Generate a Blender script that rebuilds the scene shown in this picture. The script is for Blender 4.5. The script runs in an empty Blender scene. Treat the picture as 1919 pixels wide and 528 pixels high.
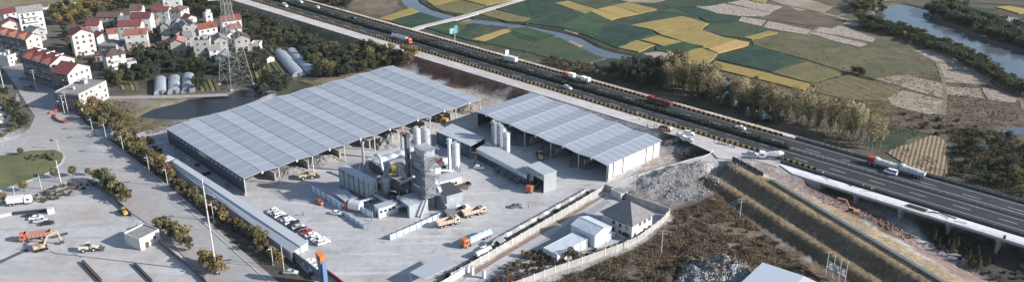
import bpy, bmesh, math, random
import numpy as np
from mathutils import Vector, Matrix, noise as mnoise
from mathutils.geometry import tessellate_polygon
R = math.radians
scene = bpy.context.scene
COL = scene.collection

# ------------------------------------------------------------ camera, sky, sun, exposure
FPX, CX, CY, CAMH = 1640.0, 959.5, 264.0, 150.0
PITCH = math.atan((264 + 450) / FPX)
cam_data = bpy.data.cameras.new('camera')
cam = bpy.data.objects.new('camera', cam_data)
COL.objects.link(cam)
cam.location = (0, 0, CAMH)
cam.rotation_euler = (math.pi / 2 - PITCH, 0, 0)
cam_data.sensor_width = 36
cam_data.lens = 36 * FPX / 1919
cam_data.clip_start = 1
cam_data.clip_end = 6000
scene.camera = cam
SUN_EL = R(24.5)
SUN_DIR = Vector((math.cos(SUN_EL) * math.cos(R(-11.7)), math.cos(SUN_EL) * math.sin(R(-11.7)), math.sin(SUN_EL)))
world = bpy.data.worlds.new('World')
scene.world = world
world.use_nodes = True
wn = world.node_tree
sky = wn.nodes.new('ShaderNodeTexSky')
sky.sky_type = 'NISHITA'
sky.sun_disc = False
sky.sun_elevation = SUN_EL
sky.sun_rotation = R(101.7)
sky.air_density = 1.0
sky.dust_density = 0.6
wn.links.new(sky.outputs[0], wn.nodes['Background'].inputs[0])
wn.nodes['Background'].inputs[1].default_value = 0.11
sun_data = bpy.data.lights.new('sun', 'SUN')
sun_data.energy = 4.8
sun_data.angle = R(0.5)
sun_data.color = (1.0, 0.955, 0.90)
sun = bpy.data.objects.new('sun', sun_data)
COL.objects.link(sun)
sun.location = (200, 0, 300)
sun.rotation_euler = SUN_DIR.to_track_quat('Z', 'Y').to_euler()
scene.view_settings.view_transform = 'Standard'
scene.view_settings.look = 'None'
scene.view_settings.exposure = 0.73
scene.view_settings.gamma = 1
scene.view_settings.use_curve_mapping = False

# ------------------------------------------------------------ pixel of the photograph -> point at a height
CP, SP = math.cos(PITCH), math.sin(PITCH)
def at(u, v, z=0.0):
    x, y = (u - CX) / FPX, -(v - CY) / FPX
    d = (x, CP + y * SP, -SP + y * CP)
    t = (z - CAMH) / d[2]
    return Vector((d[0] * t, d[1] * t, z))
def ats(pts, z=0.0):
    return [at(p[0], p[1], z) for p in pts]

# ------------------------------------------------------------ materials
_M = {}
def mat(name, c, rough=0.8, metal=0.0, c2=None, scale=1.0, amt=1.0, detail=4.0, bump=0.0, coord='Position', rnd=0.0, lo=0.35, hi=0.65,
        c3=None, scale3=0.05, spec=0.3, bands=None, streak=None, thin=0.0, layers=(), joints=None):
    """noise-mixed principled material; bands=(angle, period, colour, amount) adds parallel rows"""
    if name in _M: return _M[name]
    m = bpy.data.materials.new(name)
    m.use_nodes = True
    nt = m.node_tree
    N, L = nt.nodes, nt.links
    b = N['Principled BSDF']
    b.inputs['Roughness'].default_value = rough
    b.inputs['Metallic'].default_value = metal
    b.inputs['Specular IOR Level'].default_value = spec
    _M[name] = m
    if coord == 'Position':
        g = N.new('ShaderNodeNewGeometry').outputs['Position']
    else:
        g = N.new('ShaderNodeTexCoord').outputs['Object']
    def noise(s, d=detail):
        n = N.new('ShaderNodeTexNoise')
        n.inputs['Scale'].default_value = s
        n.inputs['Detail'].default_value = d
        n.inputs['Roughness'].default_value = 0.65
        L.new(g, n.inputs['Vector'])
        return n.outputs['Fac']
    def mix(fac, a, bb):
        x = N.new('ShaderNodeMix'); x.data_type = 'RGBA'
        if isinstance(fac, float): x.inputs[0].default_value = fac
        else: L.new(fac, x.inputs[0])
        for i, v in ((6, a), (7, bb)):
            if isinstance(v, tuple): x.inputs[i].default_value = (*v, 1)
            else: L.new(v, x.inputs[i])
        return x.outputs[2]
    def remap(s, a, bb, t0=0.0, t1=1.0):
        r = N.new('ShaderNodeMapRange')
        r.inputs[1].default_value = a; r.inputs[2].default_value = bb
        r.inputs[3].default_value = t0; r.inputs[4].default_value = t1
        L.new(s, r.inputs[0]); return r.outputs[0]
    col = tuple(c)
    if c == 'attr':
        a = N.new('ShaderNodeVertexColor'); a.layer_name = 'Col'
        col = a.outputs[0]
        f = remap(noise(0.9, 6), 0.3, 0.7, 0.5, 1.5)
        f2 = remap(noise(0.12, 4), 0.3, 0.7, 0.75, 1.25)
        mm = N.new('ShaderNodeMath'); mm.operation = 'MULTIPLY'
        L.new(f, mm.inputs[0]); L.new(f2, mm.inputs[1])
        v = N.new('ShaderNodeVectorMath'); v.operation = 'SCALE'
        L.new(col, v.inputs[0]); L.new(mm.outputs[0], v.inputs['Scale'])
        col = v.outputs[0]
    if c2 is not None:
        f = remap(noise(scale), lo, hi, 0.0, amt)
        col = mix(f, col, tuple(c2))
    if c3 is not None:
        col = mix(remap(noise(scale3, 5.0), 0.42, 0.62, 0.0, 0.85), col, tuple(c3))
    for lc, ls, l0, l1, la in layers:              # patches with an outline of their own: stains, dust, repairs
        col = mix(remap(noise(ls, 6.0), l0, l1, 0.0, la), col, tuple(lc))
    if joints:
        ja, jw, jc = joints
        mp = N.new('ShaderNodeMapping'); mp.inputs['Rotation'].default_value = (0, 0, -ja); L.new(g, mp.inputs['Vector'])
        bk = N.new('ShaderNodeTexBrick'); bk.offset = 0.0; bk.inputs['Scale'].default_value = 1.0; bk.inputs['Brick Width'].default_value = jw; bk.inputs['Row Height'].default_value = jw * .8; bk.inputs['Mortar Size'].default_value = .07
        L.new(mp.outputs[0], bk.inputs['Vector']); col = mix(remap(bk.outputs['Fac'], 0, 1, 0.0, .55), col, tuple(jc))
    if streak:
        ang, sc_, ba = streak
        for k, (dark, a0, b0) in enumerate(((True, .52, .66), (False, .55, .72))):
            mp = N.new('ShaderNodeMapping'); mp.inputs['Rotation'].default_value = (0, 0, -ang - k * .25); mp.inputs['Scale'].default_value = (.09, 1, 1)
            mp.inputs['Location'].default_value = (k * 40, 0, 0)
            L.new(g, mp.inputs['Vector'])
            n = N.new('ShaderNodeTexNoise'); n.inputs['Scale'].default_value = sc_; n.inputs['Detail'].default_value = 7; n.inputs['Roughness'].default_value = .7
            L.new(mp.outputs[0], n.inputs['Vector'])
            col = mix(remap(n.outputs['Fac'], a0, b0, 0.0, ba), col, tuple(x * (.62 if dark else 1.22) for x in c))
    if bands:
        ang, per, bc, ba = bands
        mp = N.new('ShaderNodeMapping'); mp.inputs['Rotation'].default_value = (0, 0, -ang)
        L.new(g, mp.inputs['Vector'])
        w = N.new('ShaderNodeTexWave'); w.inputs['Scale'].default_value = 0.314 / per
        w.inputs['Distortion'].default_value = 1.2; w.inputs['Detail'].default_value = 3
        w.inputs['Detail Scale'].default_value = 0.6
        L.new(mp.outputs[0], w.inputs['Vector'])
        col = mix(remap(w.outputs['Fac'], 0.35, 0.75, 0.0, ba), col, tuple(bc))
    if rnd > 0:
        oi = N.new('ShaderNodeObjectInfo')
        hs = N.new('ShaderNodeHueSaturation')
        L.new(remap(oi.outputs['Random'], 0, 1, 1 - rnd, 1 + rnd), hs.inputs['Value'])
        L.new(remap(oi.outputs['Random'], 0, 1, 0.5 - rnd * 0.07, 0.5 + rnd * 0.05), hs.inputs['Hue'])
        if isinstance(col, tuple): hs.inputs['Color'].default_value = (*col, 1)
        else: L.new(col, hs.inputs['Color'])
        col = hs.outputs[0]
    if isinstance(col, tuple): b.inputs['Base Color'].default_value = (*col, 1)
    else: L.new(col, b.inputs['Base Color'])
    if thin > 0:                                   # leaves and dry blades let some light through
        tl = N.new('ShaderNodeBsdfTranslucent'); ms = N.new('ShaderNodeMixShader'); ms.inputs[0].default_value = thin
        L.new(col, tl.inputs[0])
        L.new(b.outputs[0], ms.inputs[1]); L.new(tl.outputs[0], ms.inputs[2]); L.new(ms.outputs[0], N['Material Output'].inputs['Surface'])
    if bump > 0:
        bp = N.new('ShaderNodeBump'); bp.inputs['Strength'].default_value = min(1.0, bump); bp.inputs['Distance'].default_value = bump
        L.new(noise(scale * 1.7, 6), bp.inputs['Height'])
        L.new(bp.outputs[0], b.inputs['Normal'])
    return m

# ------------------------------------------------------------ mesh builder
class MB:
    def __init__(s): s.v, s.f, s.m = [], [], []
    def add(s, vs, fs, mi=0):
        k = len(s.v)
        s.v += [tuple(p) for p in vs]
        s.f += [tuple(i + k for i in f) for f in fs]
        s.m += [mi] * len(fs)
        return s
    def box(s, c, d, mi=0, rz=0.0, taper=1.0):
        x, y, z = d[0] / 2, d[1] / 2, d[2] / 2
        ca, sa = math.cos(rz), math.sin(rz)
        vs = []
        for zz, t in ((-z, 1.0), (z, taper)):
            for px, py in ((-x, -y), (x, -y), (x, y), (-x, y)):
                px *= t; py *= t
                vs.append((c[0] + px * ca - py * sa, c[1] + px * sa + py * ca, c[2] + zz))
        return s.add(vs, [(3, 2, 1, 0), (4, 5, 6, 7), (0, 1, 5, 4), (1, 2, 6, 5), (2, 3, 7, 6), (3, 0, 4, 7)], mi)
    def bar(s, a, b, w, h=None, mi=0):
        a, b = Vector(a), Vector(b); h = h or w
        d = (b - a)
        if d.length < 1e-6: return s
        d.normalize()
        up = Vector((0, 0, 1)) if abs(d.z) < 0.95 else Vector((1, 0, 0))
        x = d.cross(up).normalized() * (w / 2); y = x.cross(d).normalized() * (h / 2)
        vs = [a - x - y, a + x - y, a + x + y, a - x + y, b - x - y, b + x - y, b + x + y, b - x + y]
        return s.add(vs, [(3, 2, 1, 0), (4, 5, 6, 7), (0, 1, 5, 4), (1, 2, 6, 5), (2, 3, 7, 6), (3, 0, 4, 7)], mi)
    def tube(s, pts, r, n=8, mi=0, cap=True):
        pts = [Vector(p) for p in pts]
        rs = r if isinstance(r, (list, tuple)) else [r] * len(pts)
        rings = []
        for i, p in enumerate(pts):
            d = (pts[min(i + 1, len(pts) - 1)] - pts[max(i - 1, 0)]).normalized()
            up = Vector((0, 0, 1)) if abs(d.z) < 0.9 else Vector((1, 0, 0))
            x = d.cross(up).normalized(); y = x.cross(d)
            rings.append([p + (x * math.cos(2 * math.pi * k / n) + y * math.sin(2 * math.pi * k / n)) * rs[i] for k in range(n)])
        vs = [q for rg in rings for q in rg]
        fs = []
        for i in range(len(pts) - 1):
            for k in range(n):
                a, b2 = i * n + k, i * n + (k + 1) % n
                fs.append((a, b2, b2 + n, a + n))
        if cap:
            fs.append(tuple(range(n))[::-1]); fs.append(tuple(range((len(pts) - 1) * n, len(pts) * n)))
        return s.add(vs, fs, mi)
    def cyl(s, c, r, h, n=16, mi=0, r2=None):
        return s.tube([c, (c[0], c[1], c[2] + h)], [r, r if r2 is None else r2], n, mi)
    def poly(s, pts, z0, z1=None, mi=0, side=None):
        """flat sheet or slab over an outline"""
        pts = [Vector((p[0], p[1], 0)) for p in pts]
        ar = sum(a.x * b.y - b.x * a.y for a, b in zip(pts, pts[1:] + pts[:1]))
        if ar < 0: pts = pts[::-1]
        tr = tessellate_polygon([pts])
        n = len(pts)
        top = z0 if z1 is None else z1
        def up(t):
            a, b2, c = (pts[i] for i in t)
            return t if (b2 - a).cross(c - a).z > 0 else t[::-1]
        s.add([(p.x, p.y, top) for p in pts], [up(t) for t in tr], mi)
        if z1 is not None:
            s.add([(p.x, p.y, z0) for p in pts] + [(p.x, p.y, z1) for p in pts],
                  [(i, (i + 1) % n, n + (i + 1) % n, n + i) for i in range(n)], mi if side is None else side)
        return s
    def strip(s, A, B, mi=0):
        n = len(A)
        return s.add(list(A) + list(B), [(i, i + 1, n + i + 1, n + i) for i in range(n - 1)], mi)
    def hull(s, rings, mi=0, caps=True):
        """loft through closed rings of equal length"""
        n = len(rings[0]); vs = [p for r in rings for p in r]; fs = []
        for i in range(len(rings) - 1):
            for k in range(n):
                a, b2 = i * n + k, i * n + (k + 1) % n
                fs.append((a, b2, b2 + n, a + n))
        if caps:
            fs.append(tuple(range(n))[::-1]); fs.append(tuple(range((len(rings) - 1) * n, len(rings) * n)))
        return s.add(vs, fs, mi)
    def mesh(s, name, mats, smooth=False):
        me = bpy.data.meshes.new(name)
        me.from_pydata(s.v, [], s.f)
        for m in (mats if isinstance(mats, (list, tuple)) else [mats]): me.materials.append(m)
        me.polygons.foreach_set('material_index', s.m)
        if smooth: me.polygons.foreach_set('use_smooth', [True] * len(s.f))
        bm = bmesh.new(); bm.from_mesh(me)
        if len(s.f) < 60000: bmesh.ops.recalc_face_normals(bm, faces=bm.faces)
        bm.to_mesh(me); bm.free()
        me.update()
        return me

def tag(o, label=None, cat=None, group=None, kind=None):
    if label: o['label'] = label
    if cat: o['category'] = cat
    if group: o['group'] = group
    if kind: o['kind'] = kind
    return o
def link(name, me, parent=None, loc=(0, 0, 0), rz=0.0):
    o = bpy.data.objects.new(name, me); COL.objects.link(o)
    o.location = loc; o.rotation_euler = (0, 0, rz)
    if parent: o.parent = parent
    return o
def thing(name, label, cat, loc=(0, 0, 0), rz=0.0, group=None):
    o = bpy.data.objects.new(name, None); COL.objects.link(o)
    o.empty_display_size = 0.5
    o.location = loc; o.rotation_euler = (0, 0, rz)
    return tag(o, label, cat, group)
def part(name, mb, mats, parent, loc=(0, 0, 0), rz=0.0, smooth=False):
    return link(name, mb.mesh(name, mats, smooth) if isinstance(mb, MB) else mb, parent, loc, rz)
def solo(name, mb, mats, label, cat, loc=(0, 0, 0), rz=0.0, group=None, smooth=False):
    return tag(link(name, mb.mesh(name, mats, smooth) if isinstance(mb, MB) else mb, None, loc, rz), label, cat, group)
def struct(name, mb, mats, smooth=False):
    return tag(link(name, mb.mesh(name, mats, smooth)), kind='structure')
KIDS = {}
def dup(root, loc, rz, label=None, group=None, scale=None):
    def cp(o, parent):
        c = o.copy(); COL.objects.link(c)
        if parent: c.parent = parent
        ks = KIDS.get(o.name)
        if ks is None: ks = KIDS[o.name] = list(o.children)
        for ch in ks: cp(ch, c)
        return c
    r = cp(root, None)
    r.location = loc; r.rotation_euler = (0, 0, rz)
    if label: r['label'] = label
    if group: r['group'] = group
    if scale: r.scale = scale if isinstance(scale, tuple) else (scale,) * 3
    return r

# ------------------------------------------------------------ frame of the motorway
HO = Vector((10.9, 416.3, 0)); HA = R(-41.8)
HE = Vector((math.cos(HA), math.sin(HA), 0)); HN = Vector((-math.sin(HA), math.cos(HA), 0))
def hw(s, n, z=5.0):
    p = HO + HE * s + HN * n
    return Vector((p.x, p.y, z))
def to_sn(p):
    d = Vector((p[0], p[1], 0)) - HO
    return d.dot(HE), d.dot(HN)
HZ = 5.0
S_ABUT = 158.0

# ------------------------------------------------------------ terrain heights
def sstep(x, a, b):
    t = np.clip((x - a) / (b - a), 0, 1); return t * t * (3 - 2 * t)
def seg_dist(X, Y, a, b):
    dx, dy = b[0] - a[0], b[1] - a[1]
    L2 = dx * dx + dy * dy + 1e-9
    t = np.clip(((X - a[0]) * dx + (Y - a[1]) * dy) / L2, 0, 1)
    return np.hypot(X - a[0] - t * dx, Y - a[1] - t * dy), t
def poly_sdf(X, Y, pts):
    D = np.full(X.shape, 1e9); ins = np.zeros(X.shape, bool)
    n = len(pts)
    for i in range(n):
        a, b = pts[i], pts[(i + 1) % n]
        d, _ = seg_dist(X, Y, a, b)
        D = np.minimum(D, d)
        c = (a[1] > Y) != (b[1] > Y)
        with np.errstate(divide='ignore', invalid='ignore'):
            xi = (b[0] - a[0]) * (Y - a[1]) / (b[1] - a[1] + 1e-12) + a[0]
        ins ^= c & (X < xi)
    return np.where(ins, -D, D)
def line_dist(X, Y, pts):
    """distance to a 3d polyline and the height on it"""
    D = np.full(X.shape, 1e9); Z = np.zeros(X.shape)
    for a, b in zip(pts, pts[1:]):
        d, t = seg_dist(X, Y, a, b)
        k = d < D
        D = np.where(k, d, D); Z = np.where(k, a[2] + t * (b[2] - a[2]), Z)
    return D, Z
LOW = -2.0
RAMP = [at(1100, 372, 0), at(1150, 352, 0.0), at(1190, 338, 0.9), at(1250, 319, 2.4), at(1310, 303, 4.0), at(1360, 290, 4.9), at(1400, 284, 4.92)]
PAD = [at(1395, 290, 4.9), at(1430, 306, 4.9), at(1462, 322, 4.7)]
HAUL = [at(1425, 312, 4.8), at(1480, 345, 4.0), at(1540, 378, 2.6), at(1620, 415, 0.8), at(1700, 452, -1.0), at(1800, 505, -1.8), at(1900, 550, -1.9)]
BC0, BC1 = at(1450, 340, 6), at(1770, 528, 6)
BD = (BC1 - BC0); BD.z = 0; BD.normalize()
BNN = Vector((BD.y, -BD.x, 0))          # towards the scrub field
POND = ats([(264, 217), (285, 206), (310, 199), (335, 194), (352, 187), (385, 184), (425, 181), (445, 170), (480, 165), (500, 176), (470, 190), (440, 200), (400, 212), (350, 222), (300, 221)], -0.5)
RIVER_C = [(742, -60), (764, -8), (772, 8), (795, 22), (840, 34), (880, 41), (935, 45), (980, 53), (1040, 65), (1075, 75), (1105, 92), (1140, 103), (1185, 112), (1235, 122), (1300, 137), (1345, 152), (1372, 172), (1395, 196), (1430, 224)]
RIVER = [at(u, v, LOW - 0.7) for u, v in RIVER_C]
BIG = ats([(1640, 31), (1650, 17), (1690, 9), (1735, 19), (1748, 36), (1790, 55), (1850, 80), (1919, 102), (2010, 128), (2080, 190), (1960, 182), (1919, 156), (1880, 136), (1830, 106), (1770, 76), (1720, 56), (1660, 42)], LOW - 0.7)
INLET = ats([(1872, 246), (1900, 236), (1919, 238), (1960, 240), (1960, 250), (1915, 250), (1895, 252)], LOW - 0.6)
HEAPS = []   # centre, radius, height, stretch, angle
def heap(u, v, r, h, st=1.0, ang=0.0):
    p = at(u, v, 0); HEAPS.append((p.x, p.y, r, h, st, ang))
heap(1235, 345, 8, 1.8, 2.2, R(40)); heap(1290, 338, 7, 1.8, 1.8, R(30)); heap(1215, 360, 6, 1.5, 1.5, R(30)); heap(1270, 362, 6, 1.6, 1.6, R(20))
heap(1325, 520, 11, 4.2, 1.5, R(10)); heap(1360, 512, 7, 3.0, 1.4, R(-20))
heap(1225, 292, 7, 2.6, 1.8, R(42))
heap(1628, 428, 5, 2.2, 2.0, R(-60)); heap(1655, 440, 4, 1.8, 1.8, R(-50)); heap(1600, 412, 4, 1.4, 1.5, R(-50)); heap(1690, 452, 4.5, 1.6, 1.8, R(-50))
def vnoise(X, Y, s, seed=0):
    """smooth value noise"""
    rs = np.random.RandomState(seed); G = rs.rand(256, 256)
    x, y = X / s + 100, Y / s + 100
    xi, yi = np.floor(x).astype(int), np.floor(y).astype(int)
    fx, fy = x - xi, y - yi
    fx, fy = fx * fx * (3 - 2 * fx), fy * fy * (3 - 2 * fy)
    g = lambda a, b: G[a % 256, b % 256]
    return (g(xi, yi) * (1 - fx) + g(xi + 1, yi) * fx) * (1 - fy) + (g(xi, yi + 1) * (1 - fx) + g(xi + 1, yi + 1) * fx) * fy - 0.5
def terrain_h(X, Y):
    X = np.asarray(X, float); Y = np.asarray(Y, float)
    dx, dy = X - HO.x, Y - HO.y
    S = dx * HE.x + dy * HE.y; Nn = dx * HN.x + dy * HN.y
    rough = vnoise(X, Y, 7, 1) * 0.35 + vnoise(X, Y, 2.6, 2) * 0.2
    near = np.full(X.shape, -0.06)
    # valley under the viaduct
    v = sstep(S, 135, 165) * sstep(Nn, -75, -45)
    near = near + v * (LOW + 0.06) + rough * v
    h = np.where(Nn > 0, LOW + rough * 0.3, near)
    # scrub field roughness
    sc = poly_sdf(X, Y, SCRUB_W)
    h = h + np.where(sc < 0, (vnoise(X, Y, 9, 3) * 1.4 + vnoise(X, Y, 3, 4) * 0.9 + 0.2) * np.clip(-sc / 4, 0, 1), 0)
    # motorway embankment
    emb = HZ - 0.12 - np.maximum(0, np.maximum(Nn - 15.0, -19.8 - Nn)) / 1.5
    emb = emb - np.maximum(0, S - S_ABUT) * 1.6 - np.maximum(0, S - 141) * np.clip((-11.5 - Nn) / 1.5, 0, 1) * 1.4
    h = np.maximum(h, emb)
    # embankment with two benches beside the scrub field
    a = (X - BC0.x) * BD.x + (Y - BC0.y) * BD.y
    q = (X - BC0.x) * BNN.x + (Y - BC0.y) * BNN.y
    prof = np.interp(q, [-45, -26, -14, -9, -0.8, 0.8, 5.6, 9.8, 14.2, 18], [-2.2, -1.0, 2.6, 4.6, 5.9, 5.9, 5.6, 2.3, 2.2, -0.4])
    fade = np.clip((a + 24) / 3.0, 0, 1)
    prof = np.where(fade < 1, prof * fade - 3 * (1 - fade), prof)
    h = np.maximum(h, prof + vnoise(X, Y, 2.6, 5) * 0.1)
    # ramp, pad and haul track
    for pts, wd, sl in ((RAMP, 4.4, 1.3), (PAD, 9.0, 1.4), (HAUL, 3.2, 1.8)):
        D, Z = line_dist(X, Y, pts)
        w = np.clip((D - wd) / 2.0, 0, 1)
        t = Z - 0.06 - np.maximum(0, D - wd) / sl
        h = np.maximum(h, t)
        h = np.where(D < wd, np.where(pts is HAUL, Z - 0.06, np.maximum(Z - 0.06, np.minimum(h, Z + 0.0))), h)
    for cx, cy, r, hh, st, ang in HEAPS:
        ca, sa = math.cos(ang), math.sin(ang)
        lx, ly = (X - cx) * ca + (Y - cy) * sa, -(X - cx) * sa + (Y - cy) * ca
        d = np.hypot(lx / st, ly) / r + vnoise(X, Y, 3.0, 11) * 0.35 + vnoise(X, Y, 1.5, 12) * 0.3
        h = h + hh * np.clip(1 - d, 0, 1)
    # water beds
    h = h - 1.6 * (1 - sstep(poly_sdf(X, Y, POND), -1.5, 2.5))
    rd, _ = line_dist(X, Y, RIVER)
    h = h - 1.7 * (1 - sstep(rd, 3.5, 7.0)) * (Nn > 16)
    h = h - 2.2 * (1 - sstep(poly_sdf(X, Y, BIG), -2, 4))
    h = h - 1.4 * (1 - sstep(poly_sdf(X, Y, INLET), -1.5, 2.0))
    return h
SCRUB_PX = [(1262, 412), (1200, 462), (1010, 540), (1010, 640), (1800, 640), (1600, 535), (1440, 425), (1330, 340), (1290, 372), (1225, 372), (1190, 362), (1160, 350)]
SCRUB_W = ats(SCRUB_PX, 0)
def gz(x, y):
    return float(terrain_h(np.array([x]), np.array([y]))[0])
def on_ground(u, v, z=0.0, it=3):
    for _ in range(it):
        p = at(u, v, z); z = gz(p.x, p.y)
    return at(u, v, z)

def grid_axis(a, b, step, lo, hi):
    ax = list(np.arange(a, b + step * 0.5, step))
    g, st = ax[-1], step
    while g < hi: st *= 1.5; g += st; ax.append(g)
    g, st = ax[0], step
    while g > lo: st *= 1.5; g -= st; ax.insert(0, g)
    return np.array(ax)

# ground colours: (outline in the photograph, height, colour, softness)
def C(r, g, b): return (r, g, b)
DUST, DIRT, SCR, DARK, GRN, OLV, TAN, REDD = C(.36, .35, .345), C(.17, .145, .125), C(.135, .10, .07), C(.035, .04, .03), C(.06, .075, .04), C(.13, .115, .06), C(.23, .19, .13), C(.15, .095, .075)
ZONES = [
    ([(-400, -60), (700, -60), (560, 30), (560, 150), (300, 240), (-400, 240)], 0, C(.10, .09, .075), 4),
    ([(-400, -80), (420, -80), (250, 3), (60, 28), (-400, 90)], 0, C(.19, .15, .095), 4),
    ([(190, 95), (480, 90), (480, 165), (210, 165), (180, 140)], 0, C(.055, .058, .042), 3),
    ([(200, 178), (350, 178), (300, 200), (260, 216), (310, 228), (330, 235), (250, 250), (210, 215)], 0, C(.155, .13, .075), 2),
    ([(215, 180), (280, 182), (330, 190), (270, 205), (220, 205)], 0, C(.2, .175, .13), 1.5),
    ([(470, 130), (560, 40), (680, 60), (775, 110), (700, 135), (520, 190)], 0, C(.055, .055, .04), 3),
    ([(455, 60), (545, 80), (540, 110), (470, 90)], 0, C(.13, .115, .085), 2),
    ([(575, 155), (770, 108), (780, 125), (700, 140), (590, 170)], 0, C(.2, .155, .1), 1.5),
    ([(780, 105), (960, 165), (990, 185), (900, 190), (880, 170), (780, 125)], 2, C(.09, .05, .04), 1),
    ([(850, 165), (960, 180), (905, 215), (880, 195)], 0, C(.34, .29, .26), 1.5),
    ([(1225, 235), (1345, 288), (1320, 295), (1240, 262)], 3, C(.06, .052, .045), 1),
    ([(1232, 285), (1300, 285), (1325, 293), (1190, 330), (1150, 335), (1200, 310)], 1, C(.25, .22, .2), 1.5),
    ([(1280, 283), (1330, 283), (1330, 295), (1280, 296)], 2, C(.04, .04, .035), 1),
    (SCRUB_PX, 0, SCR, 3),
    ([(1040, 500), (1180, 450), (1200, 420), (1150, 460), (1000, 520)], 0, C(.12, .1, .06), 2),
    ([(1330, 318), (1400, 292), (1440, 300), (1420, 335), (1335, 350)], 3, C(.19, .16, .15), 1.5),
    ([(1195, 330), (1310, 318), (1345, 345), (1330, 375), (1270, 382), (1210, 368)], 1, C(.21, .205, .20), 2.0),
    ([(1262, 528), (1290, 498), (1340, 488), (1400, 515), (1410, 545), (1260, 545)], 1, C(.34, .355, .36), 1.0),
    ([(1430, 300), (1500, 310), (1600, 360), (1700, 430), (1919, 545), (1800, 545), (1680, 458), (1560, 395), (1480, 350)], 1, C(.19, .135, .115), 2),
    ([(1560, 375), (1640, 398), (1700, 440), (1680, 458), (1600, 422), (1550, 400)], 1, REDD, 1.5),
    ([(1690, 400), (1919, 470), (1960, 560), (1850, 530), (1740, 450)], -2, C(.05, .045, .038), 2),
]
BERM_GOLD = C(.245, .18, .105); BERM_DARK = C(.20, .15, .085)
FAR_ZONES = [
    ([(1380, -60), (2200, -60), (2200, 420), (1640, 290), (1400, 200)], C(.105, .086, .058), 5),
    ([(560, -40), (770, -40), (765, 5), (720, 38), (640, 10)], C(.13, .105, .075), 3),
    ([(655, -10), (760, -10), (765, 8), (700, 20)], C(.16, .125, .085), 2),
    ([(780, -60), (1400, -60), (1430, 75), (1330, 150), (1240, 125), (1100, 95), (930, 50), (800, 30)], C(.035, .055, .035), 2),
    ([(735, 45), (850, 36), (1060, 72), (1180, 115), (1230, 126), (1100, 135), (900, 85)], C(.045, .06, .035), 2),
    ([(830, 72), (1000, 108), (1100, 128), (1170, 145), (1080, 130), (930, 92)], C(.12, .105, .06), 2),
    ([(1170, 150), (1300, 190), (1500, 245), (1640, 285), (1640, 265), (1450, 190), (1330, 150), (1240, 130)], C(.12, .095, .07), 3),
    ([(1420, 72), (1480, 62), (1620, 95), (1700, 120), (1765, 130), (1640, 150), (1590, 140), (1510, 112), (1405, 88)], C(.105, .105, .05), 2),
    ([(1580, 30), (1640, 40), (1720, 90), (1700, 118), (1600, 85), (1640, 75)], C(.09, .085, .05), 2),
    ([(1590, 140), (1700, 165), (1665, 185), (1660, 230), (1560, 210), (1500, 190), (1510, 172)], C(.12, .095, .05), 2),
    ([(1770, 190), (1850, 192), (1905, 205), (1919, 235), (1800, 230), (1770, 210)], C(.12, .085, .062), 2),
    ([(1690, 210), (1770, 220), (1800, 245), (1720, 250), (1650, 240)], C(.115, .085, .058), 2),
    ([(1640, 225), (1745, 250), (1660, 285), (1620, 270)], C(.035, .05, .03), 2),
    ([(1780, 250), (1900, 240), (1960, 300), (1919, 375), (1790, 340)], C(.075, .07, .042), 3),
    ([(1700, -60), (2100, -60), (2100, 100), (1919, 95), (1760, 35)], C(.07, .065, .045), 3),
]
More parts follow.
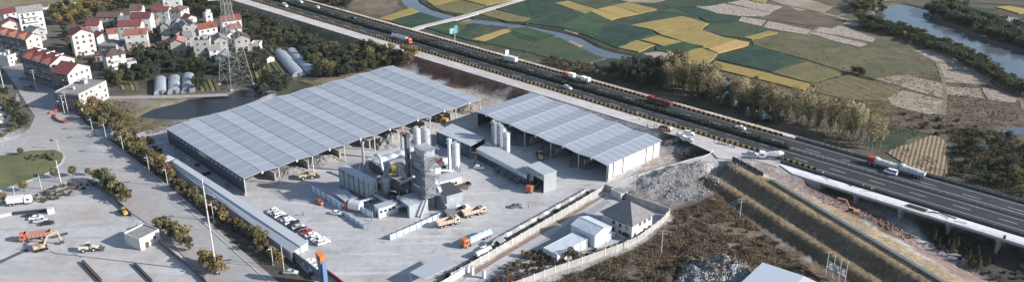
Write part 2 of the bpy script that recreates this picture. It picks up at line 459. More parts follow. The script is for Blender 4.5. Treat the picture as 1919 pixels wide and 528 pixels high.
def build_terrain():
    ax = grid_axis(-330, 330, 1.5, -1800, 1800)
    ay = grid_axis(150, 620, 1.5, -400, 3000)
    X, Y = np.meshgrid(ax, ay)
    Z = terrain_h(X, Y)
    col = np.empty(X.shape + (3,)); col[:] = DUST
    wx, wy = X + vnoise(X, Y, 6, 21) * 7 + vnoise(X, Y, 2.5, 23) * 3, Y + vnoise(X, Y, 6, 22) * 7 + vnoise(X, Y, 2.5, 24) * 3
    Nn = (X - HO.x) * HN.x + (Y - HO.y) * HN.y
    S = (X - HO.x) * HE.x + (Y - HO.y) * HE.y
    far = Nn > 12
    col[far] = C(.08, .075, .045)
    col[(Y < 190) & ~far] = C(.14, .12, .09)
    def paint(pts, c, soft, msk):
        sd = poly_sdf(wx, wy, pts)
        w = (np.clip(0.5 - sd / (2 * soft), 0, 1) * msk)[..., None]
        col[:] = col * (1 - w) + np.array(c) * w
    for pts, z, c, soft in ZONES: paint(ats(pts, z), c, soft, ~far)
    for pts, c, soft in FAR_ZONES: paint(ats(pts, LOW), c, soft, far)
    # shoulder strips
    w = ((Nn > 8) & (Nn < 16.5 + vnoise(X, Y, 4, 31) * 2) & (S < S_ABUT)); col[w] = C(.42, .355, .335)
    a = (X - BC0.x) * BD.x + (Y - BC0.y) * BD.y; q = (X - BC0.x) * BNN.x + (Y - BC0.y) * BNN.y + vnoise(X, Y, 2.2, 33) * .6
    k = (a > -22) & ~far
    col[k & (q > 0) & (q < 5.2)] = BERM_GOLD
    col[k & (q >= 5.2) & (q < 10.5)] = C(.12, .088, .058)  # upper slope band: shade of the side turned from the sun, painted in
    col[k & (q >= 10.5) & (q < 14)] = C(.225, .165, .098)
    col[k & (q >= 14) & (q < 19)] = C(.11, .083, .05)  # lower slope band, its shade also put into the ground colour
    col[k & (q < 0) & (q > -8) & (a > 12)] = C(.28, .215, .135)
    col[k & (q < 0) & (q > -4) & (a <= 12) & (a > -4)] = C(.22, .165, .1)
    rd, _ = line_dist(X, Y, RAMP)
    col[(rd < 5.0)] = C(.33, .31, .30)
    pd, _ = line_dist(X, Y, PAD)
    col[pd < 8.5 + vnoise(X, Y, 4, 35) * 4] = C(.33, .28, .26)
    hd, _ = line_dist(X, Y, HAUL)
    col[hd < 2.6 + vnoise(X, Y, 3, 36)] = C(.23, .185, .165)
    rv, _ = line_dist(X, Y, RIVER)
    k = (rv < 9 + vnoise(X, Y, 5, 37) * 5) & far; col[k] = C(.05, .05, .033)
    col *= (1 + (vnoise(X, Y, 14, 41) * 0.35 + vnoise(X, Y, 4, 42) * 0.3))[..., None]
    ny, nx = X.shape
    me = bpy.data.meshes.new('ground')
    V = np.stack([X, Y, Z], -1).reshape(-1, 3)
    idx = np.arange(ny * nx).reshape(ny, nx)
    F = np.stack([idx[:-1, :-1], idx[:-1, 1:], idx[1:, 1:], idx[1:, :-1]], -1).reshape(-1, 4)
    me.vertices.add(len(V)); me.vertices.foreach_set('co', V.ravel())
    me.loops.add(F.size); me.loops.foreach_set('vertex_index', F.ravel().astype(np.int32))
    me.polygons.add(len(F)); me.polygons.foreach_set('loop_start', np.arange(0, F.size, 4, dtype=np.int32))
    me.polygons.foreach_set('loop_total', np.full(len(F), 4, np.int32))
    me.polygons.foreach_set('use_smooth', np.ones(len(F), bool))
    me.update(calc_edges=True)
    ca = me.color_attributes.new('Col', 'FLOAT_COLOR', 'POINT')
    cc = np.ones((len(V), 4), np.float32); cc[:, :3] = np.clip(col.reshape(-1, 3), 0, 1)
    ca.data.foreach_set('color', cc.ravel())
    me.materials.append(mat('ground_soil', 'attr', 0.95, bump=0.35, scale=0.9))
    return tag(link('ground', me), kind='structure')
build_terrain()

# ------------------------------------------------------------ thin haze volume added to lift the shadows, sky outside it
hz_ = MB().box((0, 1700, 70), (5400, 5200, 180))
HAZE = link('haze', hz_.mesh('haze', bpy.data.materials.new('haze_air')))
HAZE['kind'] = 'stuff'
hm = HAZE.data.materials[0]; hm.use_nodes = True
for n_ in list(hm.node_tree.nodes):
    if n_.type == 'BSDF_PRINCIPLED': hm.node_tree.nodes.remove(n_)
pv = hm.node_tree.nodes.new('ShaderNodeVolumePrincipled')
pv.inputs['Color'].default_value = (.86, .90, .95, 1); pv.inputs['Density'].default_value = 0.00003; pv.inputs['Anisotropy'].default_value = .2
hm.node_tree.links.new(pv.outputs[0], hm.node_tree.nodes['Material Output'].inputs['Volume'])
# ------------------------------------------------------------ materials of the setting
M_CONC = mat('concrete_yard', (.475, .47, .468), .85, c2=(.37, .365, .362), scale=.5, c3=(.33, .328, .33), scale3=.035, bump=.02, detail=8, streak=(R(43), .22, .7), layers=[((.24, .24, .25), .07, .58, .66, .6), ((.54, .52, .50), .05, .56, .68, .6), ((.17, .168, .165), .35, .62, .70, .75), ((.21, .205, .20), .13, .6, .66, .6)], joints=(R(43), 6.0, (.30, .30, .31)))
M_ROAD = mat('road_concrete', (.385, .372, .36), .85, c2=(.31, .30, .29), scale=.4, c3=(.29, .285, .285), scale3=.03, bump=.02, detail=8, streak=(R(-52), .2, .7), layers=[((.26, .255, .25), .09, .57, .66, .6), ((.50, .475, .45), .06, .56, .68, .55), ((.18, .175, .17), .3, .63, .7, .7)], joints=(R(-52), 5.0, (.27, .265, .26)))
M_LOT = mat('lot_concrete', (.455, .448, .445), .85, c2=(.37, .365, .36), scale=.3, c3=(.40, .365, .35), scale3=.028, bump=.02, detail=8, streak=(R(30), .16, .75), layers=[((.33, .28, .26), .045, .52, .6, .65), ((.27, .26, .255), .16, .6, .68, .6), ((.20, .19, .185), .3, .62, .7, .7)])
M_PINK = mat('pavement_pink', (.36, .32, .31), .85, c2=(.28, .25, .24), scale=.5, bump=.02)
M_ASPH = mat('asphalt', (.036, .039, .042), .8, c2=(.05, .052, .055), scale=.12, bump=.01, c3=(.03, .031, .034), scale3=.06, streak=(HA, .35, .6), layers=[((.06, .06, .062), .08, .56, .64, .7), ((.022, .022, .024), .25, .64, .7, .7)], bands=(HA + math.pi / 2, 1.9, (.026, .027, .03), .5))
M_SVC = mat('service_road_concrete', (.54, .495, .48), .85, c2=(.44, .405, .39), scale=.2, c3=(.39, .355, .34), scale3=.06, bump=.02, detail=8, streak=(HA, .3, .5))
M_WHITE = mat('white_paint', (.78, .78, .78), .5)
M_LINE = mat('road_paint', (.60, .60, .59), .7, c2=(.24, .24, .24), scale=1.2, amt=.8)
M_KERB = mat('kerb_stone', (.42, .41, .40), .8)
M_DECK = mat('deck_concrete', (.70, .70, .71), .8, c2=(.55, .55, .56), scale=.3, bump=.02, detail=8)
M_PIER = mat('pier_concrete', (.38, .375, .365), .85, c2=(.30, .295, .285), scale=.5)
M_WATER = mat('river_water', (.10, .118, .135), .1, spec=.6, c2=(.075, .09, .10), scale=.08, bump=.03)
M_POND = mat('pond_water', (.022, .026, .028), .25, spec=.12, c2=(.03, .034, .035), scale=.1)
M_STEEL = mat('galvanised_steel', (.52, .53, .55), .45, .35)
M_DGREY = mat('dark_grey_metal', (.07, .075, .085), .5, .2)
M_BLACK = mat('black_rubber', (.018, .018, .02), .8)
M_GLASS = mat('window_glass', (.025, .03, .038), .12, spec=.6)

def sheet(name, px, z, m, zref=None):
    return struct(name, MB().poly(ats(px, z if zref is None else zref), z), m)
# street, yard and the lot in the lower left corner
sheet('road', [(-160, 300), (0, 275), (30, 262), (55, 240), (66, 218), (50, 195), (35, 170), (0, 120), (-60, 75), (-20, 45), (40, 95), (80, 140), (115, 185), (140, 210),
               (187, 258), (260, 312), (350, 388), (440, 470), (545, 566), (450, 580), (395, 505), (350, 455), (300, 405), (245, 365), (185, 330), (150, 335), (100, 345), (40, 372), (-160, 430)], 0.0, M_ROAD)
sheet('lot_pavement', [(-160, 420), (20, 385), (60, 380), (140, 368), (185, 352), (222, 400), (300, 445), (392, 540), (430, 640), (-160, 640)], 0.02, M_LOT)
sheet('yard_pavement', [(316, 298), (322, 262), (360, 258), (455, 300), (730, 165), (905, 205), (925, 232), (1010, 195), (1238, 292), (1165, 338), (1150, 347), (1080, 385), (960, 445), (850, 498), (770, 570), (640, 570), (585, 500), (545, 468)], 0.02, M_CONC)
sheet('pavement', [(187, 257), (200, 258), (268, 309), (360, 384), (455, 470), (560, 560), (552, 572), (440, 470), (350, 388), (260, 312)], 0.12, M_PINK)
struct('kerb', MB().poly(ats([(185, 258), (187.6, 257), (260.6, 311.4), (350.6, 387.3), (440.6, 469.2), (553, 571), (550, 571), (438.5, 470.5), (348.5, 388.8), (258.5, 312.8)], 0), 0, 0.15), M_KERB)
sheet('planted_verge', [(200, 258), (215, 262), (290, 300), (318, 316), (545, 478), (620, 560), (560, 560), (455, 470), (360, 384), (268, 309)], 0.06, mat('verge_soil', (.10, .085, .07), .95, c2=(.05, .05, .035), scale=.4))
sheet('near_pavement', [(165, 338), (187, 331), (247, 366), (302, 406), (352, 456), (397, 506), (452, 580), (425, 580), (380, 515), (330, 465), (285, 425), (235, 390), (190, 350)], 0.12, M_PINK)
isl = [(-60, 300), (0, 290), (60, 280), (103, 279), (119, 286), (122, 294), (117, 306), (92, 325), (40, 345), (0, 358), (-60, 376)]
struct('traffic_island', MB().poly(ats(isl, 0), 0, 0.14), M_KERB)
isl2 = [(-60, 302), (0, 292), (60, 282), (102, 281), (117, 287), (119, 294), (114, 305), (90, 323), (39, 343), (0, 356), (-60, 374)]
tag(struct('lawn', MB().poly(ats(isl2, 0), 0.1, 0.2), mat('lawn_grass', (.115, .125, .055), .95, c2=(.16, .15, .075), scale=.35, c3=(.085, .095, .045), scale3=.08, bump=.1)), kind='structure')
sheet('compound_pavement', [(842, 545), (884, 512), (960, 466), (1080, 395), (1136, 362), (1150, 365), (1252, 403), (1195, 448), (1100, 470), (1010, 470), (905, 545)], 0.02, M_CONC)
sheet('footpath', [(200, 181), (290, 179), (340, 178), (425, 175), (428, 180), (340, 184), (200, 185)], 0.02, M_PINK)
for px in ([(860, 545), (1010, 455), (1135, 372), (1143, 378), (1020, 470), (900, 545)],):
    sheet('pathway', px, 0.05, mat('path_concrete', (.30, .30, .31), .85, c2=(.25, .25, .26), scale=.3))
sheet('dirt_strip', [(846, 512), (905, 470), (1100, 362), (1134, 346), (1134, 354), (1080, 387), (960, 456), (884, 500), (850, 520)], .04, mat('yard_dirt', (.13, .115, .105), .95, c2=(.22, .20, .19), scale=.4, c3=(.09, .08, .075), scale3=.2, bump=.2))
sheet('dirt_strip', [(884, 508), (960, 463), (1080, 393), (1132, 363), (1136, 366), (1083, 398), (963, 469), (890, 514)], .045, mat('rust_soil', (.20, .135, .095), .95, c2=(.26, .20, .16), scale=.5))
# ramp surface following its slope
def ribbon(name, pts, wd, m, lift=0.0, sub=10):
    A, B = [], []
    P = []
    for a, b in zip(pts, pts[1:]):
        for k in range(sub): P.append(a.lerp(b, k / sub))
    P.append(pts[-1])
    for i, p in enumerate(P):
        d = P[min(i + 1, len(P) - 1)] - P[max(i - 1, 0)]; d.z = 0; d.normalize()
        nn = Vector((-d.y, d.x, 0)) * wd
        A.append(p - nn + Vector((0, 0, lift))); B.append(p + nn + Vector((0, 0, lift)))
    return struct(name, MB().strip(A, B), m)
ribbon('ramp_road', RAMP, 3.9, M_SVC, 0.03)

# ------------------------------------------------------------ motorway
S0, S1 = -520, 420
def hstrip(name, s0, s1, n0, n1, z, m, th=None):
    pts = [hw(s0, n0), hw(s1, n0), hw(s1, n1), hw(s0, n1)]
    return struct(name, MB().poly(pts, z if th is None else z - th, None if th is None else z), m)
hstrip('motorway', S0, S_ABUT, -14.4, 11.4, HZ, M_ASPH)
hstrip('motorway_bridge_deck', S_ABUT, S1, -15.1, 12.2, HZ, M_ASPH, 1.5)
SV = MB()
SV.poly([hw(S0, -19.5), hw(S0, -11.5), hw(141, -11.5), hw(141, -19.5)], HZ + 0.012)
struct('service_road', SV, M_SVC)
jn = ats([(1255, 250), (1300, 255), (1395, 272), (1440, 287), (1490, 300), (1478, 312), (1440, 300), (1400, 292), (1370, 298), (1345, 296), (1335, 286)], 4.95)
struct('junction_apron', MB().poly(jn, 4.965), M_SVC)
lines = MB()
for n0, w in ((-3.3, .22), (-11.0, .22), (1.9, .22), (8.8, .22)):
    lines.poly([hw(S0, n0 - w / 2), hw(S1, n0 - w / 2), hw(S1, n0 + w / 2), hw(S0, n0 + w / 2)], HZ + .016)
for n0 in (-7.1, 4.2):
    s = -518.0
    while s < 415:
        lines.poly([hw(s, n0 - .13), hw(s + 6, n0 - .13), hw(s + 6, n0 + .13), hw(s, n0 + .13)], HZ + .016)
        s += 15.0
struct('road_markings', lines, M_LINE)
# widening deck beside the bridge: slab edge, kerbs, reinforcement
dk = MB()
dk.poly([hw(139, -16.0), hw(S1, -16.0), hw(S1, -21.0), hw(148, -21.0)], HZ - .5, HZ + .05)
dk.poly([hw(158, -16.3), hw(S1, -16.3), hw(S1, -20.2), hw(158, -20.2)], HZ - 1.5, HZ - .52, 1)
rt = thing('unfinished_bridge_deck', 'pale unfinished concrete strip being added along the motorway bridge', 'bridge deck', hw(170, -18, 5))
Minv = Matrix.Translation(-rt.location)
def world_part(name, mb, mats, root, smooth=False):
    mb.v = [tuple(Vector(p) - root.location) for p in mb.v]
    return part(name, mb, mats, root, smooth=smooth)
world_part('deck_slab', dk, [M_DECK, M_PIER], rt)
rb = MB()
for k in range(46):
    s = 150 + k * 3.0
    rb.bar(hw(s, -20.8, 5.05), hw(s, -20.8, 5.75), .06)
rb.bar(hw(149, -20.8, 5.7), hw(288, -20.8, 5.7), .05); rb.bar(hw(149, -20.8, 5.4), hw(288, -20.8, 5.4), .05)
world_part('edge_railing', rb, M_STEEL, rt)
aw = MB()
aw.poly([hw(140.5, -20.6), hw(158, -20.8), hw(158, -21.5), hw(146, -21.5)], 0.4, HZ - .52)
aw.poly([hw(157, -15), hw(159, -15), hw(159, -21), hw(157, -21)], -2.5, HZ - .55)
world_part('abutment_wall', aw, M_PIER, rt)
# black parapet between the carriageway and the new deck
pw = MB().poly([hw(140, -14.6), hw(S1, -14.6), hw(S1, -15.0), hw(140, -15.0)], HZ + .0, HZ + 1.0)
solo('bridge_parapet', pw, M_DGREY, 'dark parapet wall between the motorway and the pale unfinished deck', 'parapet')
fp = MB().poly([hw(134, 11.6), hw(S1, 11.6), hw(S1, 12.0), hw(134, 12.0)], HZ + .0, HZ + .95)
solo('bridge_parapet', fp, M_DGREY, 'dark parapet wall on the field side of the motorway bridge', 'parapet')
# bents of the bridge
pier_names = ['first', 'second', 'third', 'fourth', 'fifth', 'sixth', 'seventh']
for i in range(7):
    s = 172.0 + i * 16.2
    t = thing('bridge_pier', '%s concrete pier row under the bridge counted from the digger' % pier_names[i], 'bridge pier', hw(s, -18.3, LOW - .3), HA, 'concrete piers under the motorway bridge')
    c = MB()
    c.box((0, .9, 5.0), (1.5, 4.2, .9)); c.box((0, 13, 5.0), (1.5, 16, .9))
    part('cap_beam', c, M_PIER, t)
    for y in (-.4, 2.6, 7.5, 13, 19):
        part('column', MB().cyl((0, y, 0), .55, 4.56, 12), M_PIER, t, smooth=False)
# guard rails
M_RAIL = mat('weathered_rail', (.27, .275, .285), .6, .2)
def guard_rail(label, s0, s1, n0, double=True, step=4.0):
    o = hw(s0, n0, HZ)
    t = thing('guard_rail', label, 'guard rail', o)
    b = MB(); p = MB(); s = s0; k = 0
    for dn in ((-.25, .25) if double else (0,)):
        b.poly([hw(s0, n0 + dn - .04), hw(s1, n0 + dn - .04), hw(s1, n0 + dn + .04), hw(s0, n0 + dn + .04)], HZ + .5, HZ + .74)
    world_part('rail', b, M_RAIL, t)
    pm = None
    while s < s1 and k < 95:
        if pm is None: pm = MB().box((0, 0, .6), (.14, .3 if double else .14, 1.2), rz=HA).mesh('post', M_RAIL)
        q = hw(s, n0, HZ) - o
        link('post', pm, t, q); s += step; k += 1
    return t
guard_rail('steel median guard rail with upright posts on the bridge end of the motorway', 138, 330, -.6, True, 2.6)
guard_rail('low steel guard rail along the field edge of the motorway bridge', 134, 330, 11.2, False, 4)
# central hedge: leafy strips with two gaps
M_HEDGE = mat('hedge_leaf', (.018, .026, .019), .9, c2=(.032, .042, .026), scale=.8, rnd=.1)
def leaf_cloud(mb, pts_fn, n, size, rnd, mi=0, flat=0.5):
    for _ in range(n):
        c = Vector(pts_fn())
        s = size * rnd.uniform(.6, 1.35)
        nrm = Vector((rnd.gauss(0, 1), rnd.gauss(0, 1), rnd.gauss(0, 1) * flat + .45)).normalized()
        x = nrm.orthogonal().normalized(); y = nrm.cross(x)
        a = rnd.uniform(0, 6.28)
        x, y = x * math.cos(a) + y * math.sin(a), y * math.cos(a) - x * math.sin(a)
        q = [c + x * s, c + y * s * .8 + nrm * s * .15, c - x * s * .9, c - y * s * .75 - nrm * s * .1]
        mb.add(q, [(0, 1, 2, 3)], mi)
def hedge(label, s0, s1):
    rnd = random.Random(int(s0 * 7)); L = s1 - s0
    mb = MB()
    def f():
        s = rnd.uniform(0, L); w = 1.45 + .25 * math.sin(s * .9)
        return (s, rnd.uniform(-w, w) - .4, .15 + rnd.random() ** .7 * (1.7 + .3 * math.sin(s * .53 + 1)))
    leaf_cloud(mb, f, int(L * 22), .34, rnd)
    mb.box((L / 2, -.4, .5), (L, 1.7, 1.0))
    t = solo('median_hedge', mb, M_HEDGE, label, 'hedge', hw(s0, 0, HZ), HA)
    return t
hedge('dark clipped hedge in the motorway median beyond the paved crossing gap', -420, -104)
hedge('long dark clipped hedge in the motorway median between crossing gap and guard rail', -92, 137)
# striped barrier blocks
M_YB = mat('barrier_yellow', (.74, .43, .09), .7, c2=(.55, .33, .09), scale=1.5, rnd=.15)
M_BB = mat('barrier_black', (.03, .03, .03), .8)
def block():
    mb = MB()
    for k in range(4):
        x0 = -2.4 + k * 1.2
        for zz in (0, 1):
            pass
        rings = []
        for x in (x0, x0 + 1.2):
            rings.append([(x, -.36, 0), (x, .36, 0), (x, .3, .25), (x, .16, .45), (x, .13, .95), (x, -.13, .95), (x, -.16, .45), (x, -.3, .25)])
        mb.hull(rings, k % 2)
    return mb.mesh('barrier_block', [M_YB, M_BB])
bm_ = block()
rb_ = random.Random(5)
for side, n0, s0, s1 in (('near', -10.9, -235, 156), ('far', 10.2, -235, 131)):
    s = s0
    while s < s1:
        o = link('barrier_block', bm_, None, hw(s, n0 - (1.6 * max(0, (s - 130) / 26) if side == 'near' else 0) + rb_.uniform(-.12, .12), HZ + .02), HA + rb_.uniform(-.02, .02))
        tag(o, 'yellow and black concrete barrier block in the line beside the %s' % ('service road' if side == 'near' else 'field side verge'), 'barrier', 'barrier blocks on the %s edge of the motorway' % ('service road' if side == 'near' else 'field'))
        s += 4.95
# ------------------------------------------------------------ water
rw = MB(); A, B = [], []
for i, p in enumerate(RIVER):
    d = RIVER[min(i + 1, len(RIVER) - 1)] - RIVER[max(i - 1, 0)]; d.normalize()
    nn = Vector((-d.y, d.x, 0)) * 8
    A.append(p - nn); B.append(p + nn)
rw.strip([Vector((p.x, p.y, LOW - .75)) for p in A], [Vector((p.x, p.y, LOW - .75)) for p in B])
struct('river', rw, M_WATER)
struct('wide_river', MB().poly(ats([(1600, 40), (1640, -10), (1720, -12), (1760, 22), (1830, 52), (1919, 80), (2080, 110), (2150, 210), (1960, 205), (1890, 160), (1810, 112), (1700, 62)], LOW - .9), LOW - .9), M_WATER)
struct('pond', MB().poly(ats([(250, 226), (270, 196), (340, 182), (430, 172), (510, 160), (520, 186), (400, 226), (330, 228)], -.75), -.75), M_POND)
struct('ditch_water', MB().poly(ats([(1855, 252), (1890, 228), (1980, 232), (1980, 258), (1890, 258)], LOW - .8), LOW - .8), M_WATER)

# ------------------------------------------------------------ fields
DG = dict(c2=(.05, .088, .05), scale=.8, lo=.46, hi=.62, c3=(.017, .034, .023), scale3=.05, bump=.5, detail=8, streak=(R(38), .6, .5), layers=[((.055, .09, .05), .14, .52, .66, .6), ((.012, .026, .018), .3, .54, .66, .6)])
M_FG = mat('crop_green', (.019, .050, .029), .95, **DG)
M_FG2 = mat('crop_green_light', (.05, .075, .036), .95, c2=(.035, .055, .03), scale=.5, lo=.4, hi=.62, detail=8, c3=(.07, .085, .045), scale3=.04, bump=.3, streak=(R(38), .5, .55), layers=[((.03, .05, .028), .12, .48, .62, .7)])
M_FY = mat('crop_yellow', (.33, .235, .07), .95, c2=(.21, .155, .05), scale=.8, lo=.4, hi=.62, detail=8, c3=(.25, .20, .075), scale3=.04, bump=.3, streak=(R(-8), .5, .55), layers=[((.20, .16, .06), .13, .5, .64, .6), ((.40, .30, .12), .09, .55, .68, .5)])
M_FY2 = mat('crop_yellow_pale', (.38, .28, .095), .95, c2=(.27, .195, .07), scale=.8, lo=.4, hi=.62, detail=8, c3=(.31, .24, .09), scale3=.04, bump=.3)
M_FOR = mat('crop_orange', (.44, .28, .11), .95, c2=(.38, .25, .10), scale=.3, bump=.2)
M_FOL = mat('crop_olive', (.155, .135, .055), .95, c2=(.095, .095, .042), scale=.8, lo=.4, hi=.62, detail=8, c3=(.18, .15, .06), scale3=.04, bump=.3, streak=(R(-12), .5, .55), layers=[((.09, .09, .04), .12, .5, .64, .6)])
fld = [
 ('G', [(766, 53), (730, 40), (785, 24), (830, 36), (812, 44)]), ('G', [(794, 52), (850, 40), (905, 47), (880, 60), (900, 82), (850, 68)]),
 ('G2', [(905, 80), (950, 58), (985, 60), (1048, 72), (1105, 98), (1130, 112), (1100, 120), (1040, 112), (985, 97)]),
 ('G', [(1112, 118), (1150, 110), (1190, 119), (1160, 134), (1125, 132)]), ('G', [(948, 56), (985, 52), (1040, 68), (1012, 83), (970, 72)]),
 ('Y', [(708, 37), (770, 16), (785, 23), (731, 40)]), ('Y', [(799, 3), (862, -6), (868, 0), (812, 11)]), ('O', [(812, 12), (860, 1), (910, 13), (868, 27), (830, 22)]),
 ('Y', [(862, -1), (905, -14), (972, -1), (912, 12)]), ('Y2', [(884, 75), (945, 56), (966, 57), (906, 79)]),
 ('O', [(893, 26), (922, 18), (997, 36), (984, 42), (950, 41)]), ('G', [(925, 17), (985, -4), (1030, -8), (1110, 20), (1145, 40), (1190, 47), (1240, 22), (1300, 12), (1340, 25), (1300, 37), (1278, 31), (1180, 48), (1228, 64), (1190, 75), (1156, 91), (1100, 68), (1045, 52), (998, 46), (985, 42), (998, 36)]),
 ('Y', [(1040, 7), (1064, 3), (1118, 19), (1093, 26)]), ('Y2', [(1094, 27), (1118, 19.5), (1166, 33), (1145, 39)]), ('Y2', [(1119, 19), (1148, 12), (1198, 27), (1167, 33)]), ('Y', [(1149, 11.5), (1178, 6), (1231, 19), (1199, 27)]),
 ('G2', [(1066, 2), (1105, -6), (1160, 5), (1148, 11), (1120, 18)]), ('T', [(1148, -2), (1200, -12), (1265, -4), (1225, 6), (1180, 5)]),
 ('Y', [(1182, 48.5), (1278, 32), (1300, 37), (1270, 46), (1225, 58)]), ('Y', [(1226, 59), (1272, 46), (1300, 37.5), (1328, 46), (1314, 57), (1354, 71), (1318, 88), (1296, 84), (1240, 67)]),
 ('Y', [(1200, 76), (1234, 68), (1278, 80), (1243, 88)]), ('Y', [(1158, 91), (1194, 77), (1227, 86), (1197, 99)]), ('G', [(1230, 89), (1280, 80), (1318, 90), (1300, 94), (1280, 103), (1230, 96)]),
 ('TW', [(1205, 101), (1232, 97), (1276, 104), (1262, 112), (1225, 110)]), ('Y', [(1262, 115), (1287, 99), (1300, 94), (1315, 92), (1345, 102), (1323, 124), (1290, 122)]),
 ('Y', [(1316, 91), (1356, 72), (1381, 76), (1329, 93)]), ('OR', [(1328, 94), (1381, 77), (1404, 81), (1402, 87), (1346, 101)]), ('G', [(1344, 113), (1400, 88), (1412, 88), (1470, 104), (1505, 113), (1446, 136)]),
 ('Y', [(1326, 127), (1341, 116), (1518, 159), (1506, 171)]), ('O', [(1447, 137), (1512, 117), (1582, 138), (1521, 157)]),
 ('G', [(1286, 20), (1300, 17), (1381, 36), (1379, 40), (1326, 42)]), ('G2', [(1330, 50), (1390, 42), (1445, 58), (1400, 74), (1352, 68), (1318, 57)]),
 ('O2', [(1410, 78), (1478, 62), (1560, 80), (1680, 112), (1762, 132), (1640, 148), (1586, 136), (1510, 112), (1412, 86)]),
 ('Y', [(1395, 72), (1440, 60), (1458, 63), (1410, 76)]),
 ('G', [(1310, 14), (1345, -6), (1400, -8), (1385, 2), (1345, 10)]), ('Y', [(1402, -3), (1440, -4), (1432, 8), (1408, 3)]),
 ('TW', [(1300, 14), (1340, 4), (1445, 25), (1432, 32), (1385, 31), (1345, 26)]), ('TW', [(1383, 40), (1390, 32), (1440, 40), (1519, 57), (1511, 66), (1440, 54)]), ('TW', [(1391, 0), (1466, 13), (1444, 24), (1346, 3)]),
 ('TW', [(1514, 62), (1535, 62), (1624, 83), (1609, 89), (1560, 77)]), ('TW', [(1542, 44), (1580, 50), (1640, 72), (1636, 80), (1580, 68), (1523, 59)]), ('T', [(1440, 0), (1500, -6), (1560, 14), (1545, 24), (1480, 12)]), ('TW', [(1480, 14), (1550, 26), (1620, 45), (1600, 50), (1530, 34)]), ('B', [(1448, 25), (1520, 20), (1590, 40), (1560, 54), (1480, 44), (1420, 36)]),
 ('TW', [(1713, 95), (1753, 90), (1806, 110), (1828, 124), (1753, 116)]), ('TR', [(1758, 119), (1820, 122), (1840, 140), (1856, 159), (1773, 155), (1765, 135)]), ('TR', [(1631, 146), (1668, 133), (1766, 157), (1768, 184), (1720, 172), (1680, 160)]),
 ('TR', [(1663, 184), (1690, 170), (1730, 178), (1767, 188), (1768, 214), (1735, 214), (1700, 206), (1670, 196)]), ('TR', [(1774, 161), (1836, 167), (1846, 186), (1776, 178)]), ('TR', [(1841, 165), (1862, 167), (1905, 186), (1903, 193), (1850, 187)]),
 ('CR', [(1661, 286), (1748, 253), (1771, 264), (1772, 298), (1777, 327), (1755, 331), (1700, 311)]),
 ('G3', [(985, -3), (1030, -7), (1100, 17), (1040, 24), (998, 32)]), ('G4', [(1046, 50), (1108, 23), (1143, 40), (1110, 65)]), ('G3', [(1188, 50), (1226, 64), (1190, 74), (1158, 89), (1112, 70), (1143, 43)]), ('G4', [(1236, 24), (1262, 17), (1300, 30), (1276, 30)]), ('G3', [(1300, 14), (1336, 25), (1302, 35), (1264, 18)]), ('G4', [(952, 58), (985, 54), (1030, 67), (1006, 74)]), ('G4', [(800, 54), (850, 43), (872, 50), (852, 63)]), ('G3', [(1348, 112), (1398, 91), (1440, 98), (1390, 122)]),
 ('GR', [(1524, 160), (1590, 141), (1690, 166), (1655, 190), (1580, 186), (1530, 173)]), ('T', [(1700, -2), (1640, -12), (1560, -8), (1600, 8)]),
 ('TWH', [(1040, 88), (1070, 77), (1092, 85), (1062, 97)]), ('T', [(1080, 112), (1105, 105), (1140, 112), (1110, 120)]), ('TWH', [(1056, 57), (1085, 51), (1105, 58), (1080, 65)]),
 ('O', [(860, 42), (890, 44), (870, 48), (850, 46)]), ('GH', [(1826, 28), (1850, 25), (1960, 46), (1960, 58), (1900, 47)]), ('Y2', [(1865, 15), (1890, 13), (1940, 21), (1910, 27)]), ('G', [(1780, 10), (1870, 20), (1840, 26), (1775, 18)]), ('R', [(1750, -8), (1919, 4), (1960, 12), (1890, 10), (1745, 2)]),
]
def rows(name, c, c2, bc, ang, per, ba):
    return mat(name, c, .95, c2=c2, scale=.5, lo=.40, hi=.62, bump=.25, bands=(ang, per, bc, ba), detail=8)
M_TAN = mat('stubble_tan', (.26, .20, .145), .95, c2=(.2, .155, .11), scale=.25, bump=.2, c3=(.33, .28, .22), scale3=.05)
M_TANW = rows('stubble_straw', (.22, .17, .13), (.44, .385, .33), (.17, .13, .1), R(-15), 1.6, .3)
M_TANH = rows('harvested_plot', (.17, .12, .09), (.42, .36, .30), (.12, .09, .065), R(-35), 1.8, .5)
M_TANR = rows('straw_rows', (.24, .185, .135), (.43, .37, .30), (.13, .098, .07), R(-72), 2.4, .6)
M_CORN = rows('cut_corn_rows', (.27, .20, .125), (.36, .28, .18), (.085, .062, .04), R(-28), 1.7, .85)
M_BRN = mat('fallow_brown', (.11, .082, .062), .95, c2=(.085, .07, .045), scale=.2, c3=(.14, .105, .08), scale3=.05, bump=.3, streak=(R(-30), .3, .6), layers=[((.06, .06, .035), .12, .52, .64, .7)])
M_RR = rows('garden_rows', (.10, .085, .06), (.13, .11, .08), (.05, .05, .035), R(80), 3.0, .8)
M_RB = rows('weedy_rows', (.115, .085, .055), (.15, .115, .06), (.15, .14, .06), R(24), 5.0, .7)
M_G3 = mat('crop_green_blue', (.017, .045, .033), .95, c2=(.035, .07, .048), scale=.8, lo=.46, hi=.62, c3=(.012, .03, .022), scale3=.08, bump=.4, detail=8, streak=(R(-40), .5, .5))
M_G4 = mat('crop_green_fresh', (.038, .075, .032), .95, c2=(.065, .10, .048), scale=.8, lo=.46, hi=.62, c3=(.025, .05, .027), scale3=.08, bump=.4, detail=8, streak=(R(38), .5, .6))
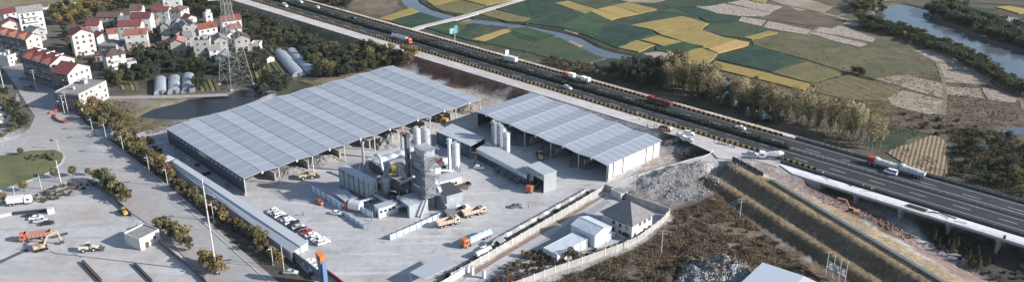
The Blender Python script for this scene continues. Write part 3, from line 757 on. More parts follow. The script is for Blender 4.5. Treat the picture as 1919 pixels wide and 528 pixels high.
fm = {'G3': (M_G3, .5), 'G4': (M_G4, .5), 'GR': (M_RB, .2), 'G': (M_FG, .4), 'G2': (M_FG2, .3), 'Y': (M_FY, .5), 'Y2': (M_FY2, .45), 'O': (M_FOL, .35), 'O2': (mat('meadow', (.11, .105, .05), .95, c2=(.07, .075, .038), scale=.3, lo=.4, hi=.62, detail=9, c3=(.155, .13, .075), scale3=.05, bump=.4, streak=(R(-35), .25, .6), layers=[((.05, .06, .03), .1, .52, .64, .6), ((.17, .125, .08), .07, .55, .68, .6), ((.05, .045, .03), .4, .58, .68, .6)]), .2),
      'OR': (M_FOR, .5), 'T': (M_TAN, .1), 'TW': (M_TANW, .1), 'TWH': (M_TANH, .1), 'TR': (M_TANR, .12), 'CR': (M_CORN, .3), 'B': (M_BRN, .25), 'GH': (mat('plastic_mulch', (.26, .28, .31), .5, bands=(R(-25), 2.0, (.15, .16, .18), .8)), .3), 'R': (M_RR, .2)}
rf = random.Random(3)
for i, (k, px) in enumerate(fld):
    m, h = fm[k]
    P = ats(px, LOW)
    Q = []
    for a, b in zip(P, P[1:] + P[:1]):            # a slightly ragged hand-cut edge
        n = max(1, int((b - a).length / 5))
        nn = Vector((-(b - a).y, (b - a).x, 0)).normalized()
        for j in range(n): Q.append(a.lerp(b, j / n) + (nn * rf.uniform(-.45, .45) if j else Vector()))
    struct('field', MB().poly(Q, LOW - .4, LOW + h + .004 * (i % 40)), m)
M_BUND = mat('field_bund', (.045, .042, .028), .95, c2=(.10, .09, .05), scale=.5)
BUNDS = [[(985, 44), (1045, 24), (1110, 19)], [(1000, 0), (1042, 14), (1092, 27), (1145, 41), (1190, 49)], [(1236, 22), (1264, 17), (1300, 13)], [(1264, 17), (1302, 36)], [(1112, 68), (1145, 42)], [(850, 68), (872, 50), (850, 40)], [(985, 97), (1012, 76), (1040, 68)], [(1440, 38), (1420, 60)], [(1330, 50), (1318, 58)], [(1590, 139), (1640, 149)]]
# farm track across the river with its small bridge
def road_px(name, px, z, wd, m, th=.2):
    P = ats(px, z); A, B = [], []
    for i, p in enumerate(P):
        d = (P[min(i + 1, len(P) - 1)] - P[max(i - 1, 0)]).normalized(); nn = Vector((-d.y, d.x, 0)) * wd
        A.append(p - nn); B.append(p + nn)
    return struct(name, MB().poly(A + B[::-1], z - th, z), m)
road_px('farm_track', [(768, 57), (790, 50), (850, 36), (900, 22), (975, 0), (1000, -8)], LOW + .75, 2.3, M_SVC, .9)
for q in BUNDS: road_px('field_bund', q, LOW + .56, .45, M_BUND, .8)
for px, w in (([(1512, 66), (1545, 45), (1570, 30), (1582, 28)], 1.0), ([(1768, 216), (1772, 180), (1768, 150), (1756, 118), (1800, 120), (1830, 130), (1858, 160), (1915, 190), (1919, 205)], 1.0), ([(1880, 165), (1840, 130), (1810, 105)], 1.0), ([(1700, -6), (1800, 2), (1919, 8)], 1.5)):
    road_px('field_track', px, LOW + .15, w, mat('track_dirt', (.20, .17, .12), .95, c2=(.15, .13, .08), scale=.3), .3)
# ------------------------------------------------------------ village houses
def wallmat(k):
    t = {'white': ((.55, .545, .535), (.41, .40, .385)), 'cream': ((.62, .58, .54), (.5, .46, .42)), 'grey': ((.36, .35, .34), (.27, .26, .25)), 'tan': ((.42, .37, .33), (.33, .29, .26)), 'pink': ((.60, .51, .47), (.5, .42, .38)), 'concrete': ((.40, .38, .36), (.3, .28, .27)), 'bluewhite': ((.64, .70, .78), (.56, .62, .70))}[k]
    return mat('plaster_' + k, t[0], .85, c2=t[1], scale=.5, amt=.8, lo=.4, hi=.65, rnd=.1, layers=[(tuple(x * .6 for x in t[1]), .35, .6, .72, .5)])
def roofmat(k):
    t = {'red': ((.19, .055, .05), (.13, .045, .042)), 'orange': ((.25, .088, .066), (.17, .065, .052)), 'palemetal': ((.43, .47, .52), (.36, .40, .45)), 'dark': ((.15, .145, .15), (.19, .185, .19)), 'brown': ((.15, .095, .08), (.10, .07, .06)), 'grey': ((.24, .235, .235), (.16, .155, .155)), 'pinkred': ((.36, .18, .16), (.26, .12, .105)), 'slab': ((.33, .32, .31), (.22, .21, .2))}[k]
    return mat('roof_' + k, t[0], .8, c2=t[1], scale=.7, bump=.05, rnd=.2, layers=[(tuple(.5 * x + .06 for x in t[1]), .3, .55, .7, .6)])
M_FRAME = mat('window_frame', (.6, .6, .6), .6)
_WC = {}
def window_mesh(w, h):
    k = (round(w, 1), round(h, 1))
    if k not in _WC:
        mb = MB(); t = .09
        mb.box((0, -.02, 0), (w, .06, h), 1)
        for sx in (-1, 1): mb.box((sx * w / 2, -.04, 0), (t, .12, h + t))
        mb.box((0, -.045, h / 2), (w - t, .12, t)); mb.box((0, -.06, -h / 2), (w + .2, .2, t)); mb.box((0, -.045, 0), (.06, .1, h - t))
        _WC[k] = mb.mesh('window', [M_FRAME, M_GLASS])
    return _WC[k]
def put_windows(root, p0, d, L, z0, z1, nrm_rz, spacing, ww, wh, storeys, rnd, skip=.12):
    n = max(1, int(L / spacing))
    for s in range(storeys):
        zc = z0 + (z1 - z0) * (s + .55) / storeys
        for i in range(n):
            if rnd.random() < skip: continue
            q = Vector(p0) + Vector(d) * (L * (i + .5) / n)
            link('window', window_mesh(ww, wh), root, (q.x, q.y, zc), nrm_rz)
HR = random.Random(77)
def house(label, pa, pb, h, d, roof='gx', wall='white', rc='red', name='house', cat='house', rise=None, ov=.45, base=0.0, windows=True, balcony=0, chimney=False, lower=None, group=None, spacing=3.0, pitch=.5):
    A, B = at(*pa, h), at(*pb, h)
    w = (B - A).length; rz = math.atan2(B.y - A.y, B.x - A.x)
    mid = (A + B) / 2
    t = thing(name, label, cat, (mid.x, mid.y, base), rz, group)
    H = h - base
    wm = wallmat(wall)
    mb = MB(); x = w / 2
    if roof in ('gx',): rr = rise or d / 2 * pitch
    elif roof == 'gy': rr = rise or w / 2 * pitch
    elif roof == 'dgy': rr = rise or w / 4 * .8
    elif roof == 'hip': rr = rise or min(w, d) / 2 * .5
    else: rr = rise or .8
    split = [(-.4, H)] if not lower else [(-.4, H * .55), (H * .55, H)]
    for i, (a, b) in enumerate(split):
        mb.add([(-x, 0, a), (x, 0, a), (x, d, a), (-x, d, a), (-x, 0, b), (x, 0, b), (x, d, b), (-x, d, b)],
               [(0, 1, 5, 4), (1, 2, 6, 5), (2, 3, 7, 6), (3, 0, 4, 7)] + ([(4, 5, 6, 7)] if b == H else []), 1 if (lower and i == 0) else 0)
    rm = MB(); th = .22
    def slab(q):
        q = [Vector(p) for p in q]
        n = len(q); up = Vector((0, 0, th))
        rm.add(q + [p + up for p in q], [tuple(range(n))[::-1], tuple(range(n, 2 * n))] + [(i, (i + 1) % n, n + (i + 1) % n, n + i) for i in range(n)])
    if roof == 'gx':
        mb.add([(-x, 0, H), (-x, d, H), (-x, d / 2, H + rr)], [(0, 1, 2)]); mb.add([(x, 0, H), (x, d, H), (x, d / 2, H + rr)], [(0, 1, 2)])
        k = ov * rr / (d / 2)
        slab([(-x - ov, -ov, H - k), (x + ov, -ov, H - k), (x + ov, d / 2, H + rr), (-x - ov, d / 2, H + rr)])
        slab([(x + ov, d + ov, H - k), (-x - ov, d + ov, H - k), (-x - ov, d / 2 + .002, H + rr), (x + ov, d / 2 + .002, H + rr)])
        rm.bar((-x - ov, d / 2, H + rr + th), (x + ov, d / 2, H + rr + th), .3, .2)
    elif roof == 'gy':
        mb.add([(-x, 0, H), (x, 0, H), (0, 0, H + rr)], [(0, 1, 2)]); mb.add([(-x, d, H), (x, d, H), (0, d, H + rr)], [(0, 1, 2)])
        k = ov * rr / x
        slab([(-x - ov, d + ov, H - k), (-x - ov, -ov, H - k), (0, -ov, H + rr), (0, d + ov, H + rr)])
        slab([(x + ov, -ov, H - k), (x + ov, d + ov, H - k), (.002, d + ov, H + rr), (.002, -ov, H + rr)])
        rm.bar((0, -ov, H + rr + th), (0, d + ov, H + rr + th), .3, .2)
    elif roof == 'dgy':
        for cx in (-x / 2, x / 2):
            hx = x / 2
            mb.add([(cx - hx, 0, H), (cx + hx, 0, H), (cx, 0, H + rr)], [(0, 1, 2)])
            slab([(cx - hx - .1, d, H), (cx - hx - .1, -ov, H), (cx, -ov, H + rr), (cx, d, H + rr)])
            slab([(cx + hx - .102, -ov, H), (cx + hx - .102, d, H), (cx + .002, d, H + rr), (cx + .002, -ov, H + rr)])
            mb.add([(cx - hx, d, H), (cx + hx, d, H), (cx, d, H + rr)], [(0, 1, 2)])
    elif roof == 'hip':
        k = 0.1
        e = [(-x - ov, -ov, H - k), (x + ov, -ov, H - k), (x + ov, d + ov, H - k), (-x - ov, d + ov, H - k)]
        if w > d: r0, r1 = (-x + d / 2, d / 2, H + rr), (x - d / 2, d / 2, H + rr)
        else: r0, r1 = (0, w / 2, H + rr), (0, d - w / 2, H + rr)
        if (Vector(r0) - Vector(r1)).length < .6: r1 = (r0[0], r0[1], r0[2])
        v = e + [r0, r1] + [(p[0], p[1], p[2] - .25) for p in e]
        if w > d: fs = [(0, 1, 5, 4), (1, 2, 5), (2, 3, 4, 5), (3, 0, 4)]
        else: fs = [(0, 1, 4), (1, 2, 5, 4), (2, 3, 5), (3, 0, 4, 5)]
        rm.add(v, fs + [(6, 7, 1, 0), (7, 8, 2, 1), (8, 9, 3, 2), (9, 6, 0, 3), (9, 8, 7, 6)])
    else:
        rm.add([(-x + .2, .2, H + .05), (x - .2, .2, H + .05), (x - .2, d - .2, H + .05), (-x + .2, d - .2, H + .05)], [(0, 1, 2, 3)])
        for c, s in (((0, .1, H + rr / 2), (w, .2, rr)), ((0, d - .1, H + rr / 2), (w, .2, rr)), ((-x + .1, d / 2, H + rr / 2), (.2, d - .42, rr)), ((x - .1, d / 2, H + rr / 2), (.2, d - .42, rr))):
            mb.box(c, s)
    part('wall', mb, [wm, wallmat('tan')], t)
    part('roof', rm, roofmat(rc), t)
    if roof == 'flat' and H > 4.5 and group:
        part('water_tank', MB().cyl((-w * .2, d * .55, H + .1), .7, 1.3, 10).cyl((-w * .2, d * .55, H + 1.4), .7, .3, 10, r2=.15), M_STEEL, t)
        part('stair_house', MB().box((w * .22, d * .6, H + 1.05), (2.4, 2.2, 2.0)).box((w * .22, d * .6, H + 2.12), (2.8, 2.6, .14)), wm, t)
    elif group and roof in ('gx', 'hip') and H > 6 and HR.random() < .6:
        part('solar_heater', MB().bar((w * .15, d * .28, H + rr * .62), (w * .15 + 1.8, d * .28, H + rr * .62), .5).bar((w * .15 + .9, d * .05, H + rr * .25), (w * .15 + .9, d * .27, H + rr * .58), 1.6, .1), M_DGREY, t)
    st = max(1, round(H / 3.3))
    if windows:
        put_windows(t, (-x + .4, 0, 0), (1, 0, 0), w - .8, .3, H, 0, spacing, 1.25, 1.45, st, HR)
        put_windows(t, (x, .6, 0), (0, 1, 0), d - 1.2, .3, H, math.pi / 2, spacing * 1.25, 1.1, 1.35, st, HR, .35)
        if rz < -.2: put_windows(t, (-x, .6, 0), (0, 1, 0), d - 1.2, .3, H, -math.pi / 2, spacing, 1.1, 1.35, st, HR, .2)
        part('door', MB().box((0, -.03, 1.05), (1.4, .08, 2.1)), mat('door_dark', (.09, .06, .05), .6), t, (HR.uniform(-.2, .2) * w, 0, 0))
    for b in range(balcony):
        z = H * (b + 1) / (balcony + 1) - .2
        bb = MB()
        bb.box((0, -.75, z), (w * .62, 1.5, .18)); bb.box((0, -1.44, z + .55), (w * .62, .1, .9))
        for sx in (-1, 1): bb.box((sx * w * .305, -.72, z + .55), (.1, 1.32, .9))
        part('balcony', bb, wallmat('white'), t)
    if chimney:
        part('chimney', MB().box((w * .28, d * .62, H + rr * .9), (.7, .7, 2.2)), wm, t)
    return t
V = 'houses of the village'
HS = [
 # label, pa, pb, h, depth, roof, wall, roof colour, extra
 ('tall cream house with a broad sunlit gable, beside the brown grove', (134.6, 67.7), (175, 61.5), 12, 9, 'gy', 'cream', 'red', {}),
 ('long low house with a dark brown roof behind the village', (180, 32.5), (222, 32), 5.5, 8, 'gx', 'tan', 'brown', {}),
 ('narrow red roofed house with a tall white gable below the long brown roof', (160, 48), (184, 47), 8, 8, 'gx', 'white', 'red', {}),
 ('small white house whose gable front stands before an orange red wing', (181, 71), (203.5, 66.5), 5.5, 8, 'gy', 'white', 'orange', {}),
 ('red roofed wing tucked behind the small white gable front', (202, 64), (221, 61.5), 7, 7, 'gx', 'white', 'orange', {}),
 ('single storey house under a dark slate hipped roof', (184, 85), (218, 86), 4.5, 9, 'hip', 'grey', 'dark', {}),
 ('white house with brown hipped roof and stacked white balconies', (198, 106), (234, 99.5), 8.5, 9, 'hip', 'white', 'brown', dict(balcony=2, chimney=True)),
 ('four storey house white above and tan below under an orange roof', (233, 66), (274, 63), 10.5, 7.5, 'gx', 'white', 'orange', dict(lower=True)),
 ('white house with a bright red roof and a long sunlit gable side', (244, 35), (280, 34), 9.5, 9, 'gx', 'white', 'red', {}),
 ('low fronted house with a red roof between the orange roof and the white house', (220, 49), (262, 48), 8, 7.5, 'gx', 'white', 'red', {}),
 ('house with dark red brown roof at the top of the village', (243, 20), (265, 19), 7.5, 9, 'gx', 'white', 'brown', {}),
 ('plain white house with wide red roof in the back row', (284, 20), (314, 20), 9.5, 6, 'gx', 'white', 'red', {}),
 ('white house with grey brown hipped roof and bright right wall', (316, 20), (338, 21), 9, 10, 'hip', 'white', 'brown', {}),
 ('white flat roofed block at the top edge of the village', (305, 4), (338, 2), 8.5, 9, 'flat', 'white', 'slab', {}),
 ('grey house with twin front gables and a white balcony rail', (300, 51), (340, 49), 8, 9, 'dgy', 'grey', 'grey', dict(balcony=1)),
 ('shaded grey house with twin gables beside the lattice pylon', (342, 51), (369, 47), 10, 10, 'dgy', 'grey', 'grey', {}),
 ('bare plaster house with a pink and red gabled roof', (318.7, 82), (345, 80), 7.5, 9, 'gy', 'tan', 'pinkred', {}),
 ('tall plain block with a rust brown flat roof', (361, 79.5), (392, 77.6), 9.5, 9, 'flat', 'grey', 'brown', {}),
 ('white house with an orange roof left of the pylon', (372, 56), (407, 50), 7.5, 8, 'gx', 'white', 'orange', dict(balcony=1)),
 ('grey house with dark gabled roof seen through the pylon', (401.6, 77), (426, 74), 8, 9, 'gy', 'grey', 'dark', {}),
 ('small dark roofed outhouse at the foot of the pylon side village', (403.5, 108), (428, 108), 3.5, 7, 'gy', 'grey', 'dark', {}),
 ('pale grey house with a dark gable roof on the far side of the pylon', (440, 75), (468, 71), 7.5, 9, 'gy', 'grey', 'brown', {}),
 ('red roofed white house at the highest point behind the pylon', (416, 41), (452, 36), 8, 8, 'gx', 'white', 'orange', {}),
 ('small cottage with an orange roof in the back row', (350, 36), (368, 32), 5, 7, 'gy', 'cream', 'orange', {}),
 ('small white box house with a flat roof in the back row', (385, 29), (398, 27), 6, 6, 'flat', 'white', 'slab', {}),
 ('tiny red roofed outhouse among the trees', (299, 85), (313, 84), 3.5, 5, 'gx', 'white', 'red', {}),
 ('low grey roofed house between two red roofs', (221, 39), (243, 38), 5, 7, 'gx', 'grey', 'grey', {}),
 ('tall white apartment block with a grey roof and rows of balconies', (33, 25), (79.5, 19), 14.5, 9, 'gx', 'white', 'grey', dict(balcony=4)),
 ('pinkish house with a plain gable left of the balcony block', (3, 48), (37, 44), 8, 9, 'gy', 'pink', 'pinkred', {}),
 ('white house with small red roofs at the upper left', (6, 27), (32, 22), 6, 8, 'gx', 'white', 'red', {}),
 ('row house block with a red roof standing over the shaded street', (48, 75), (76, 67), 13.5, 26, 'gy', 'pink', 'orange', {}),
 ('long terrace of orange red roofs along the shaded street', (93, 122), (139, 109), 12.0, 25, 'gy', 'white', 'orange', {}),
 ('end house of the street terrace with an orange red roof and a terrace', (126, 140), (168, 124), 10.5, 10, 'gy', 'white', 'orange', {}),
 ('unfinished concrete frame house with open window holes and a flat roof', (147, 178), (199, 152), 8.5, 13, 'flat', 'concrete', 'slab', dict(rise=.4)),
 ('low white flat roofed building by the street in the upper left corner', (-14, 92), (15, 90), 6, 9, 'flat', 'white', 'slab', {}),
 ('white roofed shop building behind the trees at the left edge', (-30, 222), (17, 210), 4, 9, 'flat', 'white', 'slab', dict(rise=.3)),
 ('white walled house with a grey roof in the gap of the village', (392, 95), (412, 92), 5, 7, 'gx', 'white', 'grey', {}),
 ('pale shed with a flat roof below the pylon side houses', (470, 84), (486, 84), 3.5, 6, 'flat', 'cream', 'slab', {}),
 ('dim grey house squeezed between the twin gables and the flat block', (345, 70), (360, 68), 6, 8, 'gx', 'grey', 'dark', {}),
 ('white cottage with an orange roof on the slope behind the pylon', (432, 55), (452, 52), 5, 7, 'gx', 'white', 'orange', {}),

 ('low tiled outhouse in front of the plain cream gable house', (178, 104), (192, 103), 3.2, 5, 'gx', 'tan', 'brown', {}),
 ('small grey shed between the slate hipped house and the tall orange roof', (222, 92), (232, 91), 3.5, 6, 'flat', 'grey', 'slab', {}),
 ('white walled yard building right of the house with stacked balconies', (238, 119), (256, 116), 3.2, 7, 'flat', 'white', 'slab', dict(rise=.5)),
 ('narrow grey house right behind the wide red roof', (283, 34), (296, 33), 5.5, 7, 'gx', 'grey', 'brown', {}),
 ('low grey annex under the twin gables facing the trees', (303, 72), (318, 71), 3.5, 6, 'flat', 'grey', 'slab', {}),
 ('grey house with a red tinted roof behind the bare plaster house', (330, 64), (345, 62), 6, 7, 'gy', 'tan', 'pinkred', {}),
 ('low white annex at the foot of the tall rust topped block', (393, 103), (402, 102), 3, 6, 'flat', 'white', 'slab', {}),
 ('pale house with a grey gable wedged behind the slate roofed house', (426, 66), (440, 63), 6.5, 8, 'gy', 'cream', 'grey', {}),
 ('small brown roofed house at the left edge behind the pinkish gable', (-8, 42), (4, 40), 5, 7, 'gx', 'grey', 'brown', {}),
 ('grey house under a dark roof between balcony block and street row', (58, 62), (84, 56), 6, 8, 'gy', 'grey', 'dark', {}),
 ('low white house in front of the row block beside the street', (14, 108), (36, 100), 5, 8, 'flat', 'cream', 'slab', {}),
 ('small tin roofed shed in the gap below the two red wings', (204, 82), (216, 80), 3, 5, 'gx', 'grey', 'grey', {}),
]
for lb, pa, pb, h, d, rf_, wl, rc, kw in HS:
    t = house(lb, pa, pb, h, d, rf_, wl, rc, group=V, **kw)
    if any(k in lb for k in ('terrace of orange', 'row house block', 'end house', 'frame house')):
        w2 = (at(*pb, h) - at(*pa, h)).length / 2
        part('street_front', MB().box((-w2 - .1, d / 2, h * .5 - .2), (.2, d - .2, h - .6)).box((-w2 - .7, d / 2, 3.4), (1.2, d - .4, .2)), mat('street_front_tiles', (.13, .125, .13), .7, c2=(.085, .08, .09), scale=.8), t)
        for zz in range(max(1, int(h / 3.2))):
            for j in range(int(d / 3)):
                if HR.random() < .9: link('window', window_mesh(1.5, 1.5), t, (-w2 - .22, 1.5 + j * 3, 1.9 + zz * 3.1), -math.pi / 2)
                if HR.random() < .4 and zz: part('air_conditioner', MB().box((-w2 - .5, 2.9 + j * 3, 1.3 + zz * 3.1), (.5, .8, .6)), M_FRAME, t)
    if 'terrace of orange' in lb or 'row house block' in lb:
        w2 = (at(*pb, h) - at(*pa, h)).length / 2
        cg = MB()                                   # cross gables facing the street
        for k in range(int(d / 8)):
            y = 4 + k * 8.0; rr = 2.2
            for sg in (-1, 1):
                cg.add([(-w2 - .8, y + sg * 3.4, h), (0, y + sg * 3.4, h + .1), (0, y, h + rr + .35), (-w2 - .8, y, h + rr)], [(0, 1, 2, 3)])
            cg.add([(-w2 - .7, y - 3.3, h), (-w2 - .7, y + 3.3, h), (-w2 - .7, y, h + rr - .1)], [(0, 1, 2)], 1)
        part('dormer', cg, [roofmat('orange'), wallmat('white')], t)
        if 'terrace of orange' in lb:
            for k in range(4): part('fire_wall', MB().box((0, 1 + k * 7.6, h + w2 * .5 + .1), (w2 * .7, .22, .6)), wallmat('white'), t)
# guard house in the lot
_d = (at(241, 434, 4) - at(261, 449, 4)).length
house('small white flat roofed guard house standing alone in the lower left lot', (261, 449.5), (298, 430.5), 4.0, _d, 'flat', 'white', 'slab', name='guard_house', cat='guard house', rise=.5, spacing=3.5)
# compound: office with hipped roof, blue white shed, low shed
_d = (at(1129, 396, 6.6) - at(1185, 420, 6.6)).length
off = house('two storey white office with a dark grey pyramid roof inside the walled compound', (1185, 420), (1223, 399.5), 6.6, _d, 'hip', 'white', 'dark', name='office_building', cat='office', rise=4.6, ov=.7, spacing=2.4)
w2 = (at(1223, 399.5, 6.6) - at(1185, 420, 6.6)).length / 2
put_windows(off, (-w2, .8, 0), (0, 1, 0), _d - 1.6, .4, 5.4, -math.pi / 2, 2.6, 1.3, 1.7, 2, HR, .1)
part('window', MB().box((-w2 - .02, _d / 2, 5.9), (.08, _d - 1.2, .8)), M_GLASS, off)
_d = (at(1072, 420, 4.7) - at(1115, 441.5, 4.7)).length
house('pale blue gabled shed between the office and the low shed', (1115, 441.5), (1146, 425), 4.7, _d, 'gy', 'bluewhite', 'palemetal', name='metal_shed', cat='shed', windows=False, pitch=.3, ov=.2)
_d = (at(1020, 463, 3.3) - at(1044.5, 477, 3.3)).length
house('low white shed with a wide flat grey roof beside the grey tree', (1044.5, 477), (1101, 447), 3.3, _d, 'flat', 'white', 'palemetal', name='low_shed', cat='shed', rise=.12, spacing=5)
house('tiny white cabin with a red edged roof behind the compound wall', (1164, 364), (1176, 359.5), 2.6, 5.5, 'flat', 'white', 'slab', name='site_cabin', cat='cabin', rise=.2)
house('little brown roofed hut beside the long greenhouses', (500, 110), (514, 107), 2.6, 6, 'gy', 'white', 'brown', name='garden_hut', cat='hut', windows=False)
house('grey white pump house in the shaded corner left of the big shed', (262, 258), (275, 254), 3, 4, 'gx', 'white', 'grey', name='pump_house', cat='hut')
M_CORR = mat('corrugated_grey', (.42, .44, .47), .5, .15, bands=(R(44), .5, (.36, .38, .41), .6))
def canopy(name, label, corners, z, posts=True, m=None, th=.18, zs=None, wall=None, cat='canopy', fascia=None):
    """roof plate over four photo points on posts"""
    zs = zs or [z] * 4
    P = [at(u, v, zz) for (u, v), zz in zip(corners, zs)]
    c = sum(P, Vector()) / 4
    t = thing(name, label, cat, (c.x, c.y, 0))
    q = [p - Vector((c.x, c.y, 0)) for p in P]
    mb = MB(); up = Vector((0, 0, th))
    ar = (q[1] - q[0]).cross(q[2] - q[0]).z
    if ar < 0: q = q[::-1]
    mb.add(q + [p + up for p in q], [(3, 2, 1, 0), (4, 5, 6, 7)] + [(i, (i + 1) % 4, 4 + (i + 1) % 4, 4 + i) for i in range(4)])
    part('roof', mb, m or M_CORR, t)
    if posts:
        pb = []
        for i in range(4):
            a, b = q[i], q[(i + 1) % 4]
            L = (b - a).length; n = max(1, int(L / 6.5))
            for k in range(n):
                p = a.lerp(b, k / n) * .985; part('post', MB().bar((p.x, p.y, 0), (p.x, p.y, p.z), .16), M_STEEL, t)
    if wall:
        wb = MB()
        for i in wall:
            a, b = q[i], q[(i + 1) % 4]
            nn = (Vector((b.y - a.y, a.x - b.x, 0))).normalized() * -.12
            wb.add([(a.x, a.y, 0), (b.x, b.y, 0), (b.x, b.y, b.z), (a.x, a.y, a.z)] + [(p.x + nn.x, p.y + nn.y, zz) for p, zz in ((a, 0), (b, 0), (b, b.z), (a, a.z))],
                   [(0, 1, 2, 3), (7, 6, 5, 4), (0, 4, 5, 1), (1, 5, 6, 2), (3, 7, 4, 0)])
        part('wall', wb, wall_m, t)
    return t, q
wall_m = M_CORR

# ------------------------------------------------------------ the two open sheds
M_ROOF = mat('shed_roof_sheet', (.315, .345, .39), .5, .05, c2=(.285, .315, .36), scale=.15, layers=[((.25, .265, .29), .11, .52, .66, .5), ((.37, .385, .40), .06, .55, .7, .5)], bands=(R(44), .55, (.28, .31, .355), .35))
M_SKYL = mat('skylight_sheet', (.375, .405, .45), .45)
M_BAYW = mat('bay_wall_concrete', (.40, .38, .37), .9, c2=(.29, .275, .265), scale=.4)
M_DCLAD = mat('dark_cladding', (.045, .055, .075), .6, c2=(.06, .07, .09), scale=.3)
M_WCLAD = mat('white_cladding', (.80, .80, .80), .5, c2=(.70, .70, .71), scale=.3)
M_RED = mat('red_paint', (.55, .06, .045), .5)
M_ORANGE = mat('orange_paint', (.65, .19, .05), .5)
M_LAMP = mat('lamp_housing', (.75, .62, .58), .5)
def open_shed(name, label, FL, FR, depth, ns, eave, rise, end):
    """front-left and front-right eave corners; open front, bays divided by low concrete walls"""
    A, B = at(*FL, eave), at(*FR, eave)
    L = (B - A).length; rz = math.atan2(B.y - A.y, B.x - A.x)
    t = thing(name, label, 'open shed', (A.x, A.y, 0), rz)
    rm = MB(); dx = L / ns
    ys = [-1.0]; y = 2.2
    pat = []
    nb = 9; per = (depth + 2.0) / nb
    for k in range(nb):
        y0 = -1 + k * per
        pat += [(y0, y0 + per - .95, 0), (y0 + per - .95, y0 + per, 1)]
    for i in range(ns):
        x0, x1 = i * dx, (i + 1) * dx
        z0, z1 = (eave, eave + rise) if i % 2 == 0 else (eave + rise, eave)
        for a, b, mi in pat:
            lift = .03 if mi else 0
            rm.add([(x0, a, z0 + lift), (x1, a, z1 + lift), (x1, b, z1 + lift), (x0, b, z0 + lift)], [(0, 1, 2, 3)], mi)
        rm.add([(x0, -1, z0 - .22), (x1, -1, z1 - .22), (x1, depth + 1, z1 - .22), (x0, depth + 1, z0 - .22)], [(3, 2, 1, 0)])
        rm.add([(x0, -1, z0 - .22), (x1, -1, z1 - .22), (x1, -1, z1), (x0, -1, z0)], [(0, 1, 2, 3)])
        rm.add([(x0, depth + 1, z0 - .22), (x1, depth + 1, z1 - .22), (x1, depth + 1, z1), (x0, depth + 1, z0)], [(3, 2, 1, 0)])
        if i: rm.bar((x0, -1, z0 + .06), (x0, depth + 1, z0 + .06), .28, .1, 1 if i % 2 else 2)
    for xx in (0, L):
        rm.add([(xx, -1, eave - .22), (xx, depth + 1, eave - .22), (xx, depth + 1, eave), (xx, -1, eave)], [(0, 1, 2, 3)])
    part('roof', rm, [M_ROOF, M_SKYL, mat('gutter_grey', (.2, .21, .23), .6)], t)
    for i in range(0, ns + 1, 2):
        x = min(max(i * dx, .4), L - .4)
        for y in (0.0, depth * .34, depth * .67, depth - .3):
            part('post', MB().box((x, y, (eave - .2) / 2), (.36, .36, eave - .2)), M_STEEL, t)
        if 0 < i < ns:
            w = MB(); w.box((x, depth * .5 + 1.5, 1.6), (.5, depth - 4, 3.2)); w.box((x, depth * .5 + 1.5, 3.25), (.62, depth - 4, .16))
            part('bay_wall', w, M_BAYW, t)
        tr = MB(); tr.bar((x, 0, eave - .5), (x, depth, eave - .5), .2, .25)
        part('beam', tr, M_STEEL, t)
    part('back_wall', MB().box((L / 2, depth - .05, eave / 2 - .2), (L, .22, eave - .4)), M_BAYW, t)
    for i in range(1, ns, 2):
        lb = MB(); lb.tube([(i * dx, -1.3, eave + rise - .55), (i * dx, -1.05, eave + rise - .5)], .42, 12)
        part('lamp', lb, M_LAMP, t)
    end(t, L, depth, eave, dx)
    return t, A, B, rz
def end1(t, L, D, ev, dx):
    w = MB(); w.box((.1, D / 2, 1.2 + (ev - 1.45) / 2), (.2, D, ev - 1.45)); part('end_wall', w, M_DCLAD, t)
    part('plinth', MB().box((.05, D / 2, .6), (.4, D, 1.2)), M_BAYW, t)
    n = 20
    for k in range(n):
        y = 2 + (D - 4) * k / (n - 1)
        if k in (9, 10): continue
        part('window', MB().box((-.04, y, ev - 1.2), (.1, 1.5, 1.1)), mat('strip_window', (.30, .34, .40), .3, c2=(.2, .22, .26), scale=2), t)
    part('sign', MB().box((-.06, D * .5, ev - 1.15), (.12, 6.5, 1.3)), mat('sign_faded', (.42, .44, .47), .6), t)
    w = MB(); w.box((L - .1, D * .72, ev / 2), (.2, D * .5, ev - .4)); part('end_wall', w, M_DCLAD, t)
def end2(t, L, D, ev, dx):
    w = MB(); n = 5
    w.box((L - .1, D / 2, .55), (.3, D, 1.1), 1)
    xs = [0, .1, .28, .72, .86, 1.0]
    for a, b in zip(xs, xs[1:]):
        w.box((L - .1, D * (a + b) / 2, 1.15 + (ev - 1.5) / 2), (.16, D * (b - a) - .5, ev - 1.5), 0)
        w.box((L - .12, D * b - (.2 if b < 1 else .3), 1.1 + (ev - 1.45) / 2), (.22, .6, ev - 1.45), 2)
    w.box((L - .12, .25, 1.1 + (ev - 1.45) / 2), (.24, .5, ev - 1.45), 2)
    part('end_wall', w, [M_WCLAD, M_BAYW, M_DGREY], t)
    pb = MB()
    for a, b in zip(xs, xs[1:]):
        for zz in (1.55, ev - .75):
            pb.box((L - .005, D * (b if zz > 3 else (a + b) / 2) - (.9 if zz > 3 else 0), zz), (.04, 1.4 if zz > 3 else D * (b - a) * .55, .4 if zz > 3 else .22))
    part('red_marking', pb, mat('red_lettering', (.60, .12, .08), .6), t)
    w = MB(); w.box((.1, D / 2, ev / 2), (.2, D, ev - .4)); part('side_wall', w, M_DCLAD, t)
SH1 = open_shed('storage_shed', 'huge open fronted shed with a grey zigzag roof covering the stone bays', (455, 333), (900, 185), 65.0, 16, 7.5, .65, end1)
SH2 = open_shed('storage_shed', 'second open shed with a white end wall near the motorway ramp', (893, 208), (1140, 308), 32.6, 10, 7.5, .65, end2)
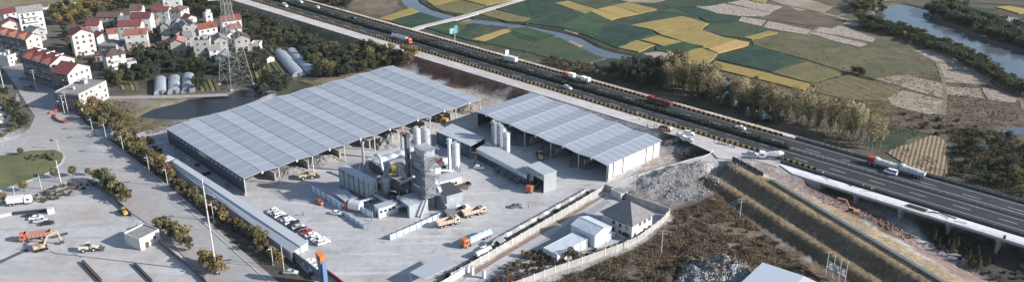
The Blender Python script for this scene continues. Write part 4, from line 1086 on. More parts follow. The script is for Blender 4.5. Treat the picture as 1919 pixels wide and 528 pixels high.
# heaps of stone inside and before the bays
def pile(name, label, u, v, r, h, m, seed, st=1.3, ang=0.6, cat='stone heap', n=26):
    p = at(u, v, 0); mb = MB(); rn = random.Random(seed)
    N, K = n, 9; vs = [(0, 0, h)]; fs = []
    for j in range(1, K + 1):
        for i in range(N):
            a = 2 * math.pi * i / N; q = j / K
            rr = r * q * (1 + .2 * mnoise.noise(Vector((math.cos(a) * 1.5, math.sin(a) * 1.5, seed))))
            z = h * max(0, (1 - q) ** 1.05) * (1 + .25 * mnoise.noise(Vector((math.cos(a) * q * 3, math.sin(a) * q * 3, seed + 5)))) + rn.uniform(-.1, .1) * h * (1 if j < K else 0)
            vs.append((rr * math.cos(a) * st, rr * math.sin(a), z if j < K else -.1))
    for i in range(N): fs.append((0, 1 + i, 1 + (i + 1) % N))
    for j in range(K - 1):
        for i in range(N):
            a, b = 1 + j * N + i, 1 + j * N + (i + 1) % N
            fs.append((a, a + N, b + N, b))
    mb.add(vs, fs)
    return solo(name, mb, m, label, cat, (p.x, p.y, 0), ang)
M_GRAV = mat('gravel_grey', (.33, .32, .31), .95, c2=(.20, .195, .19), scale=1.2, bump=.3)
M_GRAV2 = mat('gravel_dark', (.13, .125, .12), .95, c2=(.2, .19, .18), scale=1.2, bump=.3)
pile('stone_heap', 'pale grey stone heap in the lit bay behind the coolers', 735, 268, 7.5, 5.0, M_GRAV, 1)
pile('stone_heap', 'low grey stone heap at the mouth of a bay near the wheel loader', 610, 300, 6, 2.2, M_GRAV, 2)
pile('stone_heap', 'flat grey stone heap in the left bay of the big shed', 545, 322, 6, 1.6, M_GRAV, 3)
pile('stone_heap', 'dark stone heap under the second shed behind the three silos', 985, 262, 7, 3, M_GRAV2, 4)
pile('stone_heap', 'dark stone heap under the second shed near its middle bay', 1045, 282, 7, 3.2, M_GRAV2, 5)
pile('stone_heap', 'dark stone heap in the last bay of the second shed', 1098, 305, 6, 2.6, M_GRAV2, 6)
pile('stone_heap', 'brown gravel heap between the two sheds', 880, 205, 6, 2.6, mat('gravel_brown', (.28, .24, .21), .95, c2=(.2, .17, .15), scale=1.0, bump=.3), 7)
pile('stone_heap', 'grey stone heap in a bay beside the dark mural shed', 795, 245, 5.5, 2.6, M_GRAV, 8)

# ------------------------------------------------------------ gallery along the street
G0, G1, G2, G3 = (316, 307), (546, 474), (578, 453), (330, 299)
t, q = canopy('street_gallery', 'long grey lean-to roof running between the street trees and the parked cars', [(316, 307), (546, 474), (563, 463), (322, 303)], 3.6, zs=[3.4, 3.4, 4.3, 4.3], cat='lean-to', wall=[0])
canopy('street_gallery', 'upper pale roof half of the long lean-to facing the parked cars', [(322.5, 302.6), (563.5, 462.6), (578, 453), (331, 298)], 3.6, zs=[4.5, 4.5, 3.9, 3.9], cat='lean-to')
canopy('small_canopy', 'small flat canopy at the upper end of the long lean-to', [(299, 298), (309, 305), (328, 297), (316, 291)], 3.0, m=mat('canopy_pale', (.55, .56, .58), .6))
# ------------------------------------------------------------ helpers for the plant
def to_px(p):
    q = (p[0], p[1], p[2] - CAMH)
    zc = q[1] * CP - q[2] * SP
    return CX + FPX * q[0] / zc, CY - FPX * (q[1] * SP + q[2] * CP) / zc
def hgt(u, v, v2, z=0.0):
    b = at(u, v, z); lo, hi = 0.0, 90.0
    for _ in range(40):
        m = (lo + hi) / 2
        if to_px((b.x, b.y, z + m))[1] > v2: lo = m
        else: hi = m
    return lo
def frame(name, label, cat, pa, pb, pc=None, group=None, z=0.0):
    """origin at the left ground corner, x along the left face, returns thing, width, depth"""
    A, B = at(*pa, z), at(*pb, z)
    t = thing(name, label, cat, A, math.atan2(B.y - A.y, B.x - A.x), group)
    return t, (B - A).length, ((at(*pc, z) - B).length if pc else 0)
def glyphs(mb, o, ex, ez, n, size, rnd, mi=0, gap=1.25, vertical=False):
    """rows of brush-stroke characters too small to read in the photograph"""
    o, ex, ez = Vector(o), Vector(ex), Vector(ez)
    out = ex.cross(ez).normalized() * .03
    for k in range(n):
        c = o + (ez * (-k * size * gap) if vertical else ex * (k * size * gap)) + out
        s = size * .42; w = size * .11
        for j in range(rnd.randint(3, 5)):
            hgt_ = rnd.uniform(-s, s)
            if rnd.random() < .55: mb.bar(c - ex * s * rnd.uniform(.5, 1) + ez * hgt_, c + ex * s * rnd.uniform(.5, 1) + ez * hgt_, w, .03, mi)
            else: mb.bar(c + ex * hgt_ - ez * s * rnd.uniform(.5, 1), c + ex * hgt_ + ez * s * rnd.uniform(.5, 1), w, .03, mi)
GR = random.Random(9)
M_PLANT = mat('plant_grey_paint', (.42, .445, .475), .5, .1, c2=(.32, .34, .37), scale=.8, layers=[((.13, .14, .15), .5, .58, .7, .6)])
M_PLANTD = mat('plant_dark_paint', (.11, .12, .135), .5, .1, c2=(.08, .088, .10), scale=.8)
M_PWHITE = mat('plant_white_paint', (.62, .64, .66), .5, c2=(.42, .44, .46), scale=.8, layers=[((.25, .25, .25), .6, .6, .72, .5)])
M_PIPE = mat('duct_metal', (.42, .44, .46), .4, .3, c2=(.33, .34, .36), scale=1)
M_BLUEP = mat('fence_blue', (.15, .22, .36), .6)
M_PANEL = mat('fence_panel_white', (.66, .70, .76), .6, c2=(.55, .60, .67), scale=.6)
M_INK = mat('lettering_dark', (.07, .10, .18), .6)
# filter house
H = hgt(694, 381, 342.5)
t, W, D = frame('filter_house', 'long grey baghouse filter with ribbed doors standing beside the thin grey chimney', 'filter house', (638, 352), (694, 381), (707, 374))
b = MB(); b.box((W / 2, D / 2, 1.6 + (H - 1.6) / 2), (W, D, H - 1.6)); part('body', b, M_PLANT, t)
b = MB()
for k in range(4): b.box(((k + .5) * W / 4, D / 2, H + .12), (W / 4 - .15, D - .2, .24))
part('roof', b, mat('plant_roof', (.40, .44, .48), .5, .1), t)
for k in range(6):
    b = MB(); x = (k + .5) * W / 6; b.box((x, -.06, H * .52), (W / 6 - .5, .14, H * .62)); b.box((x, -.1, H * .86), (W / 6 - .3, .2, .12)); part('filter_door', b, M_PLANT, t)
b = MB()
for k in range(7): b.box((.1 + k * (W - .2) / 6, -.1, 1.6 + (H - 1.6) / 2), (.16, .2, H - 1.6))
part('rib', b, M_PLANTD, t)
for k in range(4):
    for y in (.3, D - .3): part('leg', MB().box((.4 + k * (W - .8) / 3, y, .8), (.3, .3, 1.6)), M_PLANTD, t)
for k in range(3): part('dust_hopper', MB().cyl(((k + .5) * W / 3, D / 2, .5), .3, 1.3, 8, r2=1.3), M_PLANTD, t)
lt = MB(); glyphs(lt, (W + .02, D * .3, H - 1.2), (0, 1, 0), (0, 0, 1), 5, 1.1, GR, vertical=True); glyphs(lt, (W + .02, D * .72, H - 1.0), (0, 1, 0), (0, 0, 1), 7, .8, GR, vertical=True)
glyphs(lt, (1.5, -.12, H - .6), (1, 0, 0), (0, 0, 1), 4, .6, GR); glyphs(lt, (7, -.12, H - .6), (1, 0, 0), (0, 0, 1), 4, .6, GR)
part('lettering', lt, M_INK, t)
def stack(label, u, v, vt, r, cap=True, z=0):
    p = at(u, v, z); h = hgt(u, v, vt, z)
    t = thing('chimney_stack', label, 'chimney', (p.x, p.y, 0))
    part('flue', MB().cyl((0, 0, 0), r, h + z, 14), M_PIPE, t, smooth=False)
    part('collar', MB().cyl((0, 0, h + z - .55), r * 1.5, .55, 14), M_PIPE, t)
    b = MB()
    for k in range(3):
        a = k * 2.09; b.bar((0, 0, h * .8), (math.cos(a) * 4, math.sin(a) * 4, .0), .05)
    part('guy_wire', b, M_STEEL, t)
stack('thin grey chimney rising behind the long filter house', 683, 323, 265, .55)
stack('thin grey chimney standing in front of the pale stone heap', 755, 300, 249, .6)
# cold feed bins with white funnels
t, W, D = frame('cold_feed_bank', 'long bank of feed bins topped with white round funnels', 'feed bins', (692, 319), (715, 334), (776, 302))
H = 4.8
b = MB(); b.box((W / 2, D / 2, H / 2 + .5), (W, D, H - 1)); part('body', b, M_PLANTD, t)
part('top_deck', MB().box((W / 2, D / 2, H + .1), (W + .4, D + .4, .22)), M_PWHITE, t)
for k in range(4):
    y = (k + .5) * D / 4.2 + 1
    b = MB(); b.cyl((W / 2, y, H + .2), W * .36, .5, 20); b.cyl((W / 2, y, H + .7), W * .36, .9, 20, r2=.5); part('funnel', b, M_PWHITE, t)
b = MB()
for y in (0.1, D - .1):
    b.bar((0, y, H + 1.2), (W, y, H + 1.2), .07)
for x in (.1, W - .1): b.bar((x, 0, H + 1.2), (x, D, H + 1.2), .07)
for k in range(12): b.bar((.1, k * D / 11, H), (.1, k * D / 11, H + 1.2), .06); b.bar((W - .1, k * D / 11, H), (W - .1, k * D / 11, H + 1.2), .06)
part('railing', b, M_PWHITE, t)
# drum, vessel and ducts: the drying unit
o = at(740, 362, 0)
t = thing('drying_drum', 'dark horizontal drying drum with a big curved duct arching over it', 'drying drum', o)
def wpart(name, mb, mats, smooth=False): world_part(name, mb, mats, t, smooth)
wpart('drum', MB().tube([at(729, 343, 4), at(766, 356, 4)], 2.0, 20).tube([at(735, 345, 4), at(738, 346, 4)], 2.25, 20).tube([at(755, 352, 4), at(758, 353, 4)], 2.25, 20), M_PLANTD)
wpart('drum_frame', MB().bar(at(728, 361, .8), at(768, 374, .8), 3.2, .5), M_DGREY)
for u, v in ((731, 363), (745, 366), (764, 373)):
    wpart('leg', MB().bar(at(u, v, 0), at(u, v, 0) + Vector((0, 0, 2.2)), .5), M_DGREY)
bb = at(725, 370, 0)
wpart('cyclone', MB().tube([bb + Vector((0, 0, .6)), bb + Vector((0, 0, 2.6)), bb + Vector((0, 0, 7.4)), bb + Vector((0, 0, 8.3))], [.5, 1.55, 1.55, .8], 18), M_PIPE)
wpart('main_duct', MB().tube([bb + Vector((0, 0, 8)), at(724, 322, 9), at(725, 313, 10.5), at(731, 305, 11.6), at(742, 301, 12), at(754, 302, 11.6), at(761, 309, 10.3), at(763, 322, 7.5)], 1.1, 14), mat('duct_grey_dark', (.22, .23, .245), .5, .2), True)
wpart('side_duct', MB().tube([at(702, 291, 9), at(708, 290, 9.6), at(713, 297, 8.8), at(715, 308, 7.4), at(717, 317, 6.2), at(723, 326, 5)], .55, 12), M_PWHITE, True)
wpart('fan_housing', MB().tube([at(712, 345, 1.6), at(716, 348, 1.6)], 1.5, 16).box(at(716, 342, 1), (2.4, 2, 2)), M_PLANTD)
wpart('burner', MB().tube([at(766, 356, 4), at(771, 358, 4)], [1.6, .7], 14), M_PWHITE)
wpart('mixer_motor', MB().box(at(738, 318, 6), (1.4, 1.2, 3)), mat('motor_yellow', (.55, .34, .05), .5))
wpart('platform', MB().bar(at(716, 331, 5.5), at(760, 328, 5.5), 2.2, .18), M_PLANTD)
t2 = thing('platform_frame', 'open steel frame with walkways between the feed bins and the tower', 'steel frame', at(745, 335, 0))
def scaffold(root, P, Q, D2, H, nx, nz, w=.14):
    b = MB(); P, Q = Vector(P), Vector(Q); d = (Q - P); e = d.normalized(); nrm = Vector((-e.y, e.x, 0)) * D2
    for i in range(nx + 1):
        for o2 in (Vector(), nrm):
            p = P + d * i / nx + o2; b.bar(p, p + Vector((0, 0, H)), w)
    for k in range(1, nz + 1):
        z = Vector((0, 0, H * k / nz))
        for o2 in (Vector(), nrm): b.bar(P + z + o2, Q + z + o2, w); b.bar(P + z + o2 + Vector((0, 0, 1)), Q + z + o2 + Vector((0, 0, 1)), .06)
        b.bar(P + z, P + z + nrm, w); b.bar(Q + z, Q + z + nrm, w)
        b.add([P + z, Q + z, Q + z + nrm, P + z + nrm], [(0, 1, 2, 3)])
    for i in range(nx):
        p = P + d * i / nx; q = P + d * (i + 1) / nx
        b.bar(p, q + Vector((0, 0, H / nz)), .07)
    world_part('frame', b, M_PLANTD, root)
scaffold(t2, at(728, 334, 0), at(764, 352, 0), 5.5, 7.5, 4, 2)
for i, (u, v, r, h, m, lb) in enumerate(((712, 352, 1.3, 4.5, M_PIPE, 'upright grey tank between filter house and drying drum'), (719, 358, 1.1, 3.6, M_PLANT, 'short upright tank beside the white control cabin'), (748, 383, .9, 3.0, M_PWHITE, 'small white upright tank left of the loading room'), (735, 382, 1.2, 2.6, M_PLANTD, 'squat dark tank right of the control cabin'))):
    t = thing('upright_tank', lb, 'tank', at(u, v)); part('tank', MB().cyl((0, 0, .4), r, h, 16).cyl((0, 0, .4 + h), r, .6, 16, r2=.25), m, t); part('pipe', MB().tube([(r, 0, .6), (r + .5, 0, .8), (r + .5, 0, h), (r * .6, 0, h + .7)], .12, 6), M_PIPE, t)
    for a in range(3): part('leg', MB().box((r * .7 * math.cos(a * 2.1), r * .7 * math.sin(a * 2.1), .25), (.2, .2, .5)), M_PLANTD, t)
t = thing('pipe_rack', 'rack of parallel pipes running from the filter house to the tower foot', 'pipe rack', at(730, 375))
for k in range(4): world_part('pipe', MB().tube([at(700, 366 - k * 1.6, 3.4), at(745, 388 - k * 1.6, 3.4), at(760, 384 - k * 1.6, 3.4)], .16, 6), M_PIPE if k % 2 else M_PWHITE, t)
for u, v in ((703, 374), (722, 382), (742, 392)): world_part('support', MB().bar(at(u, v), at(u, v) + Vector((0, 0, 3.4)), .22).bar(at(u, v, 3.3), at(u, v - 6, 3.3), .2), M_PLANTD, t)
t = thing('screw_conveyor', 'long inclined screw tube leading up to the tower from the dark drum', 'conveyor', at(760, 350)); world_part('tube', MB().tube([at(738, 352, 1.5), at(776, 330, 14)], .5, 10), M_PIPE, t); world_part('support', MB().bar(at(757, 362), at(757, 362) + Vector((0, 0, 7)), .2), M_PLANTD, t)
t = thing('screw_conveyor', 'inclined tube rising from the pale silo towards the tower', 'conveyor', at(835, 330)); world_part('tube', MB().tube([at(850, 320, 3), at(806, 318, 17)], .35, 10), M_PWHITE, t); world_part('support', MB().bar(at(830, 335), at(830, 335) + Vector((0, 0, 9)), .18), M_PLANTD, t)
# small white cabin
t, W, D = frame('control_cabin', 'white boxy control cabin at the front corner of the plant', 'cabin', (702, 402), (710.5, 409), (740, 394))
H = hgt(710, 409, 391)
part('body', MB().box((W / 2, D / 2, H / 2), (W, D, H)), M_PWHITE, t)
part('roof', MB().box((W / 2, D / 2, H + .08), (W + .3, D + .3, .16)), M_CORR, t)
for k in range(4): part('window', MB().box((W + .02, (k + .6) * D / 4.6, H * .62), (.06, 1.0, .9)), M_GLASS, t)
part('door', MB().box((W * .5, -.02, 1.05), (.95, .08, 2.1)), M_DGREY, t)
# loading room with gateway
t, W, D = frame('loading_room', 'flat roofed concrete room with a dark gateway at the foot of the tower', 'loading room', (746, 392), (768, 409), (800, 396))
H = hgt(768, 409, 387)
b = MB(); b.box((W / 2, D - .1, H / 2), (W, .2, H)); b.box((W - .1, D / 2 - .1, H / 2), (.2, D - .2, H)); b.box((.1, D / 2 - .1, H / 2), (.2, D - .2, H)); b.box((W / 2, .1, H - .6), (W - .4, .2, 1.2))
b.box((.8, .1, (H - 1.2) / 2), (1.2, .2, H - 1.2)); b.box((W - .8, .1, (H - 1.2) / 2), (1.2, .2, H - 1.2)); part('wall', b, M_PLANT, t)
part('roof', MB().box((W / 2, D / 2, H + .12), (W + .3, D + .3, .24)), mat('room_roof', (.44, .46, .48), .7, c2=(.36, .37, .39), scale=.6), t)
lt = MB(); lt.box((W / 2, -.02, H - .5), (W * .86, .06, .8), 1); glyphs(lt, (W * .14, -.05, H - .5), (1, 0, 0), (0, 0, 1), 8, .6, GR, 0, gap=W * .72 / 8 / .6); part('sign', lt, [M_PWHITE, M_INK], t)
# ------------------------------------------------------------ mixing tower
t, W, D = frame('mixing_tower', 'tall grey mixing tower with stair platforms in the middle of the yard', 'mixing tower', (773, 380), (799, 397))
H = hgt(799, 397, 282); D = 4.6; Z0 = 6.0
for x in (.3, W - .3):
    for y in (.3, D - .3): part('leg', MB().box((x, y, Z0 / 2), (.5, .5, Z0)), M_PLANTD, t)
nl = 5
for k in range(nl):
    z0 = Z0 + (H - Z0) * k / nl; z1 = Z0 + (H - Z0) * (k + 1) / nl
    b = MB(); cw = W - .4 * (k % 2) if k < 4 else W * .62; b.box((W - cw / 2, D / 2, (z0 + z1) / 2), (cw, D - .2, z1 - z0 - .02)); part('storey', b, M_PLANT if k in (4,) else mat('tower_cladding', (.22, .24, .265), .5, .1, c2=(.15, .165, .185), scale=.7), t)
for k in range(nl + 1):
    z = Z0 + (H - Z0) * k / nl
    b = MB(); b.box((W / 2, -.4, z), (W, .8, .1)); b.box((W + .7, D / 2, z), (1.4, D + 1, .1))
    for zz in (.55, 1.1):
        b.bar((0, -.78, z + zz), (W + 1.4, -.78, z + zz), .07); b.bar((W + 1.35, -.78, z + zz), (W + 1.35, D + .5, z + zz), .07)
    for i in range(9): b.bar((i * (W + 1.35) / 8, -.78, z), (i * (W + 1.35) / 8, -.78, z + 1.1), .06)
    for i in range(5): b.bar((W + 1.35, -1 + i * (D + 1.4) / 4, z), (W + 1.35, -1 + i * (D + 1.4) / 4, z + 1.1), .06)
    part('platform', b, mat('rail_grey', (.27, .285, .30), .5, .2), t)
for k in range(nl):
    z0 = Z0 + (H - Z0) * k / nl; z1 = Z0 + (H - Z0) * (k + 1) / nl
    b = MB(); y0, y1 = (-.6, D + .2) if k % 2 else (D + .2, -.6)
    for dx in (1.6, 2.3): b.bar((W + dx, y0, z0 + .1), (W + dx, y1, z1 + .1), .07, .16); b.bar((W + dx, y0, z0 + 1.1), (W + dx, y1, z1 + 1.1), .06)
    for i in range(12): q = i / 11; b.box((W + 1.95, y0 + (y1 - y0) * q, z0 + (z1 - z0) * q + .1), (.7, .16, .05))
    for y in (-.8, D + .3): b.box((W + 1.9, y, z1), (.9, .8, .08))
    part('stair', b, mat('rail_grey', ()), t)
b = MB()
for k in range(6): q = k / 6; b.bar((W + 2, -4 + 3 * q, q * Z0), (W + 2, -4 + 3 * (k + 1) / 6, (k + 1) / 6 * Z0), .9, .14)
b.bar((W + 1.5, -4, 0), (W + 1.5, -1, Z0), .1, .35); b.bar((W + 2.5, -4, 0), (W + 2.5, -1, Z0), .1, .35); b.bar((W + 2.5, -4, 1.1), (W + 2.5, -1, Z0 + 1.1), .06)
part('stair', b, M_PWHITE, t)
lt = MB(); lt.box((W * .5, -.03, H - 7.6), (4.0, .08, 2.2), 1); glyphs(lt, (W * .5 - 1.5, -.08, H - 7.6), (1, 0, 0), (0, 0, 1), 4, .85, GR, 0)
lt.box((W * .4, -.03, Z0 + 3), (3.8, .08, 1.4), 1); glyphs(lt, (W * .4 - 1.3, -.08, Z0 + 3), (1, 0, 0), (0, 0, 1), 4, .7, GR, 0)
part('sign', lt, [M_INK, mat('sign_pale_blue', (.52, .58, .68), .6)], t)
for k in range(5): part('window', MB().box((1 + k * 1.2, -.12, Z0 + (H - Z0) * .52), (.5, .1, 1.5)), M_GLASS, t)
he = hgt(769, 377, 257)
t = thing('bucket_elevator', 'slim dark bucket elevator shaft against the left edge of the tower', 'elevator shaft', at(768, 376, 0), R(-47))
part('shaft', MB().box((0, 0, he / 2), (1.5, 1.2, he)), M_PLANTD, t)
b = MB(); b.box((0, 0, he + .5), (2.0, 1.6, 1.3)); b.tube([(-.9, -.9, he + .5), (-.9, .9, he + .5)], .7, 12); part('head', b, M_DGREY, t)
part('motor', MB().box((-1.1, -.4, he + 1.3), (.9, .8, .7)), M_RED, t)
def silo(name, label, u, v, vt, r, m=M_PWHITE, base=0.0, legs=True, letters=0, group=None, cone=True, ring=True):
    p = at(u, v, base); h = hgt(u, v, vt, base)
    t = thing(name, label, 'silo', (p.x, p.y, base), 0, group)
    b = MB(); z0 = min(3.2, h * .22) if legs else 0
    if legs: b.cyl((0, 0, z0 * .35), .35, z0 * .65, 18, r2=r)
    b.cyl((0, 0, z0), r, h - z0 - .7, 20); b.cyl((0, 0, h - .7), r, .7, 20, r2=r * .45)
    part('tank', b, m, t)
    if legs:
        for k in range(4): a = k * 1.571 + .4; part('leg', MB().bar((math.cos(a) * r, math.sin(a) * r, 0), (math.cos(a) * r, math.sin(a) * r, z0 + .6), .25), M_PLANTD, t)
    if ring:
        b = MB(); n = 12
        for zz in (.5, 1.0): b.tube([(math.cos(k * 6.283 / n) * r * 1.08, math.sin(k * 6.283 / n) * r * 1.08, h - .9 + zz) for k in range(n + 1)], .05, 4)
        for k in range(n): b.bar((math.cos(k * 6.283 / n) * r * 1.08, math.sin(k * 6.283 / n) * r * 1.08, h - .9), (math.cos(k * 6.283 / n) * r * 1.08, math.sin(k * 6.283 / n) * r * 1.08, h + .1), .05)
        part('railing', b, M_STEEL, t)
    b = MB(); b.bar((r + .25, -.25, 0), (r + .25, -.25, h), .06); b.bar((r + .25, .25, 0), (r + .25, .25, h), .06)
    for k in range(int(h / .6)): b.bar((r + .25, -.25, k * .6), (r + .25, .25, k * .6), .05)
    part('ladder', b, M_STEEL, t)
    b = MB(); b.box((0, 0, h + .35), (.9, .9, .7)); part('vent_filter', b, M_PWHITE, t)
    if letters:
        lt = MB(); a0 = R(-105)
        ex = Vector((-math.sin(a0), math.cos(a0), 0))
        c = Vector((math.cos(a0) * (r + .03), math.sin(a0) * (r + .03), h - 2.2))
        for k in range(letters):
            lt.box((c.x, c.y, c.z - k * 1.75), (1.25, .1, 1.4), 1, rz=a0 + math.pi / 2)
        glyphs(lt, c + Vector((math.cos(a0), math.sin(a0), 0)) * .05, ex, (0, 0, 1), letters, 1.4, GR, 0, 1.25, True)
        part('lettering', lt, [M_INK, mat('letter_plate', (.50, .55, .62), .6)], t)
    return t
silo('tower_silo', 'white round silo standing behind the top of the mixing tower', 787, 374, 240, 1.3, ring=True)
silo('tower_silo', 'grey round silo behind the right top corner of the tower', 802, 370, 240, 1.75, M_PLANT)
silo('filler_silo', 'pale silo with a railed top beside the white control building', 855, 322, 268, 1.5)
t = thing('bucket_elevator', 'slim white elevator mast left of the pale silo with railed top', 'elevator shaft', at(843, 326, 0), R(-47))
he = hgt(843, 326, 265); part('shaft', MB().box((0, 0, he / 2), (1.0, .9, he)), M_PWHITE, t); part('head', MB().box((0, .2, he + .5), (1.6, 1.5, 1.1)), M_PWHITE, t)
part('platform', MB().box((.3, 0, he - .6), (2.4, 2.2, .12)), M_STEEL, t)
sg = 'three silos behind the long conveyor shed'
SM = mat('silo_grey', (.20, .215, .235), .5, .1, c2=(.26, .275, .29), scale=.5)
silo('cement_silo', 'leftmost dark grey silo of the three behind the conveyor shed', 926, 281, 228, 1.25, SM, letters=5, group=sg)
silo('cement_silo', 'middle grey silo of the three behind the conveyor shed', 936.5, 287, 233, 1.25, SM, letters=4, group=sg)
silo('cement_silo', 'pale silo with blue lettering closest to the conveyor shed roof', 949, 294, 248, 1.45, M_PWHITE, letters=4, group=sg)
silo('cement_silo', 'shorter white silo tucked between the dark silos and the pale one', 943, 281, 240, 1.1, M_PWHITE, group=sg)
# control building, concrete block with round mark, tanks
t, W, D = frame('control_building', 'low white control building with a flat grey roof right of the tower', 'control building', (812, 350), (824, 361), (859, 346))
H = hgt(824, 361, 341)
part('body', MB().box((W / 2, D / 2, H / 2), (W, D, H)), M_PWHITE, t); part('roof', MB().box((W / 2, D / 2, H + .1), (W + .3, D + .3, .2)), mat('room_roof', ()), t)
for k in range(3): part('window', MB().box((W + .02, D * .45 + k * 1.3, H * .55), (.06, 1.0, 1.0)), M_GLASS, t)
t, W, D = frame('weighing_block', 'grey block with a round white emblem in front of the control building', 'weighing block', (816, 378), (838, 397), (863, 386))
H = hgt(838, 397, 367)
part('body', MB().box((W / 2, D / 2, H / 2), (W, D, H)), M_PLANT, t)
part('roof_edge', MB().box((W / 2, D / 2, H + .08), (W + .2, D + .2, .16)), M_DGREY, t)
part('emblem', MB().tube([(W - .01, D * .28, H * .68), (W + .06, D * .28, H * .68)], .8, 20).tube([(W + .05, D * .28, H * .68), (W + .09, D * .28, H * .68)], .5, 16, 1), [M_PWHITE, mat('emblem_blue', (.25, .38, .6), .6)], t)
t = thing('conveyor_belt', 'inclined white conveyor leading down from the tower to the grey block', 'conveyor', at(822, 372, 0))
world_part('belt_frame', MB().bar(at(808, 322, 12), at(838, 385, 2.5), 1.2, .7), M_PWHITE, t)
b = MB(); b.bar(at(826, 379, 0), at(826, 379, 0) + Vector((0, 0, 5)), .2); world_part('support', b, M_STEEL, t)
t = thing('fuel_tank', 'white horizontal tank with a red end near the pale silo', 'tank', at(822, 318, 0), R(43))
part('tank', MB().tube([(-4.5, 0, 2.6), (4.5, 0, 2.6)], 1.4, 16), M_PWHITE, t)
part('tank_end', MB().box((0, -.2, 4.3), (2.4, 2.0, 1.6)), mat('orange_red', (.60, .13, .07), .5), t)
for x in (-3, 0, 3): part('saddle', MB().box((x, 0, .7), (.5, 2.4, 1.4)), M_PLANTD, t)
t = thing('storage_container', 'stacked white container beside the tower under the red box', 'container', at(812, 338, 0), R(43))
b = MB(); b.box((0, 0, 2.6), (6, 2.4, 5.2)); part('body', b, M_PWHITE, t); part('door', MB().box((-1, -1.22, 1.1), (1, .06, 2.1)), M_DGREY, t)
# ------------------------------------------------------------ mural shed, conveyor shed, weigh house
M_MURAL = mat('mural_blue', (.06, .085, .125), .6, c2=(.16, .19, .24), scale=.35, lo=.5, hi=.62, c3=(.03, .04, .06), scale3=.2)
M_PALER = mat('pale_flat_roof', (.40, .42, .44), .6, c2=(.35, .37, .39), scale=.3)
wall_m = M_MURAL
canopy('mural_shed', 'shed with a pale flat roof and dark blue painted walls behind the silos', [(818, 247), (882, 274), (909, 259.5), (847.5, 232)], 5.8, m=M_PALER, wall=[0, 3, 2], cat='shed', posts=True)
wall_m = M_DCLAD
t, q = canopy('conveyor_shed', 'long low shed with a lettered banner along its shaded front', [(893, 279), (988, 328), (1003, 312), (914, 266)], 4.6, m=M_PALER, wall=[0], cat='shed')
# banner on the front edge, in the shed's own frame
a, b_ = q[0], q[1]
if (q[1] - q[0]).length < (q[2] - q[1]).length: a, b_ = q[1], q[2]
P0, P1 = at(893, 279, 4.6), at(988, 328, 4.6); off_ = Vector((t.location.x, t.location.y, 0))
e1 = (P1 - P0).normalized(); nn = Vector((e1.y, -e1.x, 0))
if nn.y > 0: nn = -nn
bn = MB(); L = (P1 - P0).length
b0 = P0 - off_ + nn * .2
bn.bar(b0 + Vector((0, 0, -.75)), b0 + e1 * L + Vector((0, 0, -.75)), .1, 1.7, 1)
part('banner', bn, [M_INK, mat('banner_white', (.55, .57, .60), .6)], t)
lt = MB()
for k in range(17):
    c = b0 + e1 * (1.2 + k * (L - 2) / 17) + nn * .07 + Vector((0, 0, -.75))
    glyphs(lt, c, e1, (0, 0, 1), 1, 1.2, GR, 0 if k not in (0, 6, 9) else 1)
part('lettering', lt, [M_INK, M_RED], t)
hp = MB()
for k in range(14):
    for j in range(2):
        c = b0 + e1 * (L * .48 + k * L * .5 / 14) + nn * .04 + Vector((0, 0, -2.3 - j * 1.1)); hp.bar(c - e1 * .3, c + e1 * .3, .06, .5)
part('bin_number_plates', hp, M_PWHITE, t)
for k in range(4):
    c = P0 + e1 * (L * (.50 + k * .13)) + nn * 2.0 - off_
    part('feed_chute', MB().hull([[(c + e1 * x * s + nn * y * s + Vector((0, 0, z - 4.6)))[:] for x, y in ((-1.7, -1.3), (1.7, -1.3), (1.7, 1.3), (-1.7, 1.3))] for z, s in ((.6, .4), (2.4, 1.0))]), M_PLANTD, t)
t, W, D = frame('weigh_house', 'silver clad gate building where a red truck pulls out', 'gate building', (987, 343), (1019, 361.5), (1037, 351))
H = hgt(1019, 361.5, 328.5)
b = MB(); b.box((W - .1, D / 2, H / 2), (.2, D, H)); b.box((W / 2, D - .1, H / 2), (W - .4, .2, H)); b.box((.1, D / 2, H / 2), (.2, D, H)); b.box((W / 2, .1, H - 1.2), (W - .4, .2, 2.4)); b.box((W * .2, .1, (H - 2.4) / 2), (W * .36, .2, H - 2.4))
part('wall', b, mat('silver_cladding', (.38, .40, .42), .4, .3, c2=(.44, .455, .47), scale=.4), t)
part('roof', MB().box((W / 2, D / 2, H + .1), (W + .3, D + .3, .2)), M_PALER, t)
lt = MB(); lt.box((W / 2, -.03, H - 1.1), (W - .5, .06, 1.8), 1); glyphs(lt, (1.2, -.07, H - .7), (1, 0, 0), (0, 0, 1), 9, .75, GR, 0); glyphs(lt, (1.2, -.07, H - 1.6), (1, 0, 0), (0, 0, 1), 9, .6, GR, 2)
part('sign', lt, [M_INK, mat('sign_grey', (.36, .39, .44), .6), M_RED], t)
for k in range(4):
    for j in range(3): part('window', MB().box((.7 + k * W * .085, -.03, .8 + j * 1.3), (.55, .07, .8)), M_PWHITE, t)
# truck canopy and bitumen tank before the filter house
canopy('tank_canopy', 'thin flat canopy before the long filter house', [(624, 360), (647, 378), (670, 371), (647, 355)], 3.4, m=M_PALER)
t = thing('bitumen_tank', 'white round tank on legs behind the blue fence', 'tank', at(667, 394, 0), R(-20))
part('tank', MB().tube([(-2.3, 0, 2.2), (2.3, 0, 2.2)], 1.9, 18), M_PWHITE, t)
for x in (-1.5, 1.5): part('saddle', MB().box((x, 0, .6), (.5, 2.6, 1.2)), M_PLANTD, t)
part('tank_end', MB().box((-3.6, -.3, 1.3), (.8, 1.6, 2.2)), M_RED, t)
t = thing('loading_arm', 'white boom sticking out from the round tank to the baghouse', 'loading arm', at(680, 391, 0), R(25))
part('arm', MB().bar((-4, 0, 3.0), (4, 0, 3.6), .7, .5), M_PWHITE, t); part('post', MB().box((-2, 0, 1.5), (.3, .3, 3.0)), M_DGREY, t); part('post', MB().box((2, 0, 1.6), (.3, .3, 3.3)), M_DGREY, t)
